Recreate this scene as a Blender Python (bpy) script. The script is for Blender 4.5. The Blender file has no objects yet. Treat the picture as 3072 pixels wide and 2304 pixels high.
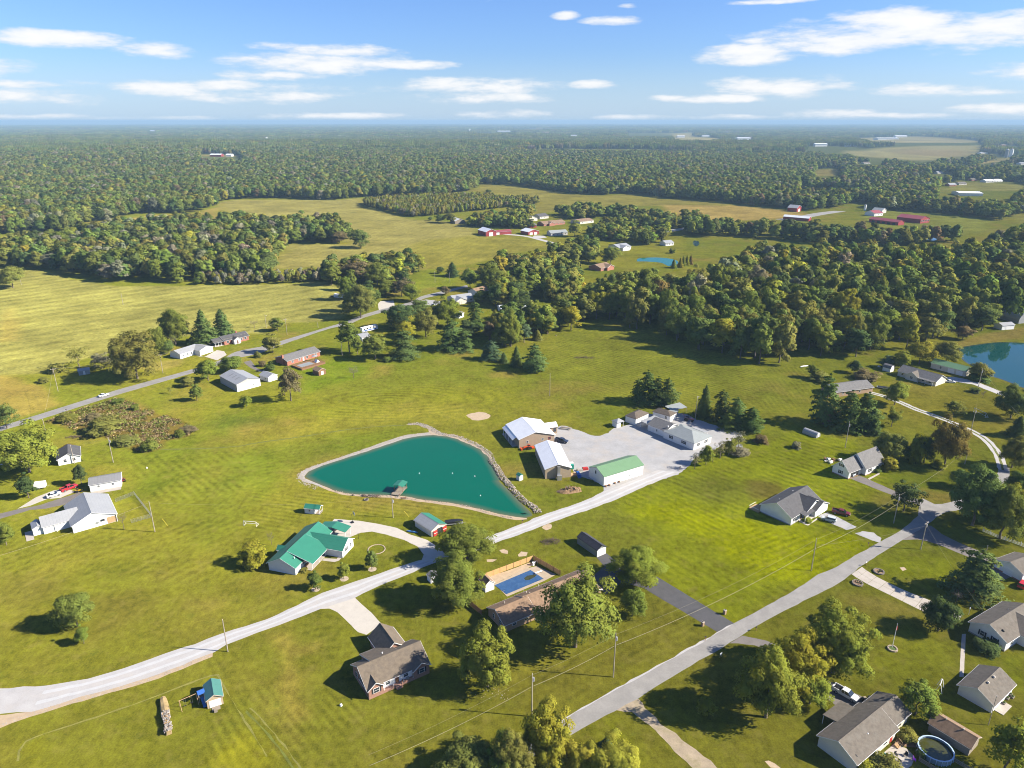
import bpy, math, random
import numpy as np
from mathutils import Vector, Matrix

# ------------------------------------------------------------------ camera, sky, sun, exposure
SC = bpy.context.scene
CAM_H = 125.0                      # drone height in metres
F_PX, IMG_W, IMG_H, HORIZON = 2150.0, 3072.0, 2304.0, 362.0
PITCH = math.atan((IMG_H / 2 - HORIZON) / F_PX)
SUN_EL, SUN_AZ = math.radians(33), math.radians(96.5)     # azimuth clockwise from +Y

cam_data = bpy.data.cameras.new('camera')
cam = bpy.data.objects.new('camera', cam_data)
SC.collection.objects.link(cam)
cam.location = (0, 0, CAM_H)
cam.rotation_euler = (math.pi / 2 - PITCH, 0, 0)
cam_data.sensor_fit = 'HORIZONTAL'
cam_data.sensor_width = 36.0
cam_data.lens = 36.0 * F_PX / IMG_W
cam_data.clip_start = 1.0
cam_data.clip_end = 120000.0
SC.camera = cam

SC.view_settings.view_transform = 'Standard'
SC.view_settings.look = 'None'
SC.view_settings.gamma = 1.0
SC.view_settings.use_curve_mapping = False
SC.view_settings.exposure = 1.38

sun_data = bpy.data.lights.new('sun', 'SUN')
sun_data.energy = 5.0
sun_data.angle = math.radians(0.53)
sun_data.color = (1.0, 0.925, 0.80)
sun = bpy.data.objects.new('sun', sun_data)
SC.collection.objects.link(sun)
to_sun = Vector((math.sin(SUN_AZ) * math.cos(SUN_EL), math.cos(SUN_AZ) * math.cos(SUN_EL), math.sin(SUN_EL)))
sun.rotation_euler = to_sun.to_track_quat('Z', 'Y').to_euler()
sun.location = (0, 0, 300)

cy = SC.cycles
cy.max_bounces = 5; cy.diffuse_bounces = 2; cy.glossy_bounces = 2; cy.transmission_bounces = 2
cy.volume_bounces = 0; cy.transparent_max_bounces = 6
cy.caustics_reflective = False; cy.caustics_refractive = False
cy.filter_width = 1.0
cy.use_denoising = True
try:
    cy.denoiser = 'OPENIMAGEDENOISE'; cy.denoising_input_passes = 'RGB_ALBEDO_NORMAL'; cy.denoising_prefilter = 'ACCURATE'
except Exception:
    pass

# ------------------------------------------------------------------ node helpers
class NT:
    def __init__(s, tree):
        s.t = tree; s.n = tree.nodes; s.l = tree.links
    def add(s, kind, **kw):
        n = s.n.new(kind)
        for k, v in kw.items():
            setattr(n, k, v)
        return n
    def link(s, a, b):
        s.l.new(a, b)
    def put(s, sock, v):
        if isinstance(v, bpy.types.NodeSocket): s.l.new(v, sock)
        elif v is not None: sock.default_value = v
    def math(s, op, a, b=None, c=None, clamp=False):
        n = s.add('ShaderNodeMath', operation=op); n.use_clamp = clamp
        for i, v in enumerate((a, b, c)):
            s.put(n.inputs[i], v)
        return n.outputs[0]
    def mix(s, fac, a, b, blend='MIX'):
        n = s.add('ShaderNodeMix', data_type='RGBA', blend_type=blend)
        s.put(n.inputs[0], fac); s.put(n.inputs[6], a); s.put(n.inputs[7], b)
        return n.outputs[2]
    def noise(s, vec, scale, detail=3.0, rough=0.55, dist=0.0, dim='3D'):
        n = s.add('ShaderNodeTexNoise', noise_dimensions=dim)
        if vec is not None: s.l.new(vec, n.inputs['Vector'])
        n.inputs['Scale'].default_value = scale; n.inputs['Detail'].default_value = detail
        n.inputs['Roughness'].default_value = rough; n.inputs['Distortion'].default_value = dist
        return n.outputs['Fac']
    def mapr(s, v, a, b, c, d, smooth=False):
        n = s.add('ShaderNodeMapRange', interpolation_type='SMOOTHSTEP' if smooth else 'LINEAR')
        s.put(n.inputs[0], v)
        for i, q in enumerate((a, b, c, d)): s.put(n.inputs[i + 1], q)
        return n.outputs[0]

world = bpy.data.worlds.new('World')
SC.world = world
world.use_nodes = True
W = NT(world.node_tree)
W.n.clear()
sky = W.add('ShaderNodeTexSky', sky_type='NISHITA')
sky.sun_disc = False
sky.sun_elevation = SUN_EL
sky.sun_rotation = SUN_AZ
sky.altitude = 150.0
sky.air_density = 1.0
sky.dust_density = 0.6
sky.ozone_density = 2.2
SKY_STRENGTH = 0.052
# flat fair-weather clouds, laid out by compass direction and height above the horizon
tc = W.add('ShaderNodeTexCoord')
sep = W.add('ShaderNodeSeparateXYZ'); W.link(tc.outputs['Generated'], sep.inputs[0])
az = W.math('MULTIPLY', W.math('ARCTAN2', sep.outputs[0], sep.outputs[1]), 57.29578)
el = W.math('MULTIPLY', W.math('ARCSINE', sep.outputs[2]), 57.29578)
comb = W.add('ShaderNodeCombineXYZ')
W.link(az, comb.inputs[0]); W.link(el, comb.inputs[1])
stretch = W.add('ShaderNodeMapping'); stretch.inputs['Scale'].default_value = (0.21, 0.85, 1)
W.link(comb.outputs[0], stretch.inputs[0])
edge_noise = W.noise(stretch.outputs[0], 1.0, 7.0, 0.62)
wisp = W.add('ShaderNodeMapping'); wisp.inputs['Scale'].default_value = (0.10, 0.75, 1)
W.link(comb.outputs[0], wisp.inputs[0])
wisp_noise = W.noise(wisp.outputs[0], 1.3, 5.0, 0.6)
CLOUDS = []
def cloud(u, v, hw, hh, d=1.0):
    """one cloud: centre and half size read off the photograph, kept as azimuth / elevation in degrees"""
    x = (u - IMG_W / 2) / F_PX; y = (IMG_H / 2 - v) / F_PX
    dx, dy, dz = x, math.cos(PITCH) + y * math.sin(PITCH), -math.sin(PITCH) + y * math.cos(PITCH)
    CLOUDS.append((math.degrees(math.atan2(dx, dy)), math.degrees(math.atan2(dz, math.hypot(dx, dy))),
                   math.degrees(hw / F_PX) * .93, math.degrees(hh / F_PX) * .93, d))
for c in ((180, 118, 170, 22), (455, 150, 100, 22), (60, 250, 90, 14, .6), (20, 290, 330, 24, .45), (620, 258, 330, 18, .8), (500, 270, 170, 26, .6),
          (760, 290, 300, 22, .55), (820, 137, 90, 12), (1010, 152, 170, 20), (960, 190, 220, 34), (1230, 195, 180, 14, .8), (820, 226, 140, 15),
          (1700, 45, 42, 12, .9), (1880, 18, 40, 8, .5), (1845, 60, 85, 14), (2340, 2, 130, 8), (2250, 165, 170, 28), (2280, 123, 60, 10, .6),
          (2600, 105, 260, 40), (2700, 80, 190, 42), (2500, 140, 200, 26, .8), (2980, 95, 210, 46), (2850, 140, 60, 8, .5),
          (1440, 258, 260, 24), (1440, 292, 240, 20, .8), (1770, 255, 70, 14), (2330, 258, 200, 28), (2130, 296, 170, 13), (2400, 285, 120, 16, .7),
          (2800, 270, 150, 20, .7), (2950, 275, 170, 12, .5), (3040, 330, 180, 18, .7), (2480, 343, 130, 14, .8), (1900, 352, 150, 10, .7), (1550, 343, 160, 16, .7),
          (1000, 348, 220, 12, .7), (450, 356, 220, 9, .6), (80, 350, 180, 9, .6), (2200, 352, 160, 10, .6), (2700, 346, 300, 9, .5),
          (-250, 200, 220, 34), (3400, 210, 260, 36), (-500, 90, 260, 40), (3600, 60, 300, 50)):
    cloud(*c)
total = None
for a0, e0, hw, hh, dens in CLOUDS:
    q = W.math('SUBTRACT', 1.0, W.math('POWER', W.math('DIVIDE', W.math('SUBTRACT', az, a0), hw), 2.0))
    q = W.math('SUBTRACT', q, W.math('POWER', W.math('DIVIDE', W.math('SUBTRACT', el, e0), hh), 2.0))
    q = W.math('MULTIPLY', W.math('MAXIMUM', q, -1.2), 1.0)
    q = W.math('ADD', q, dens - 1.0)
    total = q if total is None else W.math('SMOOTH_MAX', total, q, 0.25)
# the same kind of cloud goes on above and around, outside the picture
around = W.mapr(W.noise(stretch.outputs[0], 0.35, 4.0, 0.55), 0.56, 0.72, -1.2, 1.0)
aside = W.math('MULTIPLY', around, W.math('MAXIMUM', W.mapr(W.math('ABSOLUTE', az), 48, 60, 0, 1), W.mapr(el, 11, 16, 0, 1)))
aside = W.math('SUBTRACT', aside, W.mapr(W.math('MAXIMUM', W.mapr(W.math('ABSOLUTE', az), 48, 60, 0, 1), W.mapr(el, 11, 16, 0, 1)), 0, 1, 1.5, 0))
total = W.math('MAXIMUM', total, aside)
total = W.math('ADD', total, W.mapr(edge_noise, 0.25, 0.75, -1.15, 1.15))
total = W.math('ADD', total, W.mapr(wisp_noise, 0.3, 0.7, -0.28, 0.28))
mask = W.mapr(total, -0.35, 1.0, 0.0, 0.93, True)
mask = W.math('MULTIPLY', mask, W.mapr(el, -0.05, 0.3, 0, 1))
cloud_col = W.mix(W.mapr(total, 0.2, 1.5, 0, 1), (6.4, 6.7, 7.1, 1), (7.9, 7.8, 7.7, 1))
low_haze = W.mapr(el, 0.0, 5.0, 0.55, 0.0, True)        # pale air low over the horizon, all the way round
sky_col = W.mix(low_haze, W.mix(1.0, sky.outputs[0], (0.66, 0.88, 1.34, 1), 'MULTIPLY'), (4.7, 6.1, 7.8, 1))
bg = W.add('ShaderNodeBackground'); bg.inputs[1].default_value = SKY_STRENGTH
W.link(W.mix(mask, sky_col, cloud_col), bg.inputs[0])
wo = W.add('ShaderNodeOutputWorld'); W.link(bg.outputs[0], wo.inputs[0])

# ------------------------------------------------------------------ places: photograph pixel -> point on the ground, in metres
TILES = dict(A=(0, 1700, 2.746), B=(750, 1700, 2.746), C=(1500, 1700, 2.746), D=(2272, 1700, 2.746),
             E=(0, 1150, 2.765), F=(750, 1150, 2.765), G=(1450, 1150, 2.765), H=(2272, 1150, 2.765),
             I=(0, 750, 2.765), J=(750, 750, 2.765), K=(1500, 750, 2.765), L=(2272, 750, 2.765),
             M=(0, 330, 2.1067), N=(1000, 330, 2.1067), O=(2022, 330, 2.1067), S=(0, 0, 1.0))
CP, SP = math.cos(PITCH), math.sin(PITCH)
def src(k, x, y):
    t = TILES[k]; return t[0] + x / t[2], t[1] + y / t[2]
def unproj(u, v):
    x = (u - IMG_W / 2) / F_PX; y = (IMG_H / 2 - v) / F_PX
    t = -CAM_H / (-SP + y * CP)
    return Vector((x * t, (CP + y * SP) * t, 0.0))
def g(k, x, y):
    return unproj(*src(k, x, y))
def proj(x, y, z):
    dz = z - CAM_H
    d = y * CP - dz * SP
    return IMG_W / 2 + F_PX * x / d, IMG_H / 2 - F_PX * (y * SP + dz * CP) / d
def poly(*runs):
    """('M', [(x,y),...]), ... -> list of ground (x, y)"""
    out = []
    for k, pts in runs:
        out += [tuple(g(k, *p)[:2]) for p in pts]
    return out
def height_at(base, k, ytop):
    """real height of something standing on base whose top is seen at row ytop of tile k"""
    v = src(k, 0, ytop)[1]
    t = (IMG_H / 2 - v) / F_PX
    # solve (y SP + dz CP) = t (y CP - dz SP)
    dz = base.y * (t * CP - SP) / (CP + t * SP)
    return dz + CAM_H
def depth_of(p):
    return p.y * CP + CAM_H * SP

def inside(px, py, P):
    """vectorised point in polygon"""
    r = np.zeros(px.shape, bool); n = len(P); j = n - 1
    for i in range(n):
        xi, yi = P[i]; xj, yj = P[j]
        if yi != yj:
            c = ((yi > py) != (yj > py)) & (px < (xj - xi) * (py - yi) / (yj - yi) + xi)
            r ^= c
        j = i
    return r
def edge_dist(px, py, P, closed=True):
    d = np.full(px.shape, 1e9); n = len(P)
    for i in range(n if closed else n - 1):
        ax, ay = P[i]; bx, by = P[(i + 1) % n]
        vx, vy = bx - ax, by - ay
        t = np.clip(((px - ax) * vx + (py - ay) * vy) / (vx * vx + vy * vy + 1e-9), 0, 1)
        d = np.minimum(d, np.hypot(px - ax - t * vx, py - ay - t * vy))
    return d

# value noise in numpy (terrain and ground colour)
_rng = np.random.default_rng(7)
_tab = _rng.random((256, 256))
def vnoise(x, y):
    xi = np.floor(x).astype(int); yi = np.floor(y).astype(int)
    fx = x - xi; fy = y - yi
    fx = fx * fx * (3 - 2 * fx); fy = fy * fy * (3 - 2 * fy)
    a = _tab[xi & 255, yi & 255]; b = _tab[(xi + 1) & 255, yi & 255]
    c = _tab[xi & 255, (yi + 1) & 255]; d = _tab[(xi + 1) & 255, (yi + 1) & 255]
    return (a * (1 - fx) + b * fx) * (1 - fy) + (c * (1 - fx) + d * fx) * fy
def fbm(x, y, s, o=4):
    v = 0; a = 0.5; t = 0
    for i in range(o):
        v = v + a * vnoise(x / s + 17.3 * i, y / s + 5.1 * i); t += a; a *= 0.5; s *= 0.5
    return v / t
def terrain(x, y):
    """rolling wooded hills far off; level around the houses"""
    x = np.asarray(x, float); y = np.asarray(y, float)
    d = np.hypot(x, y)
    a = np.clip((d - 1150) / 1500, 0, 1); a = a * a * (3 - 2 * a)
    z = a * 34 * np.clip(fbm(x + 300, y + 900, 900, 3) - 0.28, 0, 1)
    far = np.clip((d - 4000) / 6000, 0, 1)
    z = z * (1 - 0.35 * far)
    return z

# ------------------------------------------------------------------ object helpers
COL = SC.collection
def link(o, parent=None):
    COL.objects.link(o)
    if parent is not None: o.parent = parent
    return o
def tag(o, label=None, cat=None, group=None, kind=None):
    if label: o['label'] = label
    if cat: o['category'] = cat
    if group: o['group'] = group
    if kind: o['kind'] = kind
    return o
def empty(name, loc, rz=0.0, label=None, cat=None, group=None):
    o = bpy.data.objects.new(name, None)
    o.empty_display_size = 0.5
    o.location = loc; o.rotation_euler = (0, 0, rz)
    link(o); tag(o, label, cat, group)
    return o
class MB:
    """collects faces, then becomes one mesh object"""
    def __init__(s): s.v = []; s.f = []
    def add(s, vs, fs):
        o = len(s.v); s.v += [tuple(v) for v in vs]; s.f += [tuple(i + o for i in f) for f in fs]; return s
    def box(s, x0, x1, y0, y1, z0, z1):
        return s.add([(x0, y0, z0), (x1, y0, z0), (x1, y1, z0), (x0, y1, z0), (x0, y0, z1), (x1, y0, z1), (x1, y1, z1), (x0, y1, z1)],
                     [(0, 3, 2, 1), (4, 5, 6, 7), (0, 1, 5, 4), (1, 2, 6, 5), (2, 3, 7, 6), (3, 0, 4, 7)])
    def bar(s, a, b, r, n=6, r2=None, caps=True):
        a = Vector(a); b = Vector(b); d = (b - a)
        if d.length < 1e-6: return s
        d.normalize(); r2 = r if r2 is None else r2
        u = d.orthogonal().normalized(); w = d.cross(u)
        vs = []
        for p, q in ((a, r), (b, r2)):
            for i in range(n):
                t = 2 * math.pi * i / n
                vs.append(p + (u * math.cos(t) + w * math.sin(t)) * q)
        fs = [(i, (i + 1) % n, n + (i + 1) % n, n + i) for i in range(n)]
        if caps: fs += [tuple(range(n - 1, -1, -1)), tuple(range(n, 2 * n))]
        return s.add(vs, fs)
    def prism(s, outline, z0, z1):
        n = len(outline)
        vs = [(x, y, z0) for x, y in outline] + [(x, y, z1) for x, y in outline]
        return s.add(vs, [tuple(range(n - 1, -1, -1)), tuple(range(n, 2 * n))] + [(i, (i + 1) % n, n + (i + 1) % n, n + i) for i in range(n)])
    def extrude(s, prof, axis, a, b):
        """prof: outline in the two other axes, pushed from a to b along axis"""
        n = len(prof)
        def P(p, t):
            return (t, p[0], p[1]) if axis == 'x' else (p[0], t, p[1])
        vs = [P(p, a) for p in prof] + [P(p, b) for p in prof]
        return s.add(vs, [tuple(range(n - 1, -1, -1)), tuple(range(n, 2 * n))] + [(i, (i + 1) % n, n + (i + 1) % n, n + i) for i in range(n)])
    def ring(s, c, r0, r1, z0, z1, n=24):
        vs = []
        for z in (z0, z1):
            for r in (r0, r1):
                vs += [(c[0] + r * math.cos(2 * math.pi * i / n), c[1] + r * math.sin(2 * math.pi * i / n), z) for i in range(n)]
        fs = []
        for i in range(n):
            j = (i + 1) % n
            fs += [(2 * n + i, 3 * n + i, 3 * n + j, 2 * n + j), (n + i, n + j, 3 * n + j, 3 * n + i), (j, i, 2 * n + i, 2 * n + j), (i, j, n + j, n + i)]
        return s.add(vs, fs)
    def mesh(s, name, mat=None, smooth=False, fix=True):
        m = bpy.data.meshes.new(name)
        m.from_pydata(s.v, [], s.f)
        if fix:
            import bmesh
            b = bmesh.new(); b.from_mesh(m); bmesh.ops.recalc_face_normals(b, faces=b.faces); b.to_mesh(m); b.free()
        if smooth: m.polygons.foreach_set('use_smooth', [True] * len(m.polygons))
        if mat: m.materials.append(mat)
        m.update()
        return m
    def obj(s, name, mat=None, parent=None, smooth=False, loc=None):
        o = bpy.data.objects.new(name, s.mesh(name, mat, smooth))
        if loc is not None: o.location = loc
        return link(o, parent)

# ------------------------------------------------------------------ materials
MATS = {}
def mat(name, col, rough=0.8, vary=0.12, scale=1.5, metal=0.0, spec=0.3, bump=0.0, bscale=20.0, stretch=None, dirt=None, seams=None, laps=None):
    """plain surface with grain, weathering and, if asked, sheet seams or siding laps (relief through bump, darker lines through colour)"""
    if name in MATS: return MATS[name]
    col = tuple(c * .87 for c in col); dirt = tuple(c * .87 for c in dirt) if dirt else None
    m = bpy.data.materials.new(name); m.use_nodes = True
    T = NT(m.node_tree); T.n.clear()
    out = T.add('ShaderNodeOutputMaterial'); p = T.add('ShaderNodeBsdfPrincipled')
    T.link(p.outputs[0], out.inputs[0])
    tcn = T.add('ShaderNodeTexCoord'); vec = tcn.outputs['Object']
    if stretch:
        mp = T.add('ShaderNodeMapping'); mp.inputs['Scale'].default_value = stretch; T.link(vec, mp.inputs[0]); vec2 = mp.outputs[0]
    else: vec2 = vec
    n1 = T.noise(vec2, scale, 5, 0.6); n2 = T.noise(vec, scale * 7.3, 3, 0.6)
    v = T.math('ADD', T.mapr(n1, 0.25, 0.75, 1 - vary, 1 + vary), T.mapr(n2, 0.25, 0.75, -vary * .5, vary * .5))
    c = T.mix(1.0, (*col, 1), v, 'MULTIPLY')
    if dirt:
        c = T.mix(T.mapr(T.noise(vec2, scale * 0.6, 6, 0.65), 0.48, 0.75, 0, 0.75), c, (*dirt, 1))
    h = None
    sepn = None
    if seams or laps:
        sepn = T.add('ShaderNodeSeparateXYZ'); T.link(vec, sepn.inputs[0])
    if seams:
        ax, per = seams
        w = T.math('FRACT', T.math('DIVIDE', sepn.outputs['xyz'.index(ax)], per))
        h = T.math('LESS_THAN', w, 0.09)
        c = T.mix(T.math('MULTIPLY', h, 0.28), c, (col[0] * .5, col[1] * .5, col[2] * .5, 1))
    if laps:
        w = T.math('FRACT', T.math('DIVIDE', sepn.outputs[2], laps))
        h = w if h is None else T.math('ADD', h, w)
        c = T.mix(T.math('MULTIPLY', T.math('LESS_THAN', w, 0.14), 0.22), c, (col[0] * .45, col[1] * .45, col[2] * .45, 1))
    T.link(c, p.inputs['Base Color'])
    p.inputs['Roughness'].default_value = rough; p.inputs['Metallic'].default_value = metal
    p.inputs['Specular IOR Level'].default_value = spec
    if bump or h is not None:
        b = T.add('ShaderNodeBump'); b.inputs['Strength'].default_value = bump or 0.35; b.inputs['Distance'].default_value = 0.04
        hh = T.noise(vec, bscale, 4, 0.65)
        if h is not None: hh = T.math('ADD', T.math('MULTIPLY', hh, 0.4), h)
        T.link(hh, b.inputs['Height']); T.link(b.outputs[0], p.inputs['Normal'])
    MATS[name] = m
    return m
def M(name): return MATS[name]

def leaf_material(name, instancer):
    m = bpy.data.materials.new(name); m.use_nodes = True
    T = NT(m.node_tree); T.n.clear()
    out = T.add('ShaderNodeOutputMaterial')
    if instancer:
        a = T.add('ShaderNodeAttribute', attribute_type='INSTANCER', attribute_name='tint'); base = a.outputs['Color']
    else:
        base = T.add('ShaderNodeObjectInfo').outputs['Color']
    geo = T.add('ShaderNodeNewGeometry'); isl = geo.outputs['Random Per Island']
    cl = T.add('ShaderNodeAttribute', attribute_type='GEOMETRY', attribute_name='clump')
    v = T.math('ADD', T.mapr(isl, 0, 1, 0.80, 1.06), T.mapr(cl.outputs['Fac'], 0, 1, -0.10, 0.10))
    c = T.mix(1.0, base, v, 'MULTIPLY')
    hsv = T.add('ShaderNodeHueSaturation')
    T.put(hsv.inputs['Hue'], T.mapr(cl.outputs['Fac'], 0, 1, 0.492, 0.508)); T.link(c, hsv.inputs['Color'])
    d = T.add('ShaderNodeBsdfDiffuse'); t = T.add('ShaderNodeBsdfTranslucent')
    T.link(hsv.outputs[0], d.inputs[0])
    T.link(T.mix(1.0, hsv.outputs[0], (1.25, 1.1, 0.45, 1), 'MULTIPLY'), t.inputs[0])
    mx = T.add('ShaderNodeMixShader'); mx.inputs[0].default_value = 0.25
    T.link(d.outputs[0], mx.inputs[1]); T.link(t.outputs[0], mx.inputs[2])
    T.link(mx.outputs[0], out.inputs[0])
    MATS[name] = m
    return m
leaf_material('leaf', False); leaf_material('leaf_wood', True)
mat('bark', (0.17, 0.135, 0.10), 0.95, 0.3, 3.0, bump=0.5, bscale=12, stretch=(1, 1, 0.25))
mat('bark_pale', (0.30, 0.27, 0.23), 0.95, 0.25, 3.0, bump=0.4, bscale=12)
# ================================================================== GROUND
# ---- colour areas: (outline, colour, soft edge in metres, strength)
HAY = poly(('I', [(-900, 1075), (0, 1040), (400, 1010), (560, 940), (980, 840), (1350, 720), (1900, 700), (2212, 700)]),
           ('J', [(130, 640), (300, 600), (560, 600), (760, 570), (850, 500), (800, 400), (760, 300), (640, 265), (0, 290)]),
           ('I', [(1560, 300), (1000, 300), (600, 240), (350, 170), (0, 150), (-900, 90)]))
MEADOW = poly(('M', [(1370, 610), (1385, 582), (1520, 567), (2000, 570)]), ('N', [(0, 572), (190, 556), (190, 612), (500, 690), (640, 700), (900, 720), (900, 790),
              (1400, 835), (1440, 855), (1180, 890), (900, 960), (580, 1010), (480, 1000), (300, 960), (0, 990), (-60, 1000)]), ('M', [(1735, 1000), (1735, 960), (1800, 900), (1812, 845), (2195, 848), (2120, 745), (1560, 715)]))
ROWS = poly(('N', [(420, 870), (600, 820), (900, 790), (1400, 838), (1430, 855), (1180, 890), (900, 960), (590, 1010), (560, 960)]))
UPPER = poly(('N', [(920, 472), (1100, 480), (1300, 500), (1500, 532), (1700, 545), (1870, 532), (2100, 557), (2153, 562)]), ('O', [(300, 585), (430, 602), (0, 604)]),
             ('N', [(2020, 605), (1700, 610), (1420, 640), (1240, 660), (1000, 650), (1240, 602), (1300, 598), (1100, 545), (920, 520)]))
CROP = poly(('O', [(-60, 600), (0, 600), (430, 606), (740, 636), (850, 655), (800, 680), (640, 692), (200, 705), (0, 722), (-60, 700)]))
RIGHT_LAWN = poly(('G', [(1070, 985), (1400, 835), (1660, 745), (1760, 660), (2120, 570), (2212, 560)]), ('H', [(-60, 520), (300, 400), (800, 460), (1100, 720), (1080, 900), (700, 1200), (1000, 1330), (640, 1560), (430, 1655)]),
                  ('C', [(2197, 330), (1930, 470), (1280, 110), (1190, 60)]), ('G', [(1500, 1600), (1300, 1200)]))
BRIGHT_A = poly(('G', [(1250, 1060), (1640, 980), (1900, 1030), (2212, 1160), (2212, 1480), (1900, 1330), (1500, 1180)]))
BRIGHT_B = poly(('H', [(-40, 1190), (300, 1210), (640, 1260), (900, 1320), (700, 1500), (350, 1655), (0, 1655), (-300, 1400)]))
MID = poly(('K', [(500, 690), (700, 620), (1300, 760), (1700, 860), (2212, 970), (2212, 1300), (1900, 1250), (1500, 1300), (1100, 1300), (700, 1180), (420, 1000), (400, 850)]))
SCRUB = poly(('E', [(380, 320), (560, 250), (840, 170), (960, 120), (1060, 150), (1200, 190), (1300, 240), (1440, 300), (1560, 340), (1630, 380), (1560, 440), (1380, 470),
              (1330, 540), (1220, 570), (1080, 550), (960, 490), (860, 440), (740, 410), (560, 370), (480, 340)]))
PLOT = poly(('I', [(10, 1040), (120, 1060), (260, 1120), (380, 1180), (510, 1280), (330, 1340), (170, 1385), (0, 1440), (-300, 1520), (-300, 1060)]))
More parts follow.
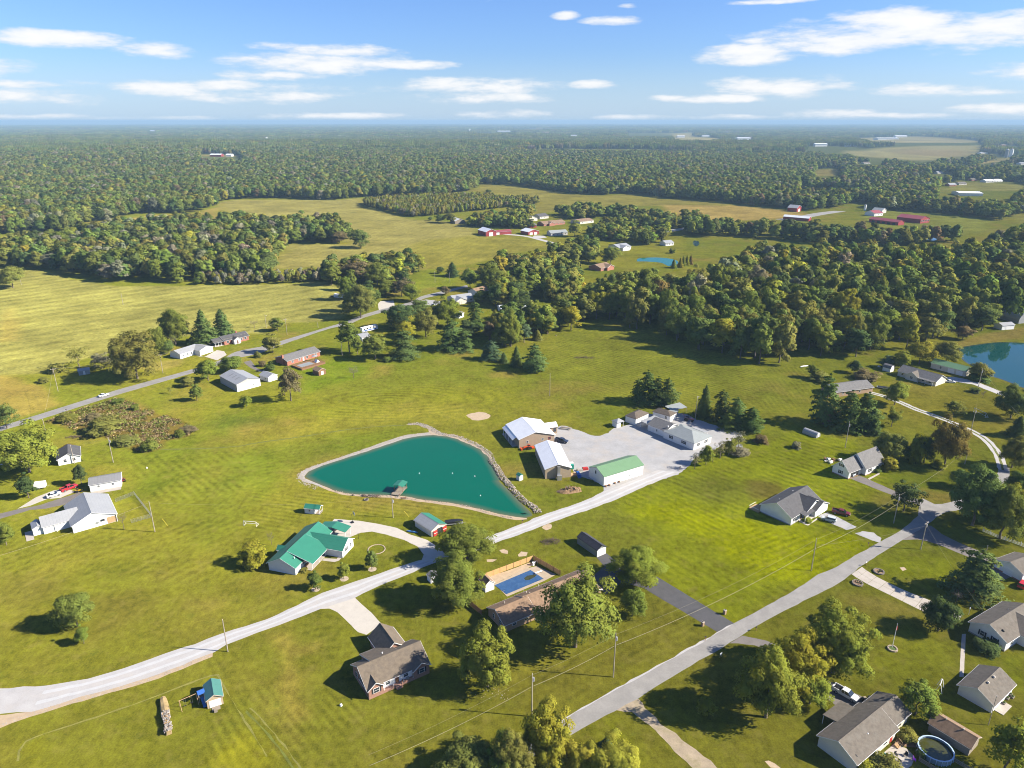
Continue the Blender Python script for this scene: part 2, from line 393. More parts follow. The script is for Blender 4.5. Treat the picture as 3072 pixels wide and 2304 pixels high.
AREAS = [
    (HAY, (0.196, 0.192, 0.085), 3, 1.0), (MEADOW, (0.185, 0.170, 0.080), 6, 1.0), (ROWS, (0.175, 0.165, 0.040), 8, 0.8),
    (UPPER, (0.165, 0.150, 0.048), 8, 1.0), (CROP, (0.26, 0.195, 0.090), 5, 1.0),
    (RIGHT_LAWN, (0.155, 0.180, 0.010), 5, 0.85), (BRIGHT_A, (0.190, 0.215, 0.001), 5, 0.9), (BRIGHT_B, (0.185, 0.208, 0.001), 5, 0.9),
    (MID, (0.140, 0.152, 0.025), 14, 0.8), (SCRUB, (0.13, 0.095, 0.040), 2, 0.9), (PLOT, (0.205, 0.160, 0.065), 3, 0.8),
    (poly(('I', [(20, 470), (130, 480), (150, 640), (130, 740), (0, 760), (0, 560)])), (0.25, 0.205, 0.085), 6, .7),
    (poly(('I', [(1000, 960), (1180, 950), (1530, 900), (1500, 960), (1300, 1010), (1200, 1000)])), (0.23, 0.19, 0.09), 2, .6),
    (poly(('E', [(1640, 350), (1900, 270), (2212, 200), (2212, 330), (1800, 415)])), (0.085, 0.125, 0.024), 6, .7),
    (poly(('E', [(1620, 900), (1980, 650), (2212, 620), (2212, 800), (1900, 980)])), (0.095, 0.125, 0.02), 8, .6),
    (poly(('F', [(0, 560), (400, 480), (1300, 350), (1500, 400), (1100, 500), (400, 730), (200, 900), (0, 1000)])), (0.105, 0.135, 0.018), 6, .7),
    (poly(('F', [(0, 430), (500, 300), (1300, 160), (2000, 200), (1750, 330), (1300, 330), (600, 440), (0, 500)])), (0.155, 0.150, 0.030), 9, .7),
    (poly(('F', [(0, 100), (700, 120), (1300, 20), (2212, 40), (2212, 200), (1300, 130), (600, 260), (0, 260)])), (0.150, 0.160, 0.020), 12, .7),
    (poly(('J', [(450, 1000), (700, 900), (950, 960), (900, 1060), (600, 1120), (450, 1200)])), (0.110, 0.165, 0.012), 6, .7),
    (poly(('B', [(130, 560), (330, 520), (430, 640), (600, 600), (560, 720), (380, 760), (420, 900), (380, 1080), (500, 1240), (350, 1260), (230, 1000), (260, 760)])), (0.20, 0.165, 0.055), 2.5, .75),
    (poly(('B', [(60, 1010), (240, 1180), (420, 1420), (380, 1460), (180, 1250), (30, 1080)])), (0.17, 0.155, 0.045), 2, .6),
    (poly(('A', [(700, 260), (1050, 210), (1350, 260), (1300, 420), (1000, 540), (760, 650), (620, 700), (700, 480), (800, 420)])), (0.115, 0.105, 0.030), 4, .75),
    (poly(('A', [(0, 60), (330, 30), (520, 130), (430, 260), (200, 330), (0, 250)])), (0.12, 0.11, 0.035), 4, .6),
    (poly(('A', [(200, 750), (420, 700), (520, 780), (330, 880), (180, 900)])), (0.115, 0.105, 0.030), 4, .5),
    (poly(('A', [(1480, 230), (1800, 230), (1900, 320), (1700, 400), (1480, 350)])), (0.19, 0.155, 0.060), 3, .5),
    (poly(('A', [(150, 1450), (330, 1420), (420, 1659), (150, 1659)])), (0.145, 0.150, 0.012), 3, .6),
    (poly(('A', [(1750, 1560), (2000, 1400), (2197, 1500), (2197, 1659), (1800, 1659)])), (0.165, 0.160, 0.012), 4, .5),
    (poly(('C', [(0, 700), (500, 740), (900, 640), (1300, 380), (1600, 560), (1000, 930), (500, 1180), (200, 1100), (0, 1000)])), (0.148, 0.138, 0.030), 6, .6),
    (poly(('C', [(640, 1330), (930, 1210), (1100, 1400), (1250, 1659), (1000, 1659)])), (0.145, 0.165, 0.012), 3, .6),
    (poly(('D', [(1000, 600), (1450, 560), (1650, 650), (1640, 900), (1250, 900), (950, 800)])), (0.145, 0.16, 0.014), 5, .5),
    (poly(('D', [(1750, 760), (2197, 720), (2250, 1100), (2150, 1010), (1980, 850)])), (0.13, 0.155, 0.010), 3, .6),
    (poly(('D', [(700, 220), (1050, 250), (1300, 380), (1050, 380), (760, 320)])), (0.18, 0.150, 0.060), 3, .6),
    (poly(('H', [(940, 1500), (1250, 1400), (1640, 1480), (1600, 1640), (1100, 1620)])), (0.145, 0.170, 0.008), 3, .6),
    (poly(('H', [(-60, 820), (180, 830), (250, 900), (120, 960), (-60, 950)])), (0.115, 0.095, 0.035), 3, .8),
    (poly(('G', [(1560, 820), (1900, 760), (2160, 860), (2212, 1000), (1900, 1020), (1700, 920)])), (0.110, 0.120, 0.030), 4, .6),
    (poly(('L', [(640, 1100), (1600, 1120), (2212, 1240), (2212, 1659), (1700, 1600), (1200, 1400), (700, 1250)])), (0.175, 0.160, 0.032), 8, .75),
    (poly(('L', [(1640, 760), (1900, 690), (2212, 650), (2212, 740), (1950, 760), (1680, 800)])), (0.215, 0.165, 0.075), 3, .8),
    (poly(('L', [(620, 1140), (800, 1120), (860, 1160), (640, 1210)])), (0.26, 0.20, 0.13), 2, .8),
    (poly(('J', [(1100, 220), (1500, 160), (1740, 210), (1700, 300), (1400, 330), (1100, 300)])), (0.13, 0.165, 0.024), 5, .7),
    (poly(('K', [(1440, 130), (1700, 150), (1700, 210), (1600, 220)])), (0.19, 0.18, 0.03), 4, .8),
    (poly(('N', [(1180, 750), (1400, 730), (2212, 760), (2212, 1000), (1500, 980), (1440, 860), (1180, 800)])), (0.155, 0.155, 0.028), 8, .8),
    # far clearings
    (poly(('O', [(780, 505), (1000, 515), (1180, 540), (1100, 560), (900, 552), (780, 542)])), (0.155, 0.180, 0.030), 8, 1),
    (poly(('O', [(1180, 680), (1290, 640), (1500, 640), (1990, 690), (1960, 770), (1800, 800), (1650, 760), (1400, 750), (1250, 720)])), (0.155, 0.168, 0.045), 6, 1),
    (poly(('O', [(1050, 268), (1500, 245), (1960, 238), (1930, 280), (1740, 300), (1580, 332), (1400, 312), (1150, 287)])), (0.235, 0.21, 0.135), 12, 1),
    (poly(('O', [(1320, 268), (1500, 258), (1880, 262), (1850, 290), (1740, 296), (1500, 285)])), (0.21, 0.155, 0.11), 12, .7),
    (poly(('O', [(0, 152), (130, 148), (130, 170), (300, 187), (230, 206), (0, 202)])), (0.26, 0.22, 0.13), 20, 1),
    (poly(('O', [(1130, 180), (1580, 174), (1960, 207), (1800, 217), (1250, 213)])), (0.25, 0.21, 0.13), 20, 1),
    (poly(('O', [(1870, 347), (2030, 318), (2130, 300), (2130, 318), (1980, 345)])), (0.25, 0.20, 0.12), 12, 1),
    (poly(('O', [(1720, 512), (1740, 468), (1900, 458), (2300, 488), (2300, 518)])), (0.17, 0.165, 0.06), 10, 1),
    (poly(('O', [(880, 418), (900, 378), (1040, 372), (1050, 415)])), (0.17, 0.145, 0.06), 10, 1),
    (poly(('O', [(2145, 662), (2300, 660), (2300, 720), (2180, 720)])), (0.165, 0.16, 0.05), 8, 1),
    (poly(('M', [(1260, 318), (1280, 306), (1500, 306), (1510, 318)])), (0.22, 0.17, 0.09), 10, 1),
    (poly(('M', [(-100, 832), (20, 800), (300, 784), (480, 772), (470, 792), (300, 832), (0, 848)])), (0.20, 0.185, 0.06), 5, 1),
    (poly(('M', [(730, 700), (900, 668), (1250, 655), (1370, 615), (1400, 690), (1000, 712), (730, 722)])), (0.205, 0.165, 0.07), 5, 1),
]
# ---- mowing and raking stripes: (outline, point, point along the stripes, period m, strength)
STRIPES = [
    (HAY, ('I', 190, 560), ('I', 1000, 440), 13.0, 0.15), (ROWS, ('N', 640, 990), ('N', 860, 830), 4.2, 0.12), (MEADOW, ('N', 100, 900), ('N', 500, 760), 9.0, 0.06),
    (MID, ('K', 700, 740), ('K', 2100, 1090), 2.6, 0.15), (RIGHT_LAWN, ('H', 0, 560), ('H', 1000, 900), 3.1, 0.16),
    (BRIGHT_A, ('G', 1150, 1000), ('G', 2212, 1560), 2.5, 0.12), (BRIGHT_B, ('H', 0, 1340), ('H', 430, 1180), 2.4, 0.12),
    (poly(('G', [(1050, 1000), (1250, 1060), (2212, 1600), (2212, 1659), (1500, 1659), (1200, 1300)])), ('G', 1150, 1010), ('G', 2212, 1600), 2.8, 0.09),
    (poly(('E', [(0, 1300), (700, 1250), (2000, 1100), (2212, 1300), (1800, 1659), (0, 1659)])), ('E', 0, 1560), ('E', 800, 1240), 3.4, 0.10),
    (poly(('E', [(1000, 600), (2212, 540), (2212, 900), (1300, 1050), (1050, 700)])), ('E', 1250, 780), ('E', 1560, 1060), 3.0, 0.12),
    (poly(('A', [(1700, 760), (1900, 700), (2197, 560), (2197, 1659), (1700, 1659)])), ('A', 1800, 760), ('A', 2197, 1380), 2.0, 0.15),
    (poly(('B', [(0, 600), (640, 380), (880, 560), (560, 960), (980, 1100), (1400, 1659), (0, 1659)])), ('B', 0, 1160), ('B', 380, 1659), 2.0, 0.15),
    (poly(('B', [(980, 1100), (1500, 900), (2197, 1000), (2197, 1400), (1500, 1500), (1000, 1400)])), ('B', 1000, 1400), ('B', 1700, 1050), 2.6, 0.05),
    (poly(('C', [(200, 800), (1300, 200), (1800, 470), (900, 950), (500, 1200)])), ('C', 300, 1000), ('C', 1600, 300), 2.2, 0.10),
    (poly(('C', [(640, 1330), (930, 1210), (1500, 1659), (900, 1659)])), ('C', 900, 1230), ('C', 1350, 1640), 1.9, 0.10),
    (poly(('D', [(300, 600), (900, 500), (1680, 650), (1660, 900), (900, 1050)])), ('D', 400, 800), ('D', 1100, 560), 2.0, 0.05),
    (poly(('F', [(0, 900), (600, 880), (1400, 980), (2212, 1140), (2000, 1200), (1300, 1180), (0, 1250)])), ('F', 800, 960), ('F', 2000, 1130), 2.2, 0.14),
    (poly(('F', [(0, 560), (400, 480), (1300, 350), (1500, 400), (1100, 500), (400, 730), (0, 900)])), ('F', 0, 620), ('F', 1100, 430), 2.6, 0.05),
    (poly(('L', [(0, 980), (450, 960), (600, 1150), (380, 1330), (0, 1330)])), ('L', 100, 990), ('L', 330, 1250), 2.6, 0.10),
]
CURVED = [(poly(('J', [(600, 1200), (900, 1120), (1500, 1100), (2212, 1150), (2000, 1300), (1300, 1420), (800, 1440), (500, 1400)])), ('J', 1150, 1240), 2.6, 3.0, 0.13),
          (poly(('B', [(0, 600), (640, 380), (860, 540), (620, 740), (500, 1100), (200, 900)])), ('B', 640, 700), 1.4, 2.4, 0.09)]

def grid_block(xs, ys, skip=None):
    X, Y = np.meshgrid(xs, ys)
    nx, ny = len(xs), len(ys)
    i, j = np.meshgrid(np.arange(nx - 1), np.arange(ny - 1))
    if skip is not None:
        keep = ~skip((xs[i] + xs[i + 1]) / 2, (ys[j] + ys[j + 1]) / 2)
        i = i[keep]; j = j[keep]
    a = (j * nx + i).ravel()
    return X.ravel(), Y.ravel(), np.stack([a, a + 1, a + nx + 1, a + nx], 1)
R1 = (-250, 250, 88, 304); R2 = (-552, 552, 304, 720); R3 = (-1600, 1600, 720, 2400)
def spread_axis(breaks, step_of):
    out = [breaks[0]]
    for a, b in zip(breaks, breaks[1:]):
        n = max(1, int(math.ceil((b - a) / step_of((a + b) / 2))))
        out += list(np.linspace(a, b, n + 1)[1:])
    return np.array(out)
blocks = [grid_block(np.arange(R1[0], R1[1] + .1, 1.0), np.arange(R1[2], R1[3] + .1, 1.0)),
          grid_block(np.arange(R2[0], R2[1] + .1, 2.0), np.arange(R2[2], R2[3] + .1, 2.0)),
          grid_block(np.arange(R3[0], R3[1] + .1, 10.0), np.arange(R3[2], R3[3] + .1, 10.0))]
cx = spread_axis([-40000, -20000, -8000, -3500, -1600, -552, -250, 250, 552, 1600, 3500, 8000, 20000, 40000], lambda m: max(50, abs(m) * 0.05))
cyy = spread_axis([-6000, -1500, -300, 88, 304, 720, 2400, 4500, 9000, 20000, 40000], lambda m: max(50, abs(m) * 0.03))
def _in(r, x, y): return (x > r[0]) & (x < r[1]) & (y > r[2]) & (y < r[3])
blocks.append(grid_block(cx, cyy, lambda x, y: _in(R1, x, y) | _in(R2, x, y) | _in(R3, x, y)))
gx = np.concatenate([b[0] for b in blocks]); gy = np.concatenate([b[1] for b in blocks])
off = np.cumsum([0] + [len(b[0]) for b in blocks[:-1]])
gf = np.concatenate([b[2] + o for b, o in zip(blocks, off)])
gz = terrain(gx, gy)

def blend(c, m, col):
    for q in range(3): c[:, q] = c[:, q] * (1 - m) + col[q] * m
base = np.zeros((len(gx), 3))
blend(base, np.ones(len(gx)), (0.122, 0.138, 0.022))
blend(base, np.clip((fbm(gx, gy, 60) - 0.42) * 3.2, 0, 1) * .8, (0.165, 0.158, 0.030))
blend(base, np.clip((fbm(gx + 500, gy - 200, 34) - 0.5) * 3.2, 0, 1) * .8, (0.088, 0.118, 0.014))
blend(base, np.clip((fbm(gx - 900, gy + 700, 22) - 0.55) * 4, 0, 1) * .75, (0.180, 0.140, 0.055))
blend(base, np.clip((225 - gy) / 70, 0, 1) * .75, (0.112, 0.112, 0.020))      # lawn colour blended darker towards the closer lots
# wooded country beyond the fields: leaf litter and shade-loving cover under the trees
fd = np.hypot(gx, gy)
blend(base, np.clip((fd - 1500) / 900, 0, 1), (0.070, 0.085, 0.030))
blend(base, np.clip((fd - 2600) / 1500, 0, 1) * np.clip((fbm(gx, gy, 1400, 3) - 0.56) * 12, 0, 1) * (gx > -.05 * gy) * .8, (0.20, 0.17, 0.09))
phase = np.zeros(len(gx)); amp = np.zeros(len(gx))
wob = (fbm(gx, gy, 18, 3) - .5)
def soft_mask(P, soft, jit=1.0):
    xs = [p[0] for p in P]; ys = [p[1] for p in P]
    s = soft * 1.5
    idx = np.nonzero((gx > min(xs) - s) & (gx < max(xs) + s) & (gy > min(ys) - s) & (gy < max(ys) + s))[0]
    if len(idx) == 0: return idx, None
    x, y = gx[idx], gy[idx]
    d = edge_dist(x, y, P); d = np.where(inside(x, y, P), d, -d)
    d = d + wob[idx] * soft * 2.2 * jit
    m = np.clip(d / soft * .5 + .5, 0, 1)
    return idx, m * m * (3 - 2 * m)
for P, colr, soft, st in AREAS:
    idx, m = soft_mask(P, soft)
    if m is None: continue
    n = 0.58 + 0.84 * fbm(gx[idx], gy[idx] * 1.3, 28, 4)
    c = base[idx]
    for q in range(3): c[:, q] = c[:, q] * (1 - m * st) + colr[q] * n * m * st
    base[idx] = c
for P, p1, p2, per, am in STRIPES:
    idx, m = soft_mask(P, 3.0, .3)
    if m is None: continue
    a = g(*p1); b = g(*p2); d = (b - a).normalized()
    ph = ((gx[idx] - a.x) * -d.y + (gy[idx] - a.y) * d.x) / per + wob[idx] * .12
    use = m > .25
    phase[idx[use]] = ph[use]; amp[idx[use]] = (am * m)[use]
for P, c0, asp, per, am in CURVED:
    idx, m = soft_mask(P, 5.0, .3)
    c = g(*c0)
    ph = np.hypot((gx[idx] - c.x) / asp, gy[idx] - c.y) / per
    use = m > .25
    phase[idx[use]] = ph[use]; amp[idx[use]] = (am * m)[use]

def np_mesh(name, co, faces, mat_, smooth=False):
    me = bpy.data.meshes.new(name)
    n, nf = len(co), len(faces); k = faces.shape[1]
    me.vertices.add(n); me.vertices.foreach_set('co', np.asarray(co, np.float32).ravel())
    me.loops.add(nf * k); me.polygons.add(nf)
    me.loops.foreach_set('vertex_index', faces.astype(np.int32).ravel())
    me.polygons.foreach_set('loop_start', np.arange(0, nf * k, k, dtype=np.int32))
    if smooth: me.polygons.foreach_set('use_smooth', np.ones(nf, bool))
    me.update(calc_edges=True)
    if mat_: me.materials.append(mat_)
    return me

def grass_material():
    m = bpy.data.materials.new('grass'); m.use_nodes = True
    T = NT(m.node_tree); T.n.clear()
    out = T.add('ShaderNodeOutputMaterial'); d = T.add('ShaderNodeBsdfDiffuse'); d.inputs['Roughness'].default_value = 0.6
    pos = T.add('ShaderNodeNewGeometry').outputs['Position']
    col = T.add('ShaderNodeAttribute', attribute_name='turf').outputs['Color']
    ph = T.add('ShaderNodeAttribute', attribute_name='mow_phase').outputs['Fac']
    am = T.add('ShaderNodeAttribute', attribute_name='mow_depth').outputs['Fac']
    st = T.math('SINE', T.math('MULTIPLY', ph, 2 * math.pi))
    st = T.math('MULTIPLY', T.math('MULTIPLY', st, am), T.mapr(T.noise(pos, 0.07, 2), 0.35, 0.62, 0.15, 1.25))
    n1 = T.noise(pos, 0.45, 5, 0.65); n2 = T.noise(pos, 2.6, 3, 0.7); n3 = T.noise(pos, 0.09, 4, 0.6)
    mp = T.add('ShaderNodeMapping'); mp.inputs['Scale'].default_value = (1, .35, 1); mp.inputs['Rotation'].default_value = (0, 0, .6); T.link(pos, mp.inputs[0])
    n4 = T.noise(mp.outputs[0], 0.9, 4, .7)
    f = T.math('ADD', T.mapr(n1, .3, .7, -.26, .26), T.mapr(n2, .3, .7, -.24, .24))
    f = T.math('ADD', f, T.mapr(n3, .3, .7, -.20, .20)); f = T.math('ADD', f, T.mapr(n4, .3, .7, -.16, .16))
    f = T.math('ADD', T.math('ADD', f, st), 1.0)
    c = T.mix(1.0, col, f, 'MULTIPLY')
    c = T.mix(T.mapr(T.noise(pos, 0.22, 6, .7), .53, .72, 0, .55), c, (0.185, 0.155, 0.036, 1))       # dry thatch
    c = T.mix(T.mapr(T.noise(pos, 0.33, 5, .7, .4), .57, .74, 0, .48), c, (0.070, 0.092, 0.012, 1)) # clover
    T.link(c, d.inputs[0]); T.link(d.outputs[0], out.inputs[0])
    MATS['grass'] = m
    return m
base = base * np.array([0.97, 0.925, 0.50])
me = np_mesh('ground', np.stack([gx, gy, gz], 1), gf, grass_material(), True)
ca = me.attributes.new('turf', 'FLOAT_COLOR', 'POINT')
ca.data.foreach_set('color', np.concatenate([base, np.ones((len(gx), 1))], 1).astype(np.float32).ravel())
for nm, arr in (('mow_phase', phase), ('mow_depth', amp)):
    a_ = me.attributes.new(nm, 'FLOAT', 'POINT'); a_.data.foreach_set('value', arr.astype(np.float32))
ground = link(bpy.data.objects.new('ground', me)); ground['kind'] = 'structure'

# ---- sheets laid on the ground: roads, drives, yards
mat('gravel_lane', (0.40, 0.385, 0.37), 0.95, 0.10, 0.35, bump=0.3, bscale=9, dirt=(0.44, 0.40, 0.35))
mat('gravel_yard', (0.33, 0.325, 0.32), 0.95, 0.14, 0.16, bump=0.3, bscale=9, dirt=(0.40, 0.35, 0.29))
mat('old_asphalt', (0.26, 0.247, 0.228), 0.9, 0.15, 0.3, bump=0.2, bscale=9, dirt=(0.205, 0.195, 0.18))
mat('dark_asphalt', (0.078, 0.076, 0.078), 0.85, 0.16, 0.4, bump=0.2, bscale=9)
mat('grey_asphalt', (0.17, 0.15, 0.135), 0.9, 0.14, 0.4, bump=0.2, bscale=9)
mat('concrete', (0.42, 0.375, 0.32), 0.9, 0.10, 0.5, bump=0.15, bscale=9, dirt=(0.36, 0.31, 0.26))
mat('tan_concrete', (0.40, 0.32, 0.23), 0.9, 0.12, 0.6, dirt=(0.33, .26, .18))
mat('pale_concrete', (0.47, 0.43, 0.37), 0.9, 0.08, 0.6)
mat('dirt_track', (0.33, 0.265, 0.18), 0.95, 0.22, 0.6, bump=0.3, dirt=(0.20, 0.18, 0.07))
mat('sand', (0.42, 0.32, 0.21), 0.95, 0.16, 0.8, bump=0.3)
mat('mulch', (0.27, 0.17, 0.10), 0.95, 0.2, 1.2, bump=0.4)
def smooth_line(pts, step=2.0):
    """Catmull-Rom through the points"""
    P = [Vector((p[0], p[1])) for p in pts]
    P = [P[0] * 2 - P[1]] + P + [P[-1] * 2 - P[-2]]
    out = []
    for i in range(1, len(P) - 2):
        a, b, c, d = P[i - 1:i + 3]
        n = max(1, int((c - b).length / step))
        for k in range(n):
            t = k / n
            out.append(0.5 * ((2 * b) + (c - a) * t + (2 * a - 5 * b + 4 * c - d) * t * t + (3 * b - a - 3 * c + d) * t ** 3))
    out.append(P[-2])
    return out
rr = random.Random(5)
SHEETS = 0
from mathutils.geometry import tessellate_polygon
def sheet(name, pts, z, material, ragged=0.12, step=1.5, smooth=False, kind='structure', label=None, cat=None, parent=None):
    """flat area with slightly ragged edges and a little thickness"""
    global SHEETS
    SHEETS += 1; z += (SHEETS % 16) * 2e-4         # no two sheets in one plane
    if smooth: pts = [tuple(p) for p in smooth_line(list(pts) + [pts[0]], step)][:-1]
    out = []
    n = len(pts)
    for i in range(n):
        a = Vector(pts[i]); b = Vector(pts[(i + 1) % n])
        L = (b - a).length; k = max(1, int(L / step)) if ragged else 1
        for q in range(k):
            p = a.lerp(b, q / k)
            if ragged: p = p + Vector((rr.uniform(-1, 1), rr.uniform(-1, 1))) * ragged
            out.append(p)
    tri = tessellate_polygon([[Vector((p[0], p[1], 0)) for p in out]])
    m = len(out)
    vs = [(p[0], p[1], z) for p in out] + [(p[0], p[1], -0.05) for p in out]
    fs = [tuple(t) for t in tri] + [(i, (i + 1) % m, m + (i + 1) % m, m + i) for i in range(m)]
    o = MB().add(vs, fs).obj(name, material, parent)
    if kind: o['kind'] = kind
    if label: tag(o, label, cat)
    return o
def ribbon(name, left, right, z, material, ragged=0.10, smooth=True, step=2.5, **kw):
    if smooth:
        left = [tuple(p) for p in smooth_line(left, step)]; right = [tuple(p) for p in smooth_line(right, step)]
    return sheet(name, list(left) + list(right)[::-1], z, material, ragged, step, **kw)

# county road running past the right-hand houses, with its left and right edges
road_l = poly(('C', [(-420, 1800), (100, 1500), (560, 1240), (975, 1008), (1660, 625), (1930, 470), (2197, 325)]), ('D', [(300, 200), (500, 66)]), ('H', [(640, 1530), (900, 1380), (1140, 1250), (1270, 1155), (1345, 1085)]))
road_r = poly(('C', [(-380, 1960), (140, 1640), (590, 1380), (950, 1185), (1130, 1085), (1420, 905), (1640, 775), (1900, 625), (2197, 440)]), ('D', [(330, 308), (620, 165), (760, 70)]), ('H', [(900, 1492), (1220, 1292), (1400, 1180), (1510, 1092)]))
ribbon('road', road_l, road_r, 0.020, M('old_asphalt'), 0.16)
ribbon('road_verge', [(p[0] - .28, p[1] + .26) for p in road_l[1:6]], [(p[0] + .5, p[1] - .5) for p in road_l[1:6]], 0.0155, M('gravel_lane'), 0.25)
# road bend beyond the junction, then the farm track that climbs past the pines
ribbon('road', poly(('H', [(1335, 1095), (1345, 1000), (1375, 955), (1470, 1000), (1600, 985), (1800, 890), (1980, 760), (1995, 690)])), poly(('H', [(1500, 1105), (1560, 1070), (1700, 1040), (1900, 930), (2080, 790), (2090, 700)])), 0.016, M('old_asphalt'))
TRK = poly(('H', [(2040, 720), (2010, 620), (1975, 560), (1920, 490), (1840, 430), (1700, 360), (1500, 280), (1330, 220), (1180, 155), (1060, 110), (930, 75), (800, 45), (700, 30)]))
def strip(line, w):
    L = smooth_line(line, 2.0); a = []; b = []
    for i, p in enumerate(L):
        t = (L[min(i + 1, len(L) - 1)] - L[max(i - 1, 0)]).normalized(); nn = Vector((-t.y, t.x))
        a.append(tuple(p + nn * w / 2)); b.append(tuple(p - nn * w / 2))
    return a, b
a, b = strip(TRK, 3.4); ribbon('farm_track', a, b, 0.016, M('gravel_lane'), 0.18, smooth=False)
a, b = strip(TRK, 0.9); ribbon('track_verge', a, b, 0.022, mat('verge_grass', (0.13, 0.14, 0.03), 1, .3, 1.0), 0.18, smooth=False)
# lane to the right-hand edge with concrete end
ribbon('side_lane', poly(('H', [(1290, 1180), (1440, 1180), (1530, 1250), (1740, 1350), (2000, 1450), (2260, 1530)])), poly(('H', [(1210, 1300), (1330, 1295), (1480, 1330), (1650, 1400), (1880, 1500), (2020, 1640)])), 0.014, M('grey_asphalt'))
# main road on the far left
far_l = poly(('I', [(-260, 1560), (0, 1465), (240, 1390), (820, 1208), (1050, 1138), (1590, 990), (1830, 912)]), ('J', [(-120, 845), (130, 793), (265, 752), (640, 640), (780, 598), (930, 540), (1060, 500), (1180, 470), (1330, 430), (1420, 385), (1550, 352), (1740, 305), (1800, 290)]))
far_r = poly(('I', [(-260, 1620), (0, 1505), (310, 1412), (900, 1225), (1100, 1165), (1600, 1020), (1840, 945)]), ('J', [(-110, 885), (150, 830), (275, 782), (650, 655), (800, 625), (945, 562), (1090, 520), (1200, 490), (1360, 450), (1440, 405), (1560, 375), (1740, 325), (1810, 310)]))
ribbon('road', far_l, far_r, 0.016, M('old_asphalt'), 0.10)
ribbon('road', poly(('O', [(-200, 770), (0, 752), (100, 738), (210, 735)])), poly(('O', [(-200, 785), (0, 766), (100, 752), (210, 745)])), 0.012, M('gravel_lane'), 0)
ribbon('road', poly(('O', [(640, 690), (780, 672), (900, 650), (1100, 626), (1255, 603)])), poly(('O', [(700, 700), (850, 680), (960, 660), (1130, 634), (1260, 610)])), 0.012, M('old_asphalt'), 0)
ribbon('road', poly(('N', [(1060, 780), (1200, 792), (1300, 812), (1436, 848)])), poly(('N', [(1060, 786), (1200, 799), (1290, 820), (1420, 854)])), 0.012, M('gravel_lane'), 0)
sheet('driveway', poly(('N', [(1255, 805), (1270, 793), (1330, 795), (1350, 805), (1310, 812)])), 0.014, M('gravel_lane'), 0)
ribbon('road', poly(('O', [(1760, 508), (1880, 470), (1940, 478)])), poly(('O', [(1800, 512), (1920, 482), (1960, 484)])), 0.012, M('gravel_lane'), 0)
# gravel lane from the lower left to the yard
lane_u = poly(('A', [(-300, 1010), (0, 1003), (395, 975), (725, 920), (1115, 805), (1430, 690), (1610, 635), (1840, 545), (2197, 432)]), ('B', [(380, 320), (600, 215), (960, 95), (1150, 28)]), ('F', [(1390, 1472), (1560, 1440), (1800, 1350), (2040, 1245)]), ('G', [(320, 1165), (480, 1095), (810, 985), (985, 905), (1250, 800), (1450, 720)]))
lane_d = poly(('A', [(-300, 1330), (0, 1215), (250, 1195), (560, 1105), (1000, 985), (1400, 850), (1760, 705), (1870, 640), (2197, 515)]), ('B', [(350, 438), (600, 342), (870, 255), (1000, 185), (1280, 70)]), ('F', [(1560, 1480), (1850, 1400), (2050, 1320)]), ('G', [(450, 1200), (560, 1155), (1050, 985), (1400, 830), (1640, 740)]))
ribbon('gravel_lane', lane_u, lane_d, 0.020, M('gravel_lane'), 0.24)
for t0, t1, zz in ((.22, .36, .026), (.62, .76, .026)):        # wheel tracks pressed into the gravel
    la = smooth_line(lane_u[2:], 3); lb = smooth_line(lane_d[2:], 3); n = 90
    pa = [la[int(i * (len(la) - 1) / n)] for i in range(n + 1)]; pb = [lb[int(i * (len(lb) - 1) / n)] for i in range(n + 1)]
    ribbon('wheel_track', [tuple(p.lerp(q, t0)) for p, q in zip(pa, pb)], [tuple(p.lerp(q, t1)) for p, q in zip(pa, pb)], zz, mat('worn_gravel', (0.455, 0.45, 0.445), 0.95, 0.08, 0.35), 0.08, smooth=False)
ribbon('roadside_rubble', poly(('A', [(-60, 1225), (250, 1190), (560, 1102), (1000, 980), (1400, 848), (1760, 702)])), poly(('A', [(-60, 1360), (250, 1235), (580, 1135), (1010, 1010), (1400, 885), (1755, 735)])), 0.014, M('sand'), 0.3)
sheet('gravel_yard', poly(('G', [(980, 908), (1000, 862), (870, 790), (760, 760), (735, 700), (560, 560), (560, 470), (600, 380), (650, 352), (740, 372), (900, 428), (960, 432), (1050, 405), (1090, 372), (1200, 345), (1330, 260), (1640, 250), (1800, 310), (2060, 390), (2150, 430), (2060, 470), (1920, 545), (1800, 600), (1730, 650), (1650, 738), (1400, 820), (1150, 880)])), 0.012, M('gravel_yard'), 0.5, smooth=True)
# driveways
sheet('driveway', poly(('B', [(560, 350), (650, 345), (720, 375), (780, 430), (890, 540), (960, 560), (1080, 470), (1000, 380), (900, 290), (850, 240), (700, 260)])), 0.014, M('pale_concrete'), 0.08)
sheet('driveway', poly(('F', [(660, 1170), (700, 1125), (900, 1140), (1060, 1165), (1220, 1200), (1330, 1255), (1470, 1300), (1580, 1370), (1620, 1420), (1540, 1480), (1420, 1480), (1440, 1420), (1390, 1355), (1280, 1300), (1130, 1255), (1010, 1230), (920, 1240), (830, 1275), (790, 1290), (640, 1260)])), 0.024, M('pale_concrete'), 0.06)
sheet('driveway', poly(('G', [(940, 1445), (1020, 1408), (1060, 1440), (1110, 1480), (1180, 1540)]), ('C', [(1000, 20), (1110, 110), (1200, 165), (1290, 80), (1930, 468), (1800, 545), (1180, 175), (1000, 130), (870, 230), (760, 80), (860, 0)])), 0.012, M('dark_asphalt'), 0.05)
sheet('driveway', poly(('H', [(770, 790), (850, 765), (1110, 880), (1330, 960), (1340, 1010), (1060, 905)])), 0.014, M('grey_asphalt'), 0.1)
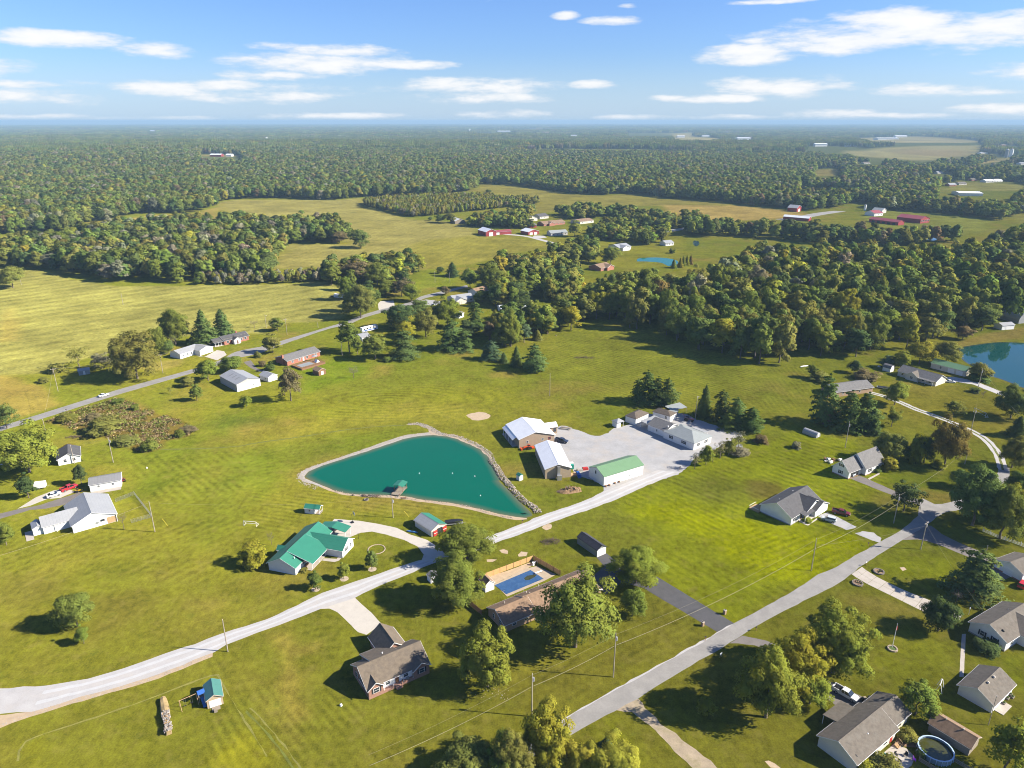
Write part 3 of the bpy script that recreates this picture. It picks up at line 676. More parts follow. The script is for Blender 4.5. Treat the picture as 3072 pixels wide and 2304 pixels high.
sheet('driveway', poly(('H', [(510, 1100), (580, 1070), (700, 1130), (830, 1190), (740, 1220), (620, 1165)])), 0.014, M('gravel_yard'), 0.3)
sheet('driveway', poly(('H', [(800, 1240), (880, 1225), (960, 1240), (1035, 1285), (1010, 1320), (900, 1280)])), 0.014, M('gravel_yard'), 0.4)
sheet('driveway', poly(('C', [(950, 1185), (1130, 1080), (1200, 1160), (1330, 1290), (1500, 1420), (1680, 1560), (1850, 1700), (1620, 1700), (1400, 1480), (1230, 1310), (1080, 1200)])), 0.014, M('dirt_track'), 0.3)
sheet('driveway', poly(('C', [(1890, 630), (2000, 570), (2197, 610), (2300, 650), (2300, 720), (2100, 650), (1960, 630)])), 0.012, M('grey_asphalt'), 0.1)
sheet('driveway', poly(('D', [(540, 940), (620, 950), (900, 1090), (960, 1130), (700, 1190), (560, 1070)])), 0.012, M('grey_asphalt'), 0.2)
sheet('driveway', poly(('E', [(-200, 1150), (0, 1080), (150, 1045), (330, 1010), (420, 980), (600, 925), (660, 900), (700, 950), (520, 1010), (380, 1040), (250, 1050), (0, 1125), (-200, 1210)])), 0.012, M('grey_asphalt'), 0.1)
sheet('driveway', poly(('E', [(145, 1040), (300, 945), (440, 890), (560, 870), (620, 900), (500, 950), (390, 960), (250, 1015)])), 0.018, M('pale_concrete'), 0.05)
sheet('driveway', poly(('I', [(1470, 870), (1520, 850), (1660, 885), (1700, 885), (1800, 830), (1860, 840), (1880, 870), (1800, 915), (1720, 890), (1560, 865)])), 0.014, M('pale_concrete'), 0.1)
sheet('driveway', poly(('I', [(2020, 930), (2080, 915), (2130, 980), (2212, 1010), (2150, 1010), (2080, 980)])), 0.014, M('grey_asphalt'), 0.1)
sheet('driveway', poly(('I', [(1960, 870), (2100, 830), (2212, 800), (2260, 815), (2150, 860), (2000, 890)])), 0.014, M('old_asphalt'), 0.1)
sheet('driveway', poly(('J', [(1060, 450), (1080, 425), (1190, 420), (1200, 460), (1150, 490), (1070, 500)])), 0.014, M('pale_concrete'), 0.1)
sheet('driveway', poly(('J', [(1360, 435), (1460, 410), (1620, 430), (1700, 460), (1520, 470)])), 0.012, M('gravel_yard'), 0.2)
sheet('driveway', poly(('L', [(1560, 1060), (1620, 1050), (1800, 1085), (2000, 1165), (2250, 1240), (2260, 1290), (1990, 1195), (1790, 1115), (1600, 1085)])), 0.014, M('gravel_lane'), 0.15)
# concrete drive of separate slabs
cd = bpy.data.objects.new('concrete_drive', None); link(cd); cd['kind'] = 'structure'
la = smooth_line(poly(('D', [(775, 62), (880, 130), (1120, 248), (1330, 352), (1500, 425), (1640, 470)])), 1); lb = smooth_line(poly(('D', [(862, 2), (960, 70), (1190, 185), (1400, 268), (1570, 345), (1690, 405)])), 1)
for i in range(9):
    for j in range(2):
        q = [L_[int(t * (len(L_) - 1))] for L_ in (la, lb) for t in (i / 9, (i + 1) / 9)]
        f = lambda a, t: a[0].lerp(a[1], t)
        c4 = [q[0].lerp(q[2], j / 2), q[1].lerp(q[3], j / 2), q[1].lerp(q[3], (j + 1) / 2), q[0].lerp(q[2], (j + 1) / 2)]; m4 = (c4[0] + c4[1] + c4[2] + c4[3]) / 4
        MB().prism([tuple(m4 + (p - m4) * (1 - .05 / max(.3, (p - m4).length))) for p in c4], -.02, .03 + .004 * ((i + j) % 3)).obj('slab', M('concrete'), cd)
for W_, C_, zz, pts in ((.8, (.11, .12, .022), .006, (('E', [(1330, 548), (1700, 540), (2000, 520)]), ('F', [(0, 503), (500, 432), (900, 372), (1300, 345)]))), (.4, (.185, .175, .042), .007, (('A', [(150, 1600), (210, 1440), (700, 1270), (1250, 1080), (1640, 930), (1790, 890)]),)),
                        (.3, (.185, .175, .042), .008, (('A', [(1790, 890), (1900, 1080), (2050, 1320), (2197, 1560)]),)), (.3, (.185, .175, .042), .009, (('B', [(0, 1160), (240, 1420), (430, 1690)]),)), (.4, (.12, .135, .022), .010, (('B', [(-30, 1190), (200, 1440), (380, 1690)]),))):
    a, b = strip(poly(*pts), W_); ribbon('worn_line', a, b, zz, mat('worn_line_%d' % (zz * 1000), C_, 1, .4, .5), .2, smooth=False)
# paths
sheet('path', poly(('D', [(1685, 555), (1718, 555), (1712, 680), (1700, 908), (1664, 908), (1676, 680)])), 0.016, M('concrete'), 0.03)
sheet('path', poly(('F', [(805, 1330), (835, 1330), (845, 1350), (740, 1470), (700, 1482), (600, 1470), (615, 1452), (720, 1456)])), 0.030, M('concrete'), 0.03)
sheet('path', poly(('H', [(345, 1150), (400, 1110), (370, 1150), (420, 1170), (490, 1120), (505, 1125), (420, 1180)])), 0.016, M('pale_concrete'), 0.03)
sheet('path', poly(('H', [(915, 790), (1010, 742), (1018, 752), (930, 800)])), 0.016, M('concrete'), 0.03)
for P in (('F', [(1790, 1 * 268), (1830, 250), (1900, 237), (1960, 245), (2000, 270), (1980, 290), (1900, 308), (1850, 305)]), ('G', [(130, 1385), (170, 1372), (210, 1390), (200, 1412), (150, 1410)]),
          ('G', [(285, 1425), (320, 1395), (365, 1405), (350, 1432), (300, 1440)]), ('G', [(20, 1465), (60, 1455), (110, 1465), (80, 1482), (30, 1480)]), ('G', [(480, 1195), (540, 1160), (570, 1170), (560, 1205), (520, 1218)]),
          ('D', [(60, 1600), (90, 1590), (140, 1620), (200, 1659), (120, 1659)]), ('H', [(1180, 1530), (1220, 1527), (1240, 1545), (1200, 1555)])):
    sheet('bare_patch', poly(P), 0.008, M('sand'), 0.25, 1.0)

# ================================================================== WATER
POND = poly(('F', [(455, 775), (500, 722), (640, 665), (850, 600), (1100, 520), (1300, 455), (1480, 430), (1600, 435), (1720, 460), (1800, 495), (1900, 540), (1970, 600), (2000, 650), (2030, 700), (2080, 800)]),
            ('G', [(130, 780 + 30), (230, 905), (330, 1010), (400, 1075), (408, 1098), (345, 1120)]), ('F', [(2212, 1113), (2050, 1085), (1900, 1045), (1700, 1000), (1450, 970), (1280, 940), (1100, 930), (900, 925), (800, 915), (700, 890), (600, 850), (520, 815)]))
POND_S = [tuple(p) for p in smooth_line(POND + [POND[0]], 2.0)][:-1]
def water_sheet(name, outline, z, deep, shallow, rough, reach, bumps):
    m = bpy.data.materials.new(name); m.use_nodes = True
    T = NT(m.node_tree); T.n.clear()
    out = T.add('ShaderNodeOutputMaterial'); p = T.add('ShaderNodeBsdfPrincipled'); T.link(p.outputs[0], out.inputs[0])
    pos = T.add('ShaderNodeNewGeometry').outputs['Position']
    sh = T.add('ShaderNodeAttribute', attribute_name='shallow').outputs['Fac']
    c = T.mix(T.mapr(T.noise(pos, .05, 4), .3, .7, 0, .35), (*deep, 1), (deep[0] * .8, deep[1] * .86, deep[2] * .84, 1))
    T.link(T.mix(sh, c, (*shallow, 1)), p.inputs['Base Color'])
    p.inputs['Roughness'].default_value = rough; p.inputs['IOR'].default_value = 1.33
    b = T.add('ShaderNodeBump'); b.inputs['Strength'].default_value = bumps; b.inputs['Distance'].default_value = .05
    T.link(T.noise(pos, 1.1, 4, .6), b.inputs['Height']); T.link(b.outputs[0], p.inputs['Normal'])
    xs = [q[0] for q in outline]; ys = [q[1] for q in outline]
    # fan of rings from the shore inwards so that the shallows can be told apart
    n = len(outline); P = np.array(outline)
    t = np.roll(P, -1, 0) - np.roll(P, 1, 0); t /= np.linalg.norm(t, axis=1)[:, None] + 1e-9
    nn = np.stack([-t[:, 1], t[:, 0]], 1)
    area = 0.5 * sum(P[i][0] * P[(i + 1) % n][1] - P[(i + 1) % n][0] * P[i][1] for i in range(n))
    if area < 0: nn = -nn
    rings = [P]; vals = [np.ones(n)]
    for d in (0.25, 0.6, 1.0):
        rings.append(P + nn * reach * d); vals.append(np.full(n, (1 - d) ** 1.5))
    vs = []
    for r_ in rings: vs += [(x, y, z) for x, y in r_]
    fs = []
    for k in range(len(rings) - 1):
        fs += [(k * n + i, k * n + (i + 1) % n, (k + 1) * n + (i + 1) % n, (k + 1) * n + i) for i in range(n)]
    inner = rings[-1]
    fs += [tuple((len(rings) - 1) * n + i for i in tr) for tr in tessellate_polygon([[Vector((x, y, 0)) for x, y in inner]])]
    o = MB().add(vs, fs).obj(name, m); o['kind'] = 'structure'
    a_ = o.data.attributes.new('shallow', 'FLOAT', 'POINT'); a_.data.foreach_set('value', np.concatenate(vals).astype(np.float32))
    return o
water_sheet('pond_water', POND_S, 0.030, (0.0005, 0.088, 0.050), (0.10, 0.105, 0.055), 0.09, 3.2, 0.2)
POND2 = poly(('L', [(1665, 815), (1720, 800), (1850, 780), (2000, 765), (2212, 770), (2500, 790), (2700, 1000), (2500, 1150), (2212, 1145), (2120, 1110), (2000, 1065), (1920, 1045), (1850, 1000), (1760, 950), (1690, 900)]))
water_sheet('pond_water', [tuple(p) for p in smooth_line(POND2 + [POND2[0]], 3)][:-1], 0.030, (0.006, 0.045, 0.042), (0.05, 0.05, 0.03), 0.03, 2.0, 0.06)
for P, dp in ((('K', [(1135, 95), (1150, 70), (1300, 62), (1430, 75), (1480, 100), (1450, 130), (1400, 135), (1330, 105), (1200, 95)]), (0.001, 0.105, 0.070)),
              (('O', [(118, 835), (130, 825), (155, 830), (160, 850), (140, 862), (122, 850)]), (0.02, 0.05, 0.07)), (('O', [(1400, 775), (1440, 765), (1640, 800), (1640, 825), (1500, 800)]), (0.03, 0.07, 0.09)),
              (('O', [(950, 262), (990, 250), (1150, 252), (1200, 262), (1150, 272), (1000, 270)]), (0.05, 0.10, 0.14))):
    water_sheet('pond_water', [tuple(p) for p in smooth_line(poly(P) + [poly(P)[0]], 4)][:-1], 0.03, dp, (0.05, .06, .04), 0.05, 1.0, 0.1)
# ================================================================== TREES
# unit crowns: 1 m tall overall, half-width 0.5; scaled to each tree's real height and spread
def quads_mesh(name, C, U, V, clump, material, soft=None):
    """C centres, U / V half-axes of leaf-sized quads"""
    n = len(C)
    co = np.empty((n, 4, 3)); co[:, 0] = C - U - V; co[:, 1] = C + U - V; co[:, 2] = C + U + V; co[:, 3] = C - U + V
    me = np_mesh(name, co.reshape(-1, 3), np.arange(n * 4).reshape(n, 4), material)
    if soft is not None:      # leaves share the rounded normal of their bough, so that crowns shade as masses
        me.polygons.foreach_set('use_smooth', np.ones(n, bool)); me.normals_split_custom_set(np.repeat(unit(soft), 4, 0).tolist())
    a = me.attributes.new('clump', 'FLOAT', 'FACE'); a.data.foreach_set('value', np.asarray(clump, np.float32))
    return me
def unit(v): return v / (np.linalg.norm(v, axis=-1, keepdims=True) + 1e-9)
def leaf_axes(rng, N, size, asp):
    n = len(N)
    r = unit(rng.normal(size=(n, 3)))
    U = unit(np.cross(N, r)); V = np.cross(N, U)
    s = size * rng.uniform(.6, 1.35, (n, 1))
    k = np.array([1, 1, asp])
    return U * s * k, V * s * .75 * k
def broadleaf(name, seed, z0=.16, nclump=60, per=75, leaf=.026, cr=.15, lump=.22, asp=1.0, material='leaf', top=.0, fill=.55, lean=0):
    """crown of many leafy clumps spread through an uneven dome; asp = width / height so that leaves stay square"""
    rng = np.random.default_rng(seed)
    d = unit(rng.normal(size=(nclump, 3)))
    d[:, 2] = np.where(d[:, 2] < -.85, -d[:, 2] * .6, d[:, 2])
    r = np.clip(rng.beta(2.2, 1.1, nclump), fill * .5, 1) * (1 + lump * (rng.random(nclump) - .62) * 2)
    hz = (1 - z0) / 2
    prof = 1 - top * np.clip(d[:, 2], 0, 1)
    ctr = np.stack([d[:, 0] * r * (.5 - cr * .45) * prof, d[:, 1] * r * (.5 - cr * .45) * prof, z0 + hz + d[:, 2] * r * (hz - cr * .4 * asp) + 0], 1)
    rad = cr * rng.uniform(.65, 1.3, nclump)
    cid = np.repeat(np.arange(nclump), per)
    q = unit(rng.normal(size=(len(cid), 3)))
    q[:, 2] = np.where(q[:, 2] < -.35, -q[:, 2], q[:, 2])
    rr_ = rng.uniform(.55, 1.05, (len(cid), 1))
    k = np.array([1, 1, asp * .8])
    C = ctr[cid] + q * rr_ * rad[cid][:, None] * k
    N = unit(q * .9 + rng.normal(size=q.shape) * .30 + np.array([0, 0, .4]))
    U, V = leaf_axes(rng, N, leaf, asp)
    cl = rng.random(nclump)[cid]
    body = unit((C - np.array([0, 0, z0 + hz * .8])) * np.array([1, 1, 1 / max(asp, .3) * .7]))
    return quads_mesh(name, C, U, V, cl, MATS[material], body * .6 + q * .65 + N * .6)
def conifer(name, seed, tiers=15, boughs=9, per=26, leaf=.024, asp=.55, gap=.16, z0=.10, sharp=1.0, ragged=.2, material='leaf'):
    """tiered boughs drooping from a straight stem"""
    rng = np.random.default_rng(seed)
    C = []; N = []; cl = []
    for t in range(tiers):
        f = t / (tiers - 1)
        z = z0 + (1 - z0) * f
        R = (.5 * (1 - f) ** sharp + .02) * (1 + rng.uniform(-ragged, ragged))
        nb = max(4, int(boughs * (1 - .45 * f)))
        for b in range(nb):
            a = 2 * math.pi * (b + rng.random() * .8) / nb + t
            L = R * rng.uniform(.7, 1.12)
            w = rng.random()
            n = max(6, int(per * (.35 + L * 1.6)))
            s = rng.uniform(.12, 1.0, n) ** .8
            spread = .20 * (1 - .35 * s) * L + .008
            lat = rng.normal(size=n) * spread * .75
            x = math.cos(a) * L * s - math.sin(a) * lat; y = math.sin(a) * L * s + math.cos(a) * lat
            zz = z - (.10 * s * s * L * 2 - .03 * s) * asp + rng.normal(size=n) * .008 + (1 - s) * .01
            C.append(np.stack([x, y, np.clip(zz, .03, 1.01)], 1))
            nn = np.stack([math.cos(a) * .5 + rng.normal(size=n) * .5, math.sin(a) * .5 + rng.normal(size=n) * .5, np.full(n, .75) + rng.normal(size=n) * .3], 1)
            N.append(unit(nn)); cl.append(np.full(n, w))
    C = np.concatenate(C); N = np.concatenate(N); cl = np.concatenate(cl)
    U, V = leaf_axes(rng, N, leaf, asp)
    body = unit(C * np.array([1, 1, 0]) + np.array([0, 0, .12]))
    return quads_mesh(name, C, U, V, cl, MATS[material], body * .8 + N * .7)
def stem_mesh(name, seed, top=.72, limbs=7, r0=.022, spread=.34, fine=0):
    rng = random.Random(seed); m = MB()
    pts = [Vector((0, 0, -.01))]
    for i in range(1, 6):
        pts.append(Vector((rng.uniform(-.012, .012) * i, rng.uniform(-.012, .012) * i, top * i / 5)))
    rad = [r0 * 1.35, r0, r0 * .85, r0 * .65, r0 * .42, r0 * .16]
    for i in range(5): m.bar(pts[i], pts[i + 1], rad[i], 7, rad[i + 1], caps=False)
    for k in range(limbs):
        t = rng.uniform(.34, .9); i = min(4, int(t * 5)); p = pts[i].lerp(pts[i + 1], t * 5 - i)
        a = k * 2.4 + rng.random(); L = spread * rng.uniform(.7, 1.1) * (1.15 - t * .6)
        e = p + Vector((math.cos(a) * L, math.sin(a) * L, L * rng.uniform(.35, .9)))
        mid = p.lerp(e, .5) + Vector((0, 0, -.02))
        m.bar(p, mid, r0 * .45, 5, r0 * .3, caps=False); m.bar(mid, e, r0 * .3, 5, r0 * .08, caps=False)
        for q in range(fine):
            s = p.lerp(e, rng.uniform(.35, .95)); d = Vector((rng.uniform(-1, 1), rng.uniform(-1, 1), rng.uniform(.1, 1.2))) * L * .55
            m.bar(s, s + d, r0 * .16, 3, r0 * .04, caps=False)
            for q2 in range(2):
                s2 = s + d * rng.uniform(.3, .9); d2 = Vector((rng.uniform(-1, 1), rng.uniform(-1, 1), rng.uniform(.1, 1))) * L * .28
                m.bar(s2, s2 + d2, r0 * .09, 3, r0 * .03, caps=False)
    return m.mesh(name, M('bark'), True, fix=False)
CROWN = {
    'round': [broadleaf('crown_round', s, .04, 80, 170, .0148, .145, asp=.95) for s in (1, 2, 3, 4)],
    'oval': [broadleaf('crown_oval', s, .05, 70, 120, .0225, .165, asp=.62, top=.35) for s in (11, 12, 13)],
    'big': [broadleaf('crown_big', s, .02, 135, 215, .0108, .122, lump=.28, asp=1.0) for s in (21, 22, 23)],
    'loose': [broadleaf('crown_loose', s, .08, 60, 80, .0165, .128, lump=.4, asp=.9, fill=.8) for s in (31, 32, 33)],
    'bush': [broadleaf('crown_bush', s, -.3, 55, 90, .026, .18, asp=1.15) for s in (41, 42, 43)],
    'wood': [broadleaf('crown_wood', s, .0, 44, 110, .030, .185, asp=.72, lump=.26) for s in (51, 52, 53)] + [broadleaf('crown_wood', s, .0, 40, 110, .031, .18, asp=.6, lump=.3, top=.4) for s in (54, 55)],
    'spruce': [conifer('crown_spruce', s, 19, 12, 62, .021, asp=.5, sharp=.82, z0=.05) for s in (61, 62)],
    'pine': [conifer('crown_pine', s, 11, 9, 95, .019, asp=.8, z0=.10, sharp=.45, ragged=.42) for s in (71, 72, 73)],
    'cedar': [conifer('crown_cedar', s, 16, 12, 50, .026, asp=.55, z0=.02, sharp=.66, ragged=.12) for s in (81, 82)],
    'bare': [None], 'sparse': [broadleaf('crown_sparse', s, .15, 36, 28, .015, .13, lump=.5, asp=.9, fill=.8) for s in (91, 92)],
}
STEM = {'broad': [stem_mesh('trunk', s) for s in (1, 2, 3)], 'conifer': [stem_mesh('trunk', 9, .96, 0, .016)], 'bush': [stem_mesh('trunk', 5, .6, 8, .014, .4)],
        'bare': [stem_mesh('trunk', s, .85, 16, .016, .42, 6) for s in (31, 32)]}
GREEN = dict(green=(.185, .225, .040), deep=(.132, .178, .042), dark=(.092, .132, .040), yellow=(.300, .290, .034), olive=(.228, .230, .050), gold=(.330, .290, .028),
             rust=(.225, .165, .050), grey=(.240, .232, .140), pine=(.128, .185, .050), blue=(.108, .165, .080), brown=(.205, .165, .078), lime=(.245, .280, .040))
tr = random.Random(77)
def vary(c, a=.14):
    f = .86 * (1 + tr.uniform(-a, a))
    return (c[0] * f * (1 + tr.uniform(-.08, .08)), c[1] * f, c[2] * f * (1 + tr.uniform(-.1, .1)), 1)
def plant(kind, base, h, w, colour, label, cat='tree', group=None, name=None, low=False):
    """one tree or shrub as an Empty with a trunk and a crown"""
    nm = name or {'spruce': 'conifer_tree', 'pine': 'pine_tree', 'cedar': 'cedar_tree', 'bush': 'shrub', 'bare': 'bare_tree'}.get(kind, 'broadleaf_tree')
    o = empty(nm, (base[0], base[1], terrain(base[0], base[1]) if len(base) < 3 else base[2]), tr.uniform(0, 6.28), label, cat, group)
    stem = STEM['conifer' if kind in ('spruce', 'pine', 'cedar') else kind if kind in ('bush', 'bare') else 'broad']
    t = bpy.data.objects.new('trunk', tr.choice(stem)); t.scale = (w * .8 if kind in ('bare', 'bush') else (w + h) * .42,) * 2 + (h * (1.0 if kind == 'bare' else .93),)
    link(t, o)
    m = tr.choice(CROWN[kind])
    if m is not None:
        c = bpy.data.objects.new('crown', m); c.scale = (w * tr.uniform(.94, 1.06), w * tr.uniform(.94, 1.06), h)
        c.color = vary(GREEN[colour] if isinstance(colour, str) else colour); link(c, o)
    return o
def tree(k, bx, by, ytop, wpx, kind, colour, label, cat='tree', group=None, hs=1.0, name=None):
    """traced tree: foot at (bx, by), top at row ytop, crown wpx wide in tile k"""
    b = g(k, bx, by)
    w = wpx / TILES[k][2] * depth_of(b) / F_PX
    h = height_at(b, k, ytop)
    # seen from above, the far rim of a wide crown reaches higher in the picture than its top
    w *= 1.13; h = max(h - w * .08, w * .35) * hs
    return plant(kind, b, h, w, colour, label, cat, group, name)
# ================================================================== WOODS
FAR_LINE = [src('M', *p) for p in ((-600, 800), (0, 795), (160, 780), (430, 770), (560, 715), (730, 690), (900, 655), (1250, 648), (1370, 605), (1385, 578), (1520, 565), (1700, 558), (2000, 568))] + \
           [src('N', *p) for p in ((0, 570), (190, 553), (390, 545), (600, 545), (880, 515), (920, 470), (1100, 478), (1300, 498), (1500, 530), (1700, 540), (1870, 528), (2090, 555))] + \
           [src('O', *p) for p in ((0, 563), (300, 583), (430, 600), (560, 612), (740, 630), (900, 640), (960, 635), (1250, 604), (1290, 640), (1500, 640), (1990, 690), (2060, 700), (2140, 680), (2212, 715), (2800, 740))]
OPEN = [poly(*r) for r in ((('O', [(770, 500), (1000, 508), (1190, 535), (1180, 565), (900, 560), (770, 552)]),), (('O', [(1050, 262), (1500, 240), (1970, 234), (1930, 284), (1740, 306), (1580, 338), (1400, 318), (1150, 292)]),),
        (('O', [(-10, 150), (130, 145), (130, 170), (310, 187), (230, 209), (-10, 206)]),), (('O', [(1130, 178), (1580, 172), (1980, 206), (1800, 220), (1250, 217)]),), (('O', [(1870, 352), (2030, 322), (2130, 298), (2140, 320), (1980, 350)]),),
        (('O', [(1700, 520), (1730, 464), (1900, 452), (2300, 480), (2300, 530)]),), (('O', [(870, 424), (890, 374), (1040, 368), (1060, 420)]),), (('O', [(2140, 658), (2400, 655), (2400, 725), (2180, 725)]),),
        (('M', [(1250, 324), (1270, 304), (1500, 304), (1530, 324)]),), (('O', [(930, 275), (970, 246), (1200, 248), (1220, 275)]),), (('O', [(1150, 590), (1270, 600), (1270, 615), (700, 700), (640, 690)]),),
        (('O', [(1790, 535), (1790, 515), (1960, 515), (1960, 545)]),), (('O', [(1720, 335), (1860, 330), (1860, 345), (1720, 348)]),), (('N', [(1850, 148), (2212, 148), (2212, 175), (1850, 170)]),), (('O', [(380, 185), (480, 185), (480, 200), (380, 200)]),))]
WOOD_LEFT = poly(('M', [(-300, 1003), (0, 1003), (250, 1010), (480, 1050), (720, 1090), (1100, 1090), (1500, 1073), (1745, 1062), (1735, 962), (1800, 900), (1810, 845), (2190, 846), (2205, 800), (2120, 748), (1560, 735), (1380, 738), (1000, 752), (730, 765), (480, 838), (300, 872), (0, 892), (-300, 900)]))
SCRUB_ROW = poly(('I', [(1640, 292), (2212, 287)]), ('J', [(0, 287), (500, 272), (640, 258), (640, 215), (300, 222), (0, 228)]), ('I', [(1900, 220), (1640, 240)]))
PLANTATION = poly(('N', [(195, 612), (320, 640), (500, 680), (640, 668), (780, 650), (1000, 630), (1240, 600), (1300, 596), (1290, 582), (1100, 575), (900, 560), (600, 560), (400, 572), (195, 592)]))
WOOD_RIGHT = poly(('K', [(690, 590), (860, 590), (1000, 620), (1080, 660), (1200, 700), (1330, 745), (1480, 790), (1640, 850), (1850, 880), (2100, 952)]), ('L', [(100, 952), (440, 940), (480, 900), (850, 900), (880, 848), (1220, 838), (1260, 790), (1600, 735), (1720, 703), (1960, 645), (2110, 600), (2130, 540), (2212, 510), (2600, 470)]),
                  ('O', [(2700, 850), (2212, 830), (2050, 880), (1960, 960), (1700, 990), (1400, 985), (1000, 985), (700, 980), (480, 985)]),
                  ('K', [(1850, 220), (1750, 300), (1600, 430), (1400, 395), (1200, 395), (1000, 420), (850, 430), (720, 500)]))
BELT = poly(('O', [(175, 805), (400, 798), (700, 828), (870, 850), (1200, 848), (1400, 868), (1830, 832), (1830, 815), (1500, 828), (1250, 815), (1000, 800), (700, 788), (450, 775), (300, 770), (200, 775)]))
ROAD_GAPS = []
VILLAGE = [(poly(('N', [(1415, 665), (1560, 640), (1700, 648), (1690, 682), (1500, 692)])), 11), (poly(('N', [(1700, 660), (1850, 655), (2020, 690), (2200, 715), (2150, 765), (1900, 740)])), 12),
           (poly(('N', [(1620, 800), (1750, 745), (1890, 785), (1890, 830), (1740, 835), (1620, 815)])), 10), (poly(('N', [(1910, 868), (2110, 832), (2120, 785), (1930, 800)])), 12),
           (poly(('N', [(860, 738), (1240, 752), (1240, 708), (870, 705)])), 10), (poly(('N', [(1110, 690), (1240, 700), (1260, 640), (1130, 640)])), 11), (poly(('O', [(60, 790), (60, 700), (160, 690), (200, 740), (160, 800)])), 12),
           (poly(('K', [(0, 300), (120, 250), (340, 190), (360, 300), (200, 420), (180, 480), (0, 470)])), 12), (poly(('K', [(380, 440), (360, 260), (520, 200), (640, 230), (650, 420), (500, 450)])), 11),
           (poly(('K', [(240, 690), (360, 620), (440, 560), (560, 500), (640, 560), (560, 640), (420, 700), (320, 745)])), 9), (poly(('K', [(0, 120), (250, 120), (520, 60), (560, 90), (330, 190), (0, 220)])), 13),
           (poly(('J', [(1900, 420), (2212, 330), (2212, 480), (2060, 520), (1960, 500)])), 12), (poly(('J', [(2020, 800), (2120, 810), (2212, 800), (2212, 690), (2040, 700)])), 9),
           (poly(('N', [(1440, 900), (1650, 880), (1660, 960), (1480, 985)])), 13), (poly(('J', [(1150, 640), (1400, 520), (1560, 480), (1580, 640), (1500, 740), (1350, 760), (1200, 720)])), 22), (poly(('J', [(1560, 820), (1850, 800), (1900, 700), (1760, 610), (1600, 700)])), 24),
           (poly(('J', [(780, 560), (1000, 520), (1060, 400), (900, 330), (790, 330)])), 17), (poly(('J', [(1080, 390), (1380, 400), (1400, 300), (1100, 260)])), 19), (poly(('J', [(1950, 800), (2212, 790), (2212, 600), (1980, 560)])), 19),
           (poly(('K', [(20, 790), (260, 760), (420, 680), (300, 540), (20, 560)])), 14), (poly(('J', [(1920, 320), (2212, 290), (2212, 100), (1920, 140)])), 21), (poly(('J', [(620, 270), (900, 270), (1150, 290), (1400, 180), (1350, 120), (1000, 170), (640, 200)])), 10)]
wr = np.random.default_rng(99)
def scatter(P, step, jit=.42):
    P = np.array(P); x0, y0 = P.min(0); x1, y1 = P.max(0)
    X, Y = np.meshgrid(np.arange(x0, x1, step), np.arange(y0, y1, step * .9))
    X = X + (np.arange(X.shape[0]) % 2)[:, None] * step * .5
    X = (X + wr.uniform(-jit, jit, X.shape) * step).ravel(); Y = (Y + wr.uniform(-jit, jit, Y.shape) * step).ravel()
    k = inside(X, Y, [tuple(p) for p in P])
    return X[k], Y[k]
BUILT = []      # (x, y, radius): keep trees off houses and roads; filled from the traced buildings
for k_, x_, y_, r_ in (('N', 955, 790, 26), ('N', 1035, 785, 16), ('N', 1230, 782, 18), ('N', 1425, 785, 20), ('N', 805, 712, 18), ('N', 1255, 692, 14), ('N', 1300, 740, 14), ('N', 1400, 722, 24), ('N', 1600, 700, 20), ('N', 1840, 870, 20), ('N', 1330, 668, 14),
                       ('N', 1715, 1005, 16), ('N', 2130, 850, 16), ('O', 780, 635, 14), ('O', 825, 695, 22), ('O', 1380, 720, 40), ('O', 1560, 710, 45), ('K', 370, 240, 9), ('K', 300, 310, 9), ('K', 210, 355, 8), ('K', 50, 500, 9), ('K', 210, 520, 10),
                       ('O', 1290, 660, 30), ('O', 1200, 655, 22), ('J', 1730, 420, 16), ('J', 1960, 340, 14), ('J', 990, 672, 11), ('J', 1755, 560, 8), ('J', 2130, 505, 10), ('J', 960, 745, 10), ('J', 1410, 437, 8), ('J', 1530, 460, 9), ('J', 870, 600, 12), ('J', 980, 545, 10), ('J', 1120, 465, 12), ('J', 1250, 450, 8)):
    p = g(k_, x_, y_); BUILT.append((p.x, p.y, r_))
def clear_of_built(x, y):
    k = np.ones(len(x), bool)
    for bx, by, r in BUILT: k &= np.hypot(x - bx, y - by) > r
    return k
SPOTS = [('O', 1740, 486, 30), ('O', 1800, 478, 34), ('O', 1880, 452, 26), ('O', 1970, 462, 40), ('O', 2030, 460, 34), ('O', 1200, 345, 40), ('O', 1665, 408, 30), ('O', 2190, 355, 40), ('O', 1940, 280, 60), ('O', 2070, 240, 60), ('N', 1040, 140, 150), ('N', 1500, 170, 60), ('N', 1150, 112, 40), ('O', 1290, 190, 150), ('O', 890, 245, 100), ('O', 180, 172, 70), ('O', 400, 195, 90), ('M', 950, 140, 70), ('O', 1800, 545, 70), ('M', 1330, 318, 60), ('M', 1430, 314, 40)]
TREES = []      # x, y, height, width, colour, kind-of-wood
PAL = {'right': [('green', 5), ('olive', 5), ('deep', 4), ('yellow', .8), ('grey', .6), ('dark', 1.2), ('rust', .3), ('lime', .8)],
       'left': [('green', 4), ('olive', 3), ('deep', 4), ('dark', 2.5), ('grey', 1.6), ('yellow', .7)],
       'row': [('grey', 5), ('olive', 2), ('brown', 1), ('green', 1)], 'plant': [('olive', 4), ('yellow', 3), ('green', 2), ('grey', 1)],
       'belt': [('deep', 4), ('dark', 3), ('green', 3), ('brown', 1.2), ('olive', 2)], 'village': [('green', 4), ('olive', 3), ('deep', 3), ('lime', 1), ('yellow', .6), ('dark', 1)],
       'far': [('green', 5), ('olive', 2.2), ('deep', 4.5), ('dark', 1.6), ('grey', 1.0), ('brown', .35), ('yellow', .4)]}
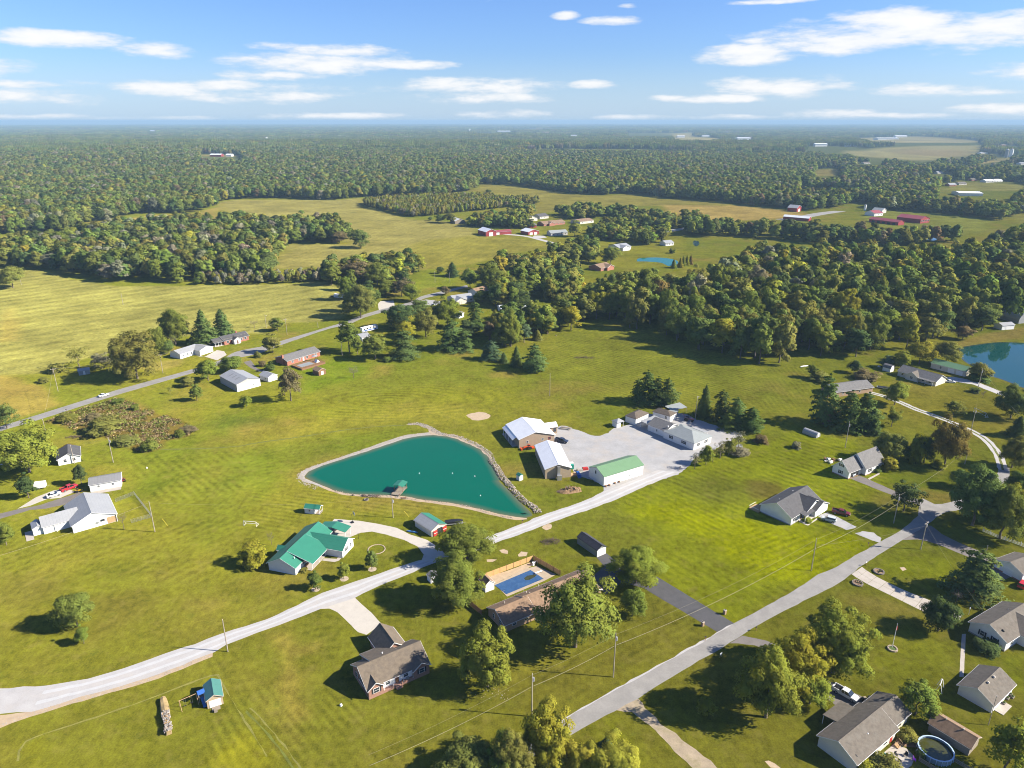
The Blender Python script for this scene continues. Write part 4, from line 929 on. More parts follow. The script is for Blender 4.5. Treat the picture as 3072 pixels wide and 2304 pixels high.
def pick(pal, n):
    names = [p[0] for p in PAL[pal]]; w = np.array([p[1] for p in PAL[pal]]); w = w / w.sum()
    return [names[i] for i in wr.choice(len(names), n, p=w)]
def stand(P, step, h, w, pal, where):
    x, y = scatter(P, step); k = clear_of_built(x, y); x, y = x[k], y[k]
    hh = wr.uniform(h[0], h[1], len(x)); ww = wr.uniform(w[0], w[1], len(x))
    for i, c in enumerate(pick(pal, len(x))): TREES.append((x[i], y[i], hh[i], ww[i], c, where))
stand(WOOD_RIGHT, 12.5, (16, 28), (12, 21), 'right', 'right')
stand(WOOD_LEFT, 11.5, (14, 22), (12, 18), 'left', 'left')
stand(SCRUB_ROW, 5.5, (6, 10), (4.5, 7), 'row', 'row')
stand(PLANTATION, 6.0, (9, 13), (5, 7.5), 'plant', 'plant')
stand(BELT, 12, (14, 21), (12, 17), 'belt', 'belt')
stand(poly(('K', [(660, 560), (680, 400), (850, 330), (1100, 310), (1400, 310), (1600, 350), (1600, 425), (1400, 390), (1000, 415), (850, 425), (720, 495)])), 9.5, (8, 13), (9, 14), 'village', 'village')
for P, st in VILLAGE: stand(P, st * (.8 if st < 14 else 1), (10, 18), (11, 16), 'village', 'village')
# far woods: one mass to the horizon, thinning into broader crowns with distance
fx, fy, fh, fw = [], [], [], []
for r0, r1, step, hw in ((500, 1500, 10.5, (14, 22, 12, 18)), (1500, 3000, 13.0, (14, 23, 13, 21)), (3000, 5500, 24.0, (15, 22, 22, 34)), (5500, 10000, 48.0, (15, 23, 44, 66)), (10000, 22000, 120.0, (16, 26, 100, 150))):
    X, Y = np.meshgrid(np.arange(-r1 * .80, r1 * .80, step), np.arange(300, r1, step * .92))
    X = (X + (np.arange(X.shape[0]) % 2)[:, None] * step * .5 + wr.uniform(-.45, .45, X.shape) * step).ravel(); Y = (Y + wr.uniform(-.45, .45, Y.shape) * step).ravel()
    d = np.hypot(X, Y); k = (d >= r0) & (d < r1) & (np.abs(X) < Y * .86 + 40)
    X, Y = X[k], Y[k]
    u, v = proj(X, Y, 0.0)
    vl = np.interp(u, [p[0] for p in FAR_LINE], [p[1] for p in FAR_LINE])
    k = v < vl
    for P in OPEN:        # a field only shows if the trees in front of it are cleared too
        for sc_ in ((1,) if r0 < 1000 else (1, 1.06, 1.12, 1.18)): k &= ~inside(X * sc_, Y * sc_, P)
    for q_, x_, y_, L_ in SPOTS:
        p_ = g(q_, x_, y_); D_ = p_.length; a_ = np.arctan2(X, Y) - math.atan2(p_.x + L_ * .4, p_.y); d_ = np.hypot(X, Y)
        k &= ~((np.abs(a_) * D_ < L_ * .75 + 8) & (d_ < D_ + L_ * .6) & (d_ > D_ * .84))
    if r0 >= 3000:      # scattered far fields
        k &= ~((fbm(X, Y, 1400, 3) > .585) & (X > -.05 * Y))
    k &= clear_of_built(X, Y)
    X, Y = X[k], Y[k]
    fx.append(X); fy.append(Y); fh.append(wr.uniform(hw[0], hw[1], len(X))); fw.append(wr.uniform(hw[2], hw[3], len(X)))
fx = np.concatenate(fx); fy = np.concatenate(fy); fh = np.concatenate(fh); fw = np.concatenate(fw)
fc = pick('far', len(fx))
# the 300 woodland trees that show largest stand as trees of their own
TREES.sort(key=lambda t: t[1])
NAMES = {'right': 'in the broad wood behind the mown field', 'left': 'in the wood beyond the striped hay field', 'row': 'in the scrubby row below the meadow', 'plant': 'in the planted block', 'belt': 'in the dark belt', 'village': 'among the village houses'}
CW = dict(green='mid green', olive='olive green', deep='deep green', dark='very dark', yellow='yellowing', grey='greyish half-bare', rust='rust tinged', lime='light green', brown='brownish', gold='golden')
GRP = {'right': 'trees of the broad wood', 'left': 'trees of the wood beyond the hay field', 'row': 'trees of the scrubby row', 'plant': 'trees of the planted block', 'belt': 'trees of the dark belt', 'village': 'trees among the village houses'}
own = [t for t in TREES if t[5] in ('right', 'village', 'left', 'row')]
own.sort(key=lambda t: math.hypot(t[0], t[1]) - t[3] * 3)
own = own[:290]
ids = set(id(t) for t in own)
med = {k: (np.median([t[0] for t in own if t[5] == k] or [0]), np.quantile([t[1] for t in own if t[5] == k] or [0], (.33, .67))) for k in NAMES}
for x, y, h, w, c, where in own:
    mx, (q1, q2) = med[where]; zone = ('near edge', 'middle', 'far side')[int(y > q1) + int(y > q2)] + (', left half' if x < mx else ', right half')
    plant(tr.choice(('wood', 'wood', 'wood', 'big', 'oval')), (x, y), h, w, c, f'{CW[c]} tree {NAMES[where]}, {zone}', 'tree', GRP[where], 'woodland_tree')
rest = [t for t in TREES if id(t) not in ids]
PROTO = bpy.data.collections.new('far_tree_crowns')
for i, s in enumerate((1, 2, 3, 4, 5, 6)):
    me = broadleaf('far_crown', 200 + s, .0, 18, 46, .062, .24, asp=.75, material='leaf_wood', lump=.25)
    PROTO.objects.link(bpy.data.objects.new('far_crown', me))
for s in (1, 2, 3):       # a close group of crowns for the distance
    rng = np.random.default_rng(300 + s); C = []; U = []; V = []; cl = []
    for q in range(16):
        n = 26; d = unit(rng.normal(size=(n, 3))); d[:, 2] = np.abs(d[:, 2])
        r = rng.uniform(.09, .15); c0 = np.array([rng.uniform(-.42, .42), rng.uniform(-.42, .42), .35 + rng.uniform(-.12, .12)])
        C.append(c0 + d * np.array([r, r, .55])); N = unit(d * np.array([1, 1, .6]) + rng.normal(size=d.shape) * .4)
        u_, v_ = leaf_axes(rng, N, .045, 5.0); U.append(u_); V.append(v_); cl.append(np.full(n, rng.random()))
    me = quads_mesh('far_crown', np.concatenate(C), np.concatenate(U), np.concatenate(V), np.concatenate(cl), M('leaf_wood'))
    PROTO.objects.link(bpy.data.objects.new('zz_far_group', me))
def woods_object(name, x, y, h, w, cols, idx, label=None):
    me = bpy.data.meshes.new(name); n = len(x)
    z = terrain(x, y)
    me.vertices.add(n); me.vertices.foreach_set('co', np.stack([x, y, z], 1).astype(np.float32).ravel())
    def attr(nm, typ, key, val):
        a = me.attributes.new(nm, typ, 'POINT'); a.data.foreach_set(key, val)
    attr('size', 'FLOAT_VECTOR', 'vector', np.stack([w, w, h], 1).astype(np.float32).ravel())
    attr('turn', 'FLOAT', 'value', wr.uniform(0, 6.28, n).astype(np.float32))
    attr('which', 'INT', 'value', np.asarray(idx, np.int32))
    tint = np.array([GREEN[c] for c in cols]) * wr.uniform(.54, 1.14, (n, 1)) * wr.uniform(.88, 1.12, (n, 3))
    attr('tint', 'FLOAT_COLOR', 'color', np.concatenate([tint, np.ones((n, 1))], 1).astype(np.float32).ravel())
    o = link(bpy.data.objects.new(name, me))
    ng = bpy.data.node_groups.new(name, 'GeometryNodeTree')
    ng.interface.new_socket('Geometry', in_out='INPUT', socket_type='NodeSocketGeometry'); ng.interface.new_socket('Geometry', in_out='OUTPUT', socket_type='NodeSocketGeometry')
    A = ng.nodes.new
    gi = A('NodeGroupInput'); go = A('NodeGroupOutput'); m2p = A('GeometryNodeMeshToPoints'); iop = A('GeometryNodeInstanceOnPoints'); ci = A('GeometryNodeCollectionInfo')
    ci.inputs[0].default_value = PROTO; ci.inputs['Separate Children'].default_value = True; ci.inputs['Reset Children'].default_value = True
    def named(nm, typ):
        q = A('GeometryNodeInputNamedAttribute'); q.data_type = typ; q.inputs[0].default_value = nm; return q.outputs[0]
    cb = A('ShaderNodeCombineXYZ')
    L = ng.links.new
    L(gi.outputs[0], m2p.inputs[0]); L(m2p.outputs[0], iop.inputs['Points']); L(ci.outputs[0], iop.inputs['Instance'])
    iop.inputs['Pick Instance'].default_value = True
    L(named('which', 'INT'), iop.inputs['Instance Index']); L(named('turn', 'FLOAT'), cb.inputs[2]); L(cb.outputs[0], iop.inputs['Rotation']); L(named('size', 'FLOAT_VECTOR'), iop.inputs['Scale'])
    L(iop.outputs[0], go.inputs[0])
    md = o.modifiers.new('trees', 'NODES'); md.node_group = ng
    o['kind'] = 'stuff'
    if label: o['label'] = label
    return o
rx = np.array([t[0] for t in rest]); ry = np.array([t[1] for t in rest])
woods_object('woods', rx, ry, np.array([t[2] for t in rest]), np.array([t[3] for t in rest]), [t[4] for t in rest], wr.integers(0, 6, len(rest)), 'deeper trees of the woods, belt and planted block')
isfar = np.hypot(fx, fy) > 3000
woods_object('forest', fx, fy, fh, fw, fc, np.where(isfar, 6 + wr.integers(0, 3, len(fx)), wr.integers(0, 6, len(fx))), 'unbroken mixed forest running to the horizon')
print('woodland trees', len(TREES), 'own', len(own), 'far', len(fx))
# ================================================================== BUILDINGS
mat('white_siding', (0.74, 0.73, 0.70), 0.7, 0.05, 0.8, laps=0.18, bump=.2)
mat('white_panel', (0.76, 0.76, 0.74), 0.55, 0.05, 0.8, seams=('x', 0.9))
mat('white_paint', (0.80, 0.79, 0.76), 0.6, 0.04, 1.0)
mat('cream_siding', (0.62, 0.58, 0.48), 0.75, 0.06, 0.8, laps=0.2, bump=.2)
mat('tan_panel', (0.36, 0.27, 0.19), 0.7, 0.08, 0.8, seams=('x', 0.6))
mat('beige_panel', (0.45, 0.35, 0.23), 0.7, 0.08, 0.8, seams=('x', 0.6))
mat('grey_panel', (0.46, 0.44, 0.41), 0.7, 0.08, 0.8, seams=('x', 0.6))
mat('red_panel', (0.26, 0.035, 0.035), 0.6, 0.10, 0.8, seams=('x', 0.9))
mat('brick', (0.33, 0.185, 0.135), 0.9, 0.18, 2.0, laps=0.22, bump=.3)
mat('tan_brick', (0.34, 0.235, 0.15), 0.9, 0.16, 2.0, laps=0.22, bump=.3)
mat('red_brick', (0.36, 0.155, 0.105), 0.9, 0.18, 2.0, laps=0.22, bump=.3)
mat('log_wood', (0.30, 0.17, 0.075), 0.85, 0.18, 2.0, laps=0.3)
mat('raw_wood', (0.44, 0.29, 0.15), 0.85, 0.14, 2.5)
mat('new_wood', (0.52, 0.32, 0.13), 0.85, 0.12, 2.5)
mat('grey_wood', (0.27, 0.225, 0.17), 0.9, 0.16, 2.5)
mat('brown_wood', (0.22, 0.12, 0.06), 0.9, 0.16, 2.5)
mat('shingle_taupe', (0.135, 0.116, 0.094), 0.95, 0.24, 1.2, bump=.5, bscale=14, dirt=(0.17, .155, .13))
mat('shingle_umber', (0.115, 0.092, 0.072), 0.95, 0.24, 1.2, bump=.5, bscale=14)
mat('shingle_tan', (0.150, 0.120, 0.088), 0.95, 0.24, 1.2, bump=.5, bscale=14, dirt=(0.12, .10, .08))
mat('shingle_charcoal', (0.085, 0.083, 0.085), 0.9, 0.24, 1.2, bump=.5, bscale=14)
mat('shingle_grey', (0.155, 0.150, 0.145), 0.92, 0.24, 1.2, bump=.5, bscale=14)
mat('shingle_brown', (0.235, 0.155, 0.098), 0.95, 0.24, 1.2, bump=.5, bscale=14, dirt=(0.15, 0.10, 0.065))
mat('shingle_dark', (0.045, 0.045, 0.055), 0.9, 0.24, 1.2, bump=.5, bscale=14)
mat('metal_green', (0.032, 0.185, 0.120), 0.45, 0.07, 0.5, spec=.5, seams=('x', 0.9))
mat('metal_sage', (0.135, 0.245, 0.125), 0.45, 0.07, 0.5, spec=.5, seams=('x', 0.9))
mat('metal_teal', (0.07, 0.20, 0.165), 0.42, 0.07, 0.5, spec=.5, seams=('y', 0.75))
mat('metal_white', (0.78, 0.79, 0.80), 0.40, 0.08, 0.4, spec=.5, seams=('y', 0.9))
mat('metal_grey', (0.22, 0.218, 0.215), 0.45, 0.08, 0.5, spec=.5, seams=('x', 0.9))
mat('metal_pale', (0.31, 0.315, 0.32), 0.45, 0.08, 0.4, spec=.5, seams=('x', 0.9))
mat('metal_slate', (0.27, 0.29, 0.28), 0.45, 0.08, 0.5, spec=.5, seams=('x', 0.9))
mat('metal_red', (0.27, 0.055, 0.060), 0.5, 0.10, 0.5, spec=.5, seams=('x', 0.9))
mat('trim_white', (0.80, 0.79, 0.77), 0.5, 0.03, 1.0)
mat('trim_tan', (0.52, 0.46, 0.38), 0.6, 0.05, 1.0)
mat('shutter_black', (0.025, 0.027, 0.03), 0.6, 0.1, 3.0)
mat('door_white', (0.80, 0.79, 0.76), 0.5, 0.04, 1.0, laps=0.5)
mat('door_red', (0.45, 0.04, 0.03), 0.5, 0.08, 1.0)
mat('door_brown', (0.16, 0.08, 0.045), 0.5, 0.1, 1.0)
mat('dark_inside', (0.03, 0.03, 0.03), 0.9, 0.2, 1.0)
mat('block', (0.30, 0.28, 0.26), 0.9, 0.12, 1.5)
mat('steel', (0.55, 0.55, 0.55), 0.35, 0.08, 2, metal=.7)
mat('black_plastic', (0.02, 0.02, 0.022), 0.5, 0.2, 2)
def glass(name, col, rough=.06):
    m = mat(name, col, rough, 0.05, 1.0, spec=.8); return m
glass('glass', (0.035, 0.045, 0.055)); glass('car_glass', (0.012, 0.016, 0.02)); glass('pale_glass', (0.25, .33, .38))

class Bld:
    """a building: an Empty at its near corner A, local x from A towards B, local y away to the left of that line"""
    def __init__(s, name, label, A, B, cat='house', group=None, z=0.0):
        a = g(*A) if isinstance(A[0], str) else Vector((A[0], A[1], 0)); b = g(*B) if isinstance(B[0], str) else Vector((B[0], B[1], 0))
        zz = float(terrain(a.x, a.y)) + z
        s.L = (b - a).length
        s.root = empty(name, (a.x, a.y, zz), math.atan2(b.y - a.y, b.x - a.x), label, cat, group)
    def part(s, name, mb, material, parent=None, smooth=False, label=None):
        o = mb.obj(name, M(material), parent or s.root, smooth)
        if label: o['label'] = label
        return o
    def gable(s, x0, x1, y0, y1, ev, rg, ax='x', wall='white_siding', roof='shingle_grey', oh=.45, t=.16, z0=0.0, walls=True, trim='trim_white', off=.5, gable_wall=None, base=None):
        """walls with a gable roof; ridge along ax; off = where the ridge sits across the span"""
        if ax == 'x': a, b, p0, p1 = x0, x1, y0, y1
        else: a, b, p0, p1 = y0, y1, x0, x1
        c = p0 + (p1 - p0) * off
        if walls:
            prof = [(p0, z0), (p1, z0), (p1, ev), (c, rg - .02), (p0, ev)]
            w = MB(); w.extrude(prof, ax, a, b); w = s.part('wall', w, wall)
            if base:
                s.part('foundation', MB().box(x0 - .03, x1 + .03, y0 - .03, y1 + .03, z0 - .05, z0 + .35), base, w)
        s0 = (rg - ev) / (c - p0); s1 = (rg - ev) / (p1 - c)
        prof = [(p0 - oh, ev - s0 * oh), (c, rg), (p1 + oh, ev - s1 * oh), (p1 + oh, ev - s1 * oh + t), (c, rg + t), (p0 - oh, ev - s0 * oh + t)]
        r = MB(); r.extrude(prof, ax, a - oh, b + oh)
        r = s.part('roof', r, roof)
        if trim:
            for e in (a - oh - .04, b + oh):       # barge boards at the gables
                f = MB(); f.extrude([(p0 - oh, ev - s0 * oh - .03), (c, rg - .03), (p1 + oh, ev - s1 * oh - .03), (p1 + oh, ev - s1 * oh + t - .02), (c, rg + t - .02), (p0 - oh, ev - s0 * oh + t - .02)], ax, e, e + .04)
                s.part('barge_board', f, trim, r)
            for q, sl in ((p0 - oh, s0), (p1 + oh, s1)):   # gutters along the eaves
                zz = ev - sl * oh
                f = MB(); k = -.10 if q < c else .02
                f.extrude([(q + k, zz + .02), (q + k + .08, zz + .02), (q + k + .08, zz + t - .07), (q + k, zz + t - .07)], ax, a - oh, b + oh)
                s.part('gutter', f, trim, r)
        cap = MB(); cap.extrude([(c - .22, rg + t - .22 * s0 + .015), (c, rg + t + .03), (c + .22, rg + t - .22 * s1 + .015), (c, rg + t - .02)], ax, a - oh, b + oh)
        s.part('ridge_cap', cap, roof, r)
        return r
    def hip(s, x0, x1, y0, y1, ev, rg, wall='white_siding', roof='shingle_grey', oh=.45, t=.14, inset=None, walls=True, z0=0.0):
        if walls: s.part('wall', MB().box(x0, x1, y0, y1, z0, ev), wall)
        X0, X1, Y0, Y1 = x0 - oh, x1 + oh, y0 - oh, y1 + oh
        k = min(X1 - X0, Y1 - Y0) / 2 if inset is None else inset
        if X1 - X0 >= Y1 - Y0: r0, r1 = (X0 + k, (Y0 + Y1) / 2), (X1 - k, (Y0 + Y1) / 2)
        else: r0, r1 = ((X0 + X1) / 2, Y0 + k), ((X0 + X1) / 2, Y1 - k)
        m = MB()
        vs = [(X0, Y0, ev), (X1, Y0, ev), (X1, Y1, ev), (X0, Y1, ev), (X0, Y0, ev + t), (X1, Y0, ev + t), (X1, Y1, ev + t), (X0, Y1, ev + t), (*r0, rg), (*r1, rg)]
        if X1 - X0 >= Y1 - Y0: fs = [(4, 5, 9, 8), (5, 6, 9), (6, 7, 8, 9), (7, 4, 8)]
        else: fs = [(4, 5, 8), (5, 6, 9, 8), (6, 7, 9), (7, 4, 8, 9)]
        m.add(vs, fs + [(0, 3, 2, 1), (0, 1, 5, 4), (1, 2, 6, 5), (2, 3, 7, 6), (3, 0, 4, 7)])
        return s.part('roof', m, roof)
    def lean(s, x0, x1, y0, y1, za, zb, ax='y', roof='shingle_grey', t=.14, name='porch_roof', parent=None):
        """single slope from za (low coordinate along ax) to zb"""
        m = MB()
        if ax == 'y': m.extrude([(y0, za), (y1, zb), (y1, zb + t), (y0, za + t)], 'x', x0, x1)
        else: m.extrude([(x0, za), (x1, zb), (x1, zb + t), (x0, za + t)], 'y', y0, y1)
        return s.part(name, m, roof, parent)
    def box(s, name, x0, x1, y0, y1, z0, z1, material, parent=None):
        return s.part(name, MB().box(x0, x1, y0, y1, z0, z1), material, parent)
    def bar(s, name, a, b, r, material, parent=None, n=6):
        return s.part(name, MB().bar(a, b, r, n), material, parent)
    def _plane(s, face, p, t, z, w, h, d0, d1):
        if face == 's': return (t - w / 2, t + w / 2, p - d1, p - d0, z, z + h)
        if face == 'n': return (t - w / 2, t + w / 2, p + d0, p + d1, z, z + h)
        if face == 'w': return (p - d1, p - d0, t - w / 2, t + w / 2, z, z + h)
        return (p + d0, p + d1, t - w / 2, t + w / 2, z, z + h)
    def win(s, face, p, t, z=1.0, w=1.1, h=1.25, shut=False, frame='trim_white', pane='glass', split=True, shutter='shutter_black'):
        """window on the wall face ('s','n','w','e') lying in plane p, centred at t"""
        f = MB().box(*s._plane(face, p, t, z, w, h, .003, .06)); f = s.part('window', f, frame)
        if split:
            for k in (0, 1): s.part('pane', MB().box(*s._plane(face, p, t, z + .07 + k * (h / 2 - .02), w - .16, h / 2 - .10, .05, .066)), pane, f)
        else: s.part('pane', MB().box(*s._plane(face, p, t, z + .08, w - .16, h - .16, .05, .066)), pane, f)
        if shut:
            for q in (-1, 1): s.part('shutter', MB().box(*s._plane(face, p, t + q * (w / 2 + .22), z - .03, .36, h + .06, .003, .05)), shutter, f)
        return f
    def door(s, face, p, t, w=.95, h=2.05, z=0.15, material='door_white'):
        f = s.part('door', MB().box(*s._plane(face, p, t, z, w, h, .003, .06)), material)
        s.part('handle', MB().box(*s._plane(face, p, t + w * .36, z + .95, .06, .16, .06, .11)), 'steel', f); return f
    def big_door(s, face, p, t, w=2.6, h=2.2, z=0.02, material='door_white', n=4):
        f = s.part('garage_door', MB().box(*s._plane(face, p, t, z, w, h, .003, .05)), 'trim_white')
        for k in range(n):
            s.part('panel', MB().box(*s._plane(face, p, t, z + .03 + k * (h - .06) / n, w - .16, (h - .06) / n - .04, .05, .075)), material, f)
        return f
    def vent(s, x, y, z, material='trim_white', r=.14, h=.45):
        return s.bar('roof_vent', (x, y, z - .1), (x, y, z + h), r, material)

# ---- brick house in the foreground
b = Bld('brick_house', 'brick house with taupe shingle roof and two small front gables below the gravel lane', ('B', 975, 1085), ('B', 1470, 866))
b.gable(0, 15.5, .25, 9.2, 2.9, 5.6, 'x', 'brick', 'shingle_tan', .4)
b.gable(3.2, 9.6, 4.45, 11.6, 2.6, 5.63, 'x', 'brick', 'shingle_tan', .35, off=.04, trim='trim_white')
b.gable(7.4, 13.6, 8.4, 16.4, 2.75, 5.2, 'y', 'brick', 'shingle_tan', .4)
for x0, x1 in ((0, 3.6), (11.4, 15.5)): b.gable(x0, x1, -.55, 4.0, 2.75, 4.15, 'y', 'brick', 'shingle_tan', .35)
b.box('porch_floor', 3.62, 11.38, -.55, .24, 0, .75, 'brick'); b.box('porch_back', 3.8, 11.2, .16, .245, .78, 2.8, 'trim_white')
b.door('s', .16, 7.4, z=.78, material='door_brown'); b.win('s', .16, 5.0, 1.4, 1.2, 1.2); b.win('s', .16, 9.6, 1.4, 1.4, 1.2)
for x in (3.8, 6.2, 8.8, 11.2): b.bar('porch_post', (x, -.45, .75), (x, -.45, 2.75), .07, 'trim_white')
b.box('steps', 6.6, 8.2, -1.3, -.56, 0, .45, 'brick'); b.box('steps', 6.6, 8.2, -.95, -.57, .45, .7, 'brick')
b.win('s', -.55, 1.9, 1.2, 1.5, 1.35, True); b.win('s', -.55, 13.5, 1.2, 1.5, 1.35, True)
b.win('w', 0, 6.6, 1.2, 1.0, 1.3, True); b.win('w', 0, 3.4, 1.2, 1.0, 1.3); b.big_door('n', 16.4, 10.5, 4.8, 2.2); b.vent(6.6, 6.4, 5.0)
b.box('planter', 8.5, 9.0, -.35, 0, .76, 1.2, 'brown_wood'); b.box('porch_chair', 9.6, 10.3, -.3, .1, .76, 1.3, 'metal_slate')

# ---- play shed with the teal roof
b = Bld('garden_shed', 'small tan shed with teal metal roof and white roll door', ('A', 1712, 1172), ('A', 1840, 1130), 'shed')
b.gable(0, 3.4, 0, 5.4, 2.3, 3.35, 'y', 'beige_panel', 'metal_teal', .2, trim='trim_tan')
b.big_door('s', 0, 1.7, 2.5, 1.9, material='door_white', n=5); b.box('ramp', .8, 2.6, -1.3, -.06, 0, .12, 'grey_wood'); b.box('ramp_table', 1.2, 1.9, -2.0, -1.35, 0, .7, 'grey_wood')

# ---- ranch house with the pool
b = Bld('ranch_house', 'long brown roofed tan brick ranch house beside the blue swimming pool', ('B', 2095, 540), ('C', 845, 192))
b.gable(0, 9.5, -.2, 8.0, 2.6, 4.7, 'x', 'tan_brick', 'shingle_brown', .4)
b.gable(9.0, 30.5, .9, 8.2, 2.6, 4.55, 'x', 'tan_brick', 'shingle_brown', .4)
b.lean(9.2, 20.5, -1.9, .8, 2.42, 3.0, roof='shingle_brown')
b.box('porch_floor', 9.6, 20.5, -1.9, .85, 0, .2, 'concrete')
for x in (10.0, 12.6, 15.2, 17.8, 20.2): b.bar('porch_post', (x, -1.8, .2), (x, -1.8, 2.45), .08, 'brown_wood')
b.gable(24.5, 30.5, -2.2, 4.5, 2.6, 4.0, 'y', 'tan_brick', 'shingle_brown', .4)
for t in (2.0, 5.2): b.win('w', 0, t, 1.1, .9, 1.4)
b.win('s', -.2, 3.0, 1.1, 1.3, 1.2); b.win('s', -.2, 6.8, 1.1, 1.3, 1.2); b.door('s', .9, 14, material='door_brown'); b.win('s', .9, 17, 1.1, 1.5, 1.2); b.big_door('e', 30.5, 1.0, 4.6, 2.2)
for x, y in ((3.6, 5.6), (9.5, 5.0), (11.6, 5.4), (11.0, 6.2), (15.5, 6.8)): b.vent(x, y, 4.1, 'trim_tan', .15, .35)
b.box('antenna_mast', 10.9, 11.0, 7.3, 7.4, 2.6, 4.3, 'steel')

b = Bld('pool_shed', 'little white shed with a brown gable roof at the corner of the pool yard', ('B', 1940, 214), ('B', 2013, 186), 'shed')
b.gable(0, 2.9, 0, 3.4, 2.35, 3.5, 'y', 'white_siding', 'shingle_brown', .12); b.door('e', 2.9, 1.7, 1.3, 1.9, .08)
b = Bld('garden_shed', 'white shed half hidden under the tree by the gravel lane bend', ('B', 1490, 140), ('B', 1560, 112), 'shed')
b.gable(0, 2.6, 0, 2.2, 1.9, 2.5, 'y', 'white_siding', 'shingle_grey', .15)

# ---- dark garage behind the ranch house
b = Bld('narrow_garage', 'narrow dark roofed garage with a white door at the end of the black drive', ('G', 942, 1442), ('G', 1015, 1410), 'garage')
b.gable(0, 3.6, 0, 9.3, 2.4, 3.5, 'y', 'metal_slate', 'shingle_dark', .15, trim='shutter_black'); b.box('front_face', .02, 3.58, -.05, -.004, 0, 2.45, 'white_paint'); b.big_door('s', -.05, 1.8, 2.8, 2.1)

# ---- green roofed house
b = Bld('green_roof_house', 'white house with a wide green metal roof and a covered front porch', ('F', 385, 1592), (-59.75, 189.1))
# local x runs up the front (wall turned 73 degrees), y away to the left
b.gable(0, 20.5, .2, 9.2, 2.7, 5.0, 'x', 'white_panel', 'metal_green', .45)
b.gable(3.6, 13.0, -3.4, 9.0, 2.45, 5.14, 'x', 'white_panel', 'metal_green', .3, walls=False, off=.66)
b.gable(11.8, 18.6, -8.6, 4.5, 2.7, 4.75, 'y', 'white_panel', 'metal_green', .35)
b.lean(20.9, 24.8, -4.6, .2, 2.75, 3.7, 'y', 'metal_green', name='carport_roof'); b.lean(20.9, 24.8, .2, 5.0, 3.7, 2.75, 'y', 'metal_green', name='carport_roof')
for x, y in ((24.4, -4.3), (24.4, 4.7), (21.4, -4.3)): b.bar('carport_post', (x, y, 0), (x, y, 2.78), .08, 'trim_white')
b.box('porch_floor', 3.2, 11.78, -3.1, .15, 0, .14, 'concrete')
for x in (3.9, 7.6, 11.4): b.bar('porch_post', (x, -3.0, .1), (x, -3.0, 2.5), .07, 'trim_white')
for x in (5.2, 9.0): b.win('s', .2, x, 1.0, 1.2, 1.3, True)
b.door('s', .2, 7.0, material='door_brown'); b.win('s', -8.6, 14.2, 1.2, .9, 1.1, True); b.win('s', -8.6, 16.8, 1.2, .9, 1.1); b.win('n', 9.2, 6, 1.0); b.win('n', 9.2, 12, 1.0)
b.gable(7.0, 9.0, 8.0, 11.0, 2.3, 3.3, 'y', 'white_panel', 'metal_green', .15); b.vent(2.4, 1.8, 4.0)
b.box('porch_bench', 4.4, 5.6, -.6, -.1, .15, .8, 'brown_wood')

b = Bld('playhouse', 'white playhouse with green roof and open porch standing alone on the lawn', ('F', 455, 1078), ('F', 580, 1090), 'playhouse')
b.gable(0, 3.6, 0, 2.6, 2.0, 2.9, 'x', 'white_panel', 'metal_green', .15); b.gable(3.4, 5.4, 0, 2.6, 2.0, 2.9, 'x', 'white_panel', 'metal_green', .15, walls=False)
for x, y in ((5.3, .08), (5.3, 2.5)): b.bar('porch_post', (x, y, 0), (x, y, 2.0), .05, 'trim_white')
b.box('porch_floor', 3.62, 5.4, 0, 2.6, 0, .15, 'grey_wood'); b.bar('porch_rail', (5.3, .1, .8), (5.3, 2.5, .8), .04, 'trim_white'); b.door('e', 3.6, 1.3, .8, 1.7); b.win('s', 0, 1.8, .9, .7, .7)

b = Bld('two_tone_barn', 'tan barn with one grey and one green roof slope and open red doors', ('F', 1508, 1275), ('F', 1620, 1222), 'barn')
b.gable(0, 5.6, 0, 8.9, 2.4, 3.7, 'y', 'cream_siding', 'metal_pale', .3, trim='trim_tan')
b.lean(2.82, 5.98, -.34, 9.24, 3.87, 2.47, 'x', 'metal_green', .05, 'green_roof_sheet')
for q, x in enumerate((.55, 4.3)):
    f = b.box('barn_door', x, x + 1.5, -.35, -.26, .05, 2.0, 'door_red'); b.box('cross_brace', x + .1, x + 1.4, -.38, -.352, .95, 1.1, 'trim_white', f)
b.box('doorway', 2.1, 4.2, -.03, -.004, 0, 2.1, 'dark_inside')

# ---- pale metal buildings by the pond
b = Bld('metal_workshop', 'large tan metal workshop with white roof and a side annex nearest the bare sand patch', ('G', 297, 540), ('G', 590, 497), 'workshop')
b.gable(0, 15.3, 0, 16.0, 4.0, 6.3, 'y', 'tan_panel', 'metal_white', .35, off=.46)
b.gable(14.5, 20.3, 9.0, 13.6, 3.2, 4.3, 'x', 'tan_panel', 'metal_white', .3)
for y in (4.5, 8.0, 11.5, 14.4): b.box('lean_post', -2.0, -1.85, y - .08, y + .08, 0, 2.9, 'trim_white')
b.lean(-2.1, -.36, 2.5, 15.8, 2.85, 3.85, 'x', 'metal_white', .1, 'porch_roof'); b.box('porch_floor', -2.2, -.03, 2.3, 16, 0, .12, 'concrete')
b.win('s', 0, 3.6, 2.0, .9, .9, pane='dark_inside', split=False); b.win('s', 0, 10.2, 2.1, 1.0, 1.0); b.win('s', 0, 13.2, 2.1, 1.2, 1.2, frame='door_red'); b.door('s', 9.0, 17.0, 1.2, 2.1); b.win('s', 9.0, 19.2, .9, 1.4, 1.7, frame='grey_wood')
b.box('entry_step', 15.6, 20.0, 7.2, 8.94, 0, .15, 'concrete')
b = Bld('metal_workshop', 'narrow beige metal workshop with bright white roof beside the gravel yard', ('G', 513, 793), ('G', 725, 778), 'workshop')
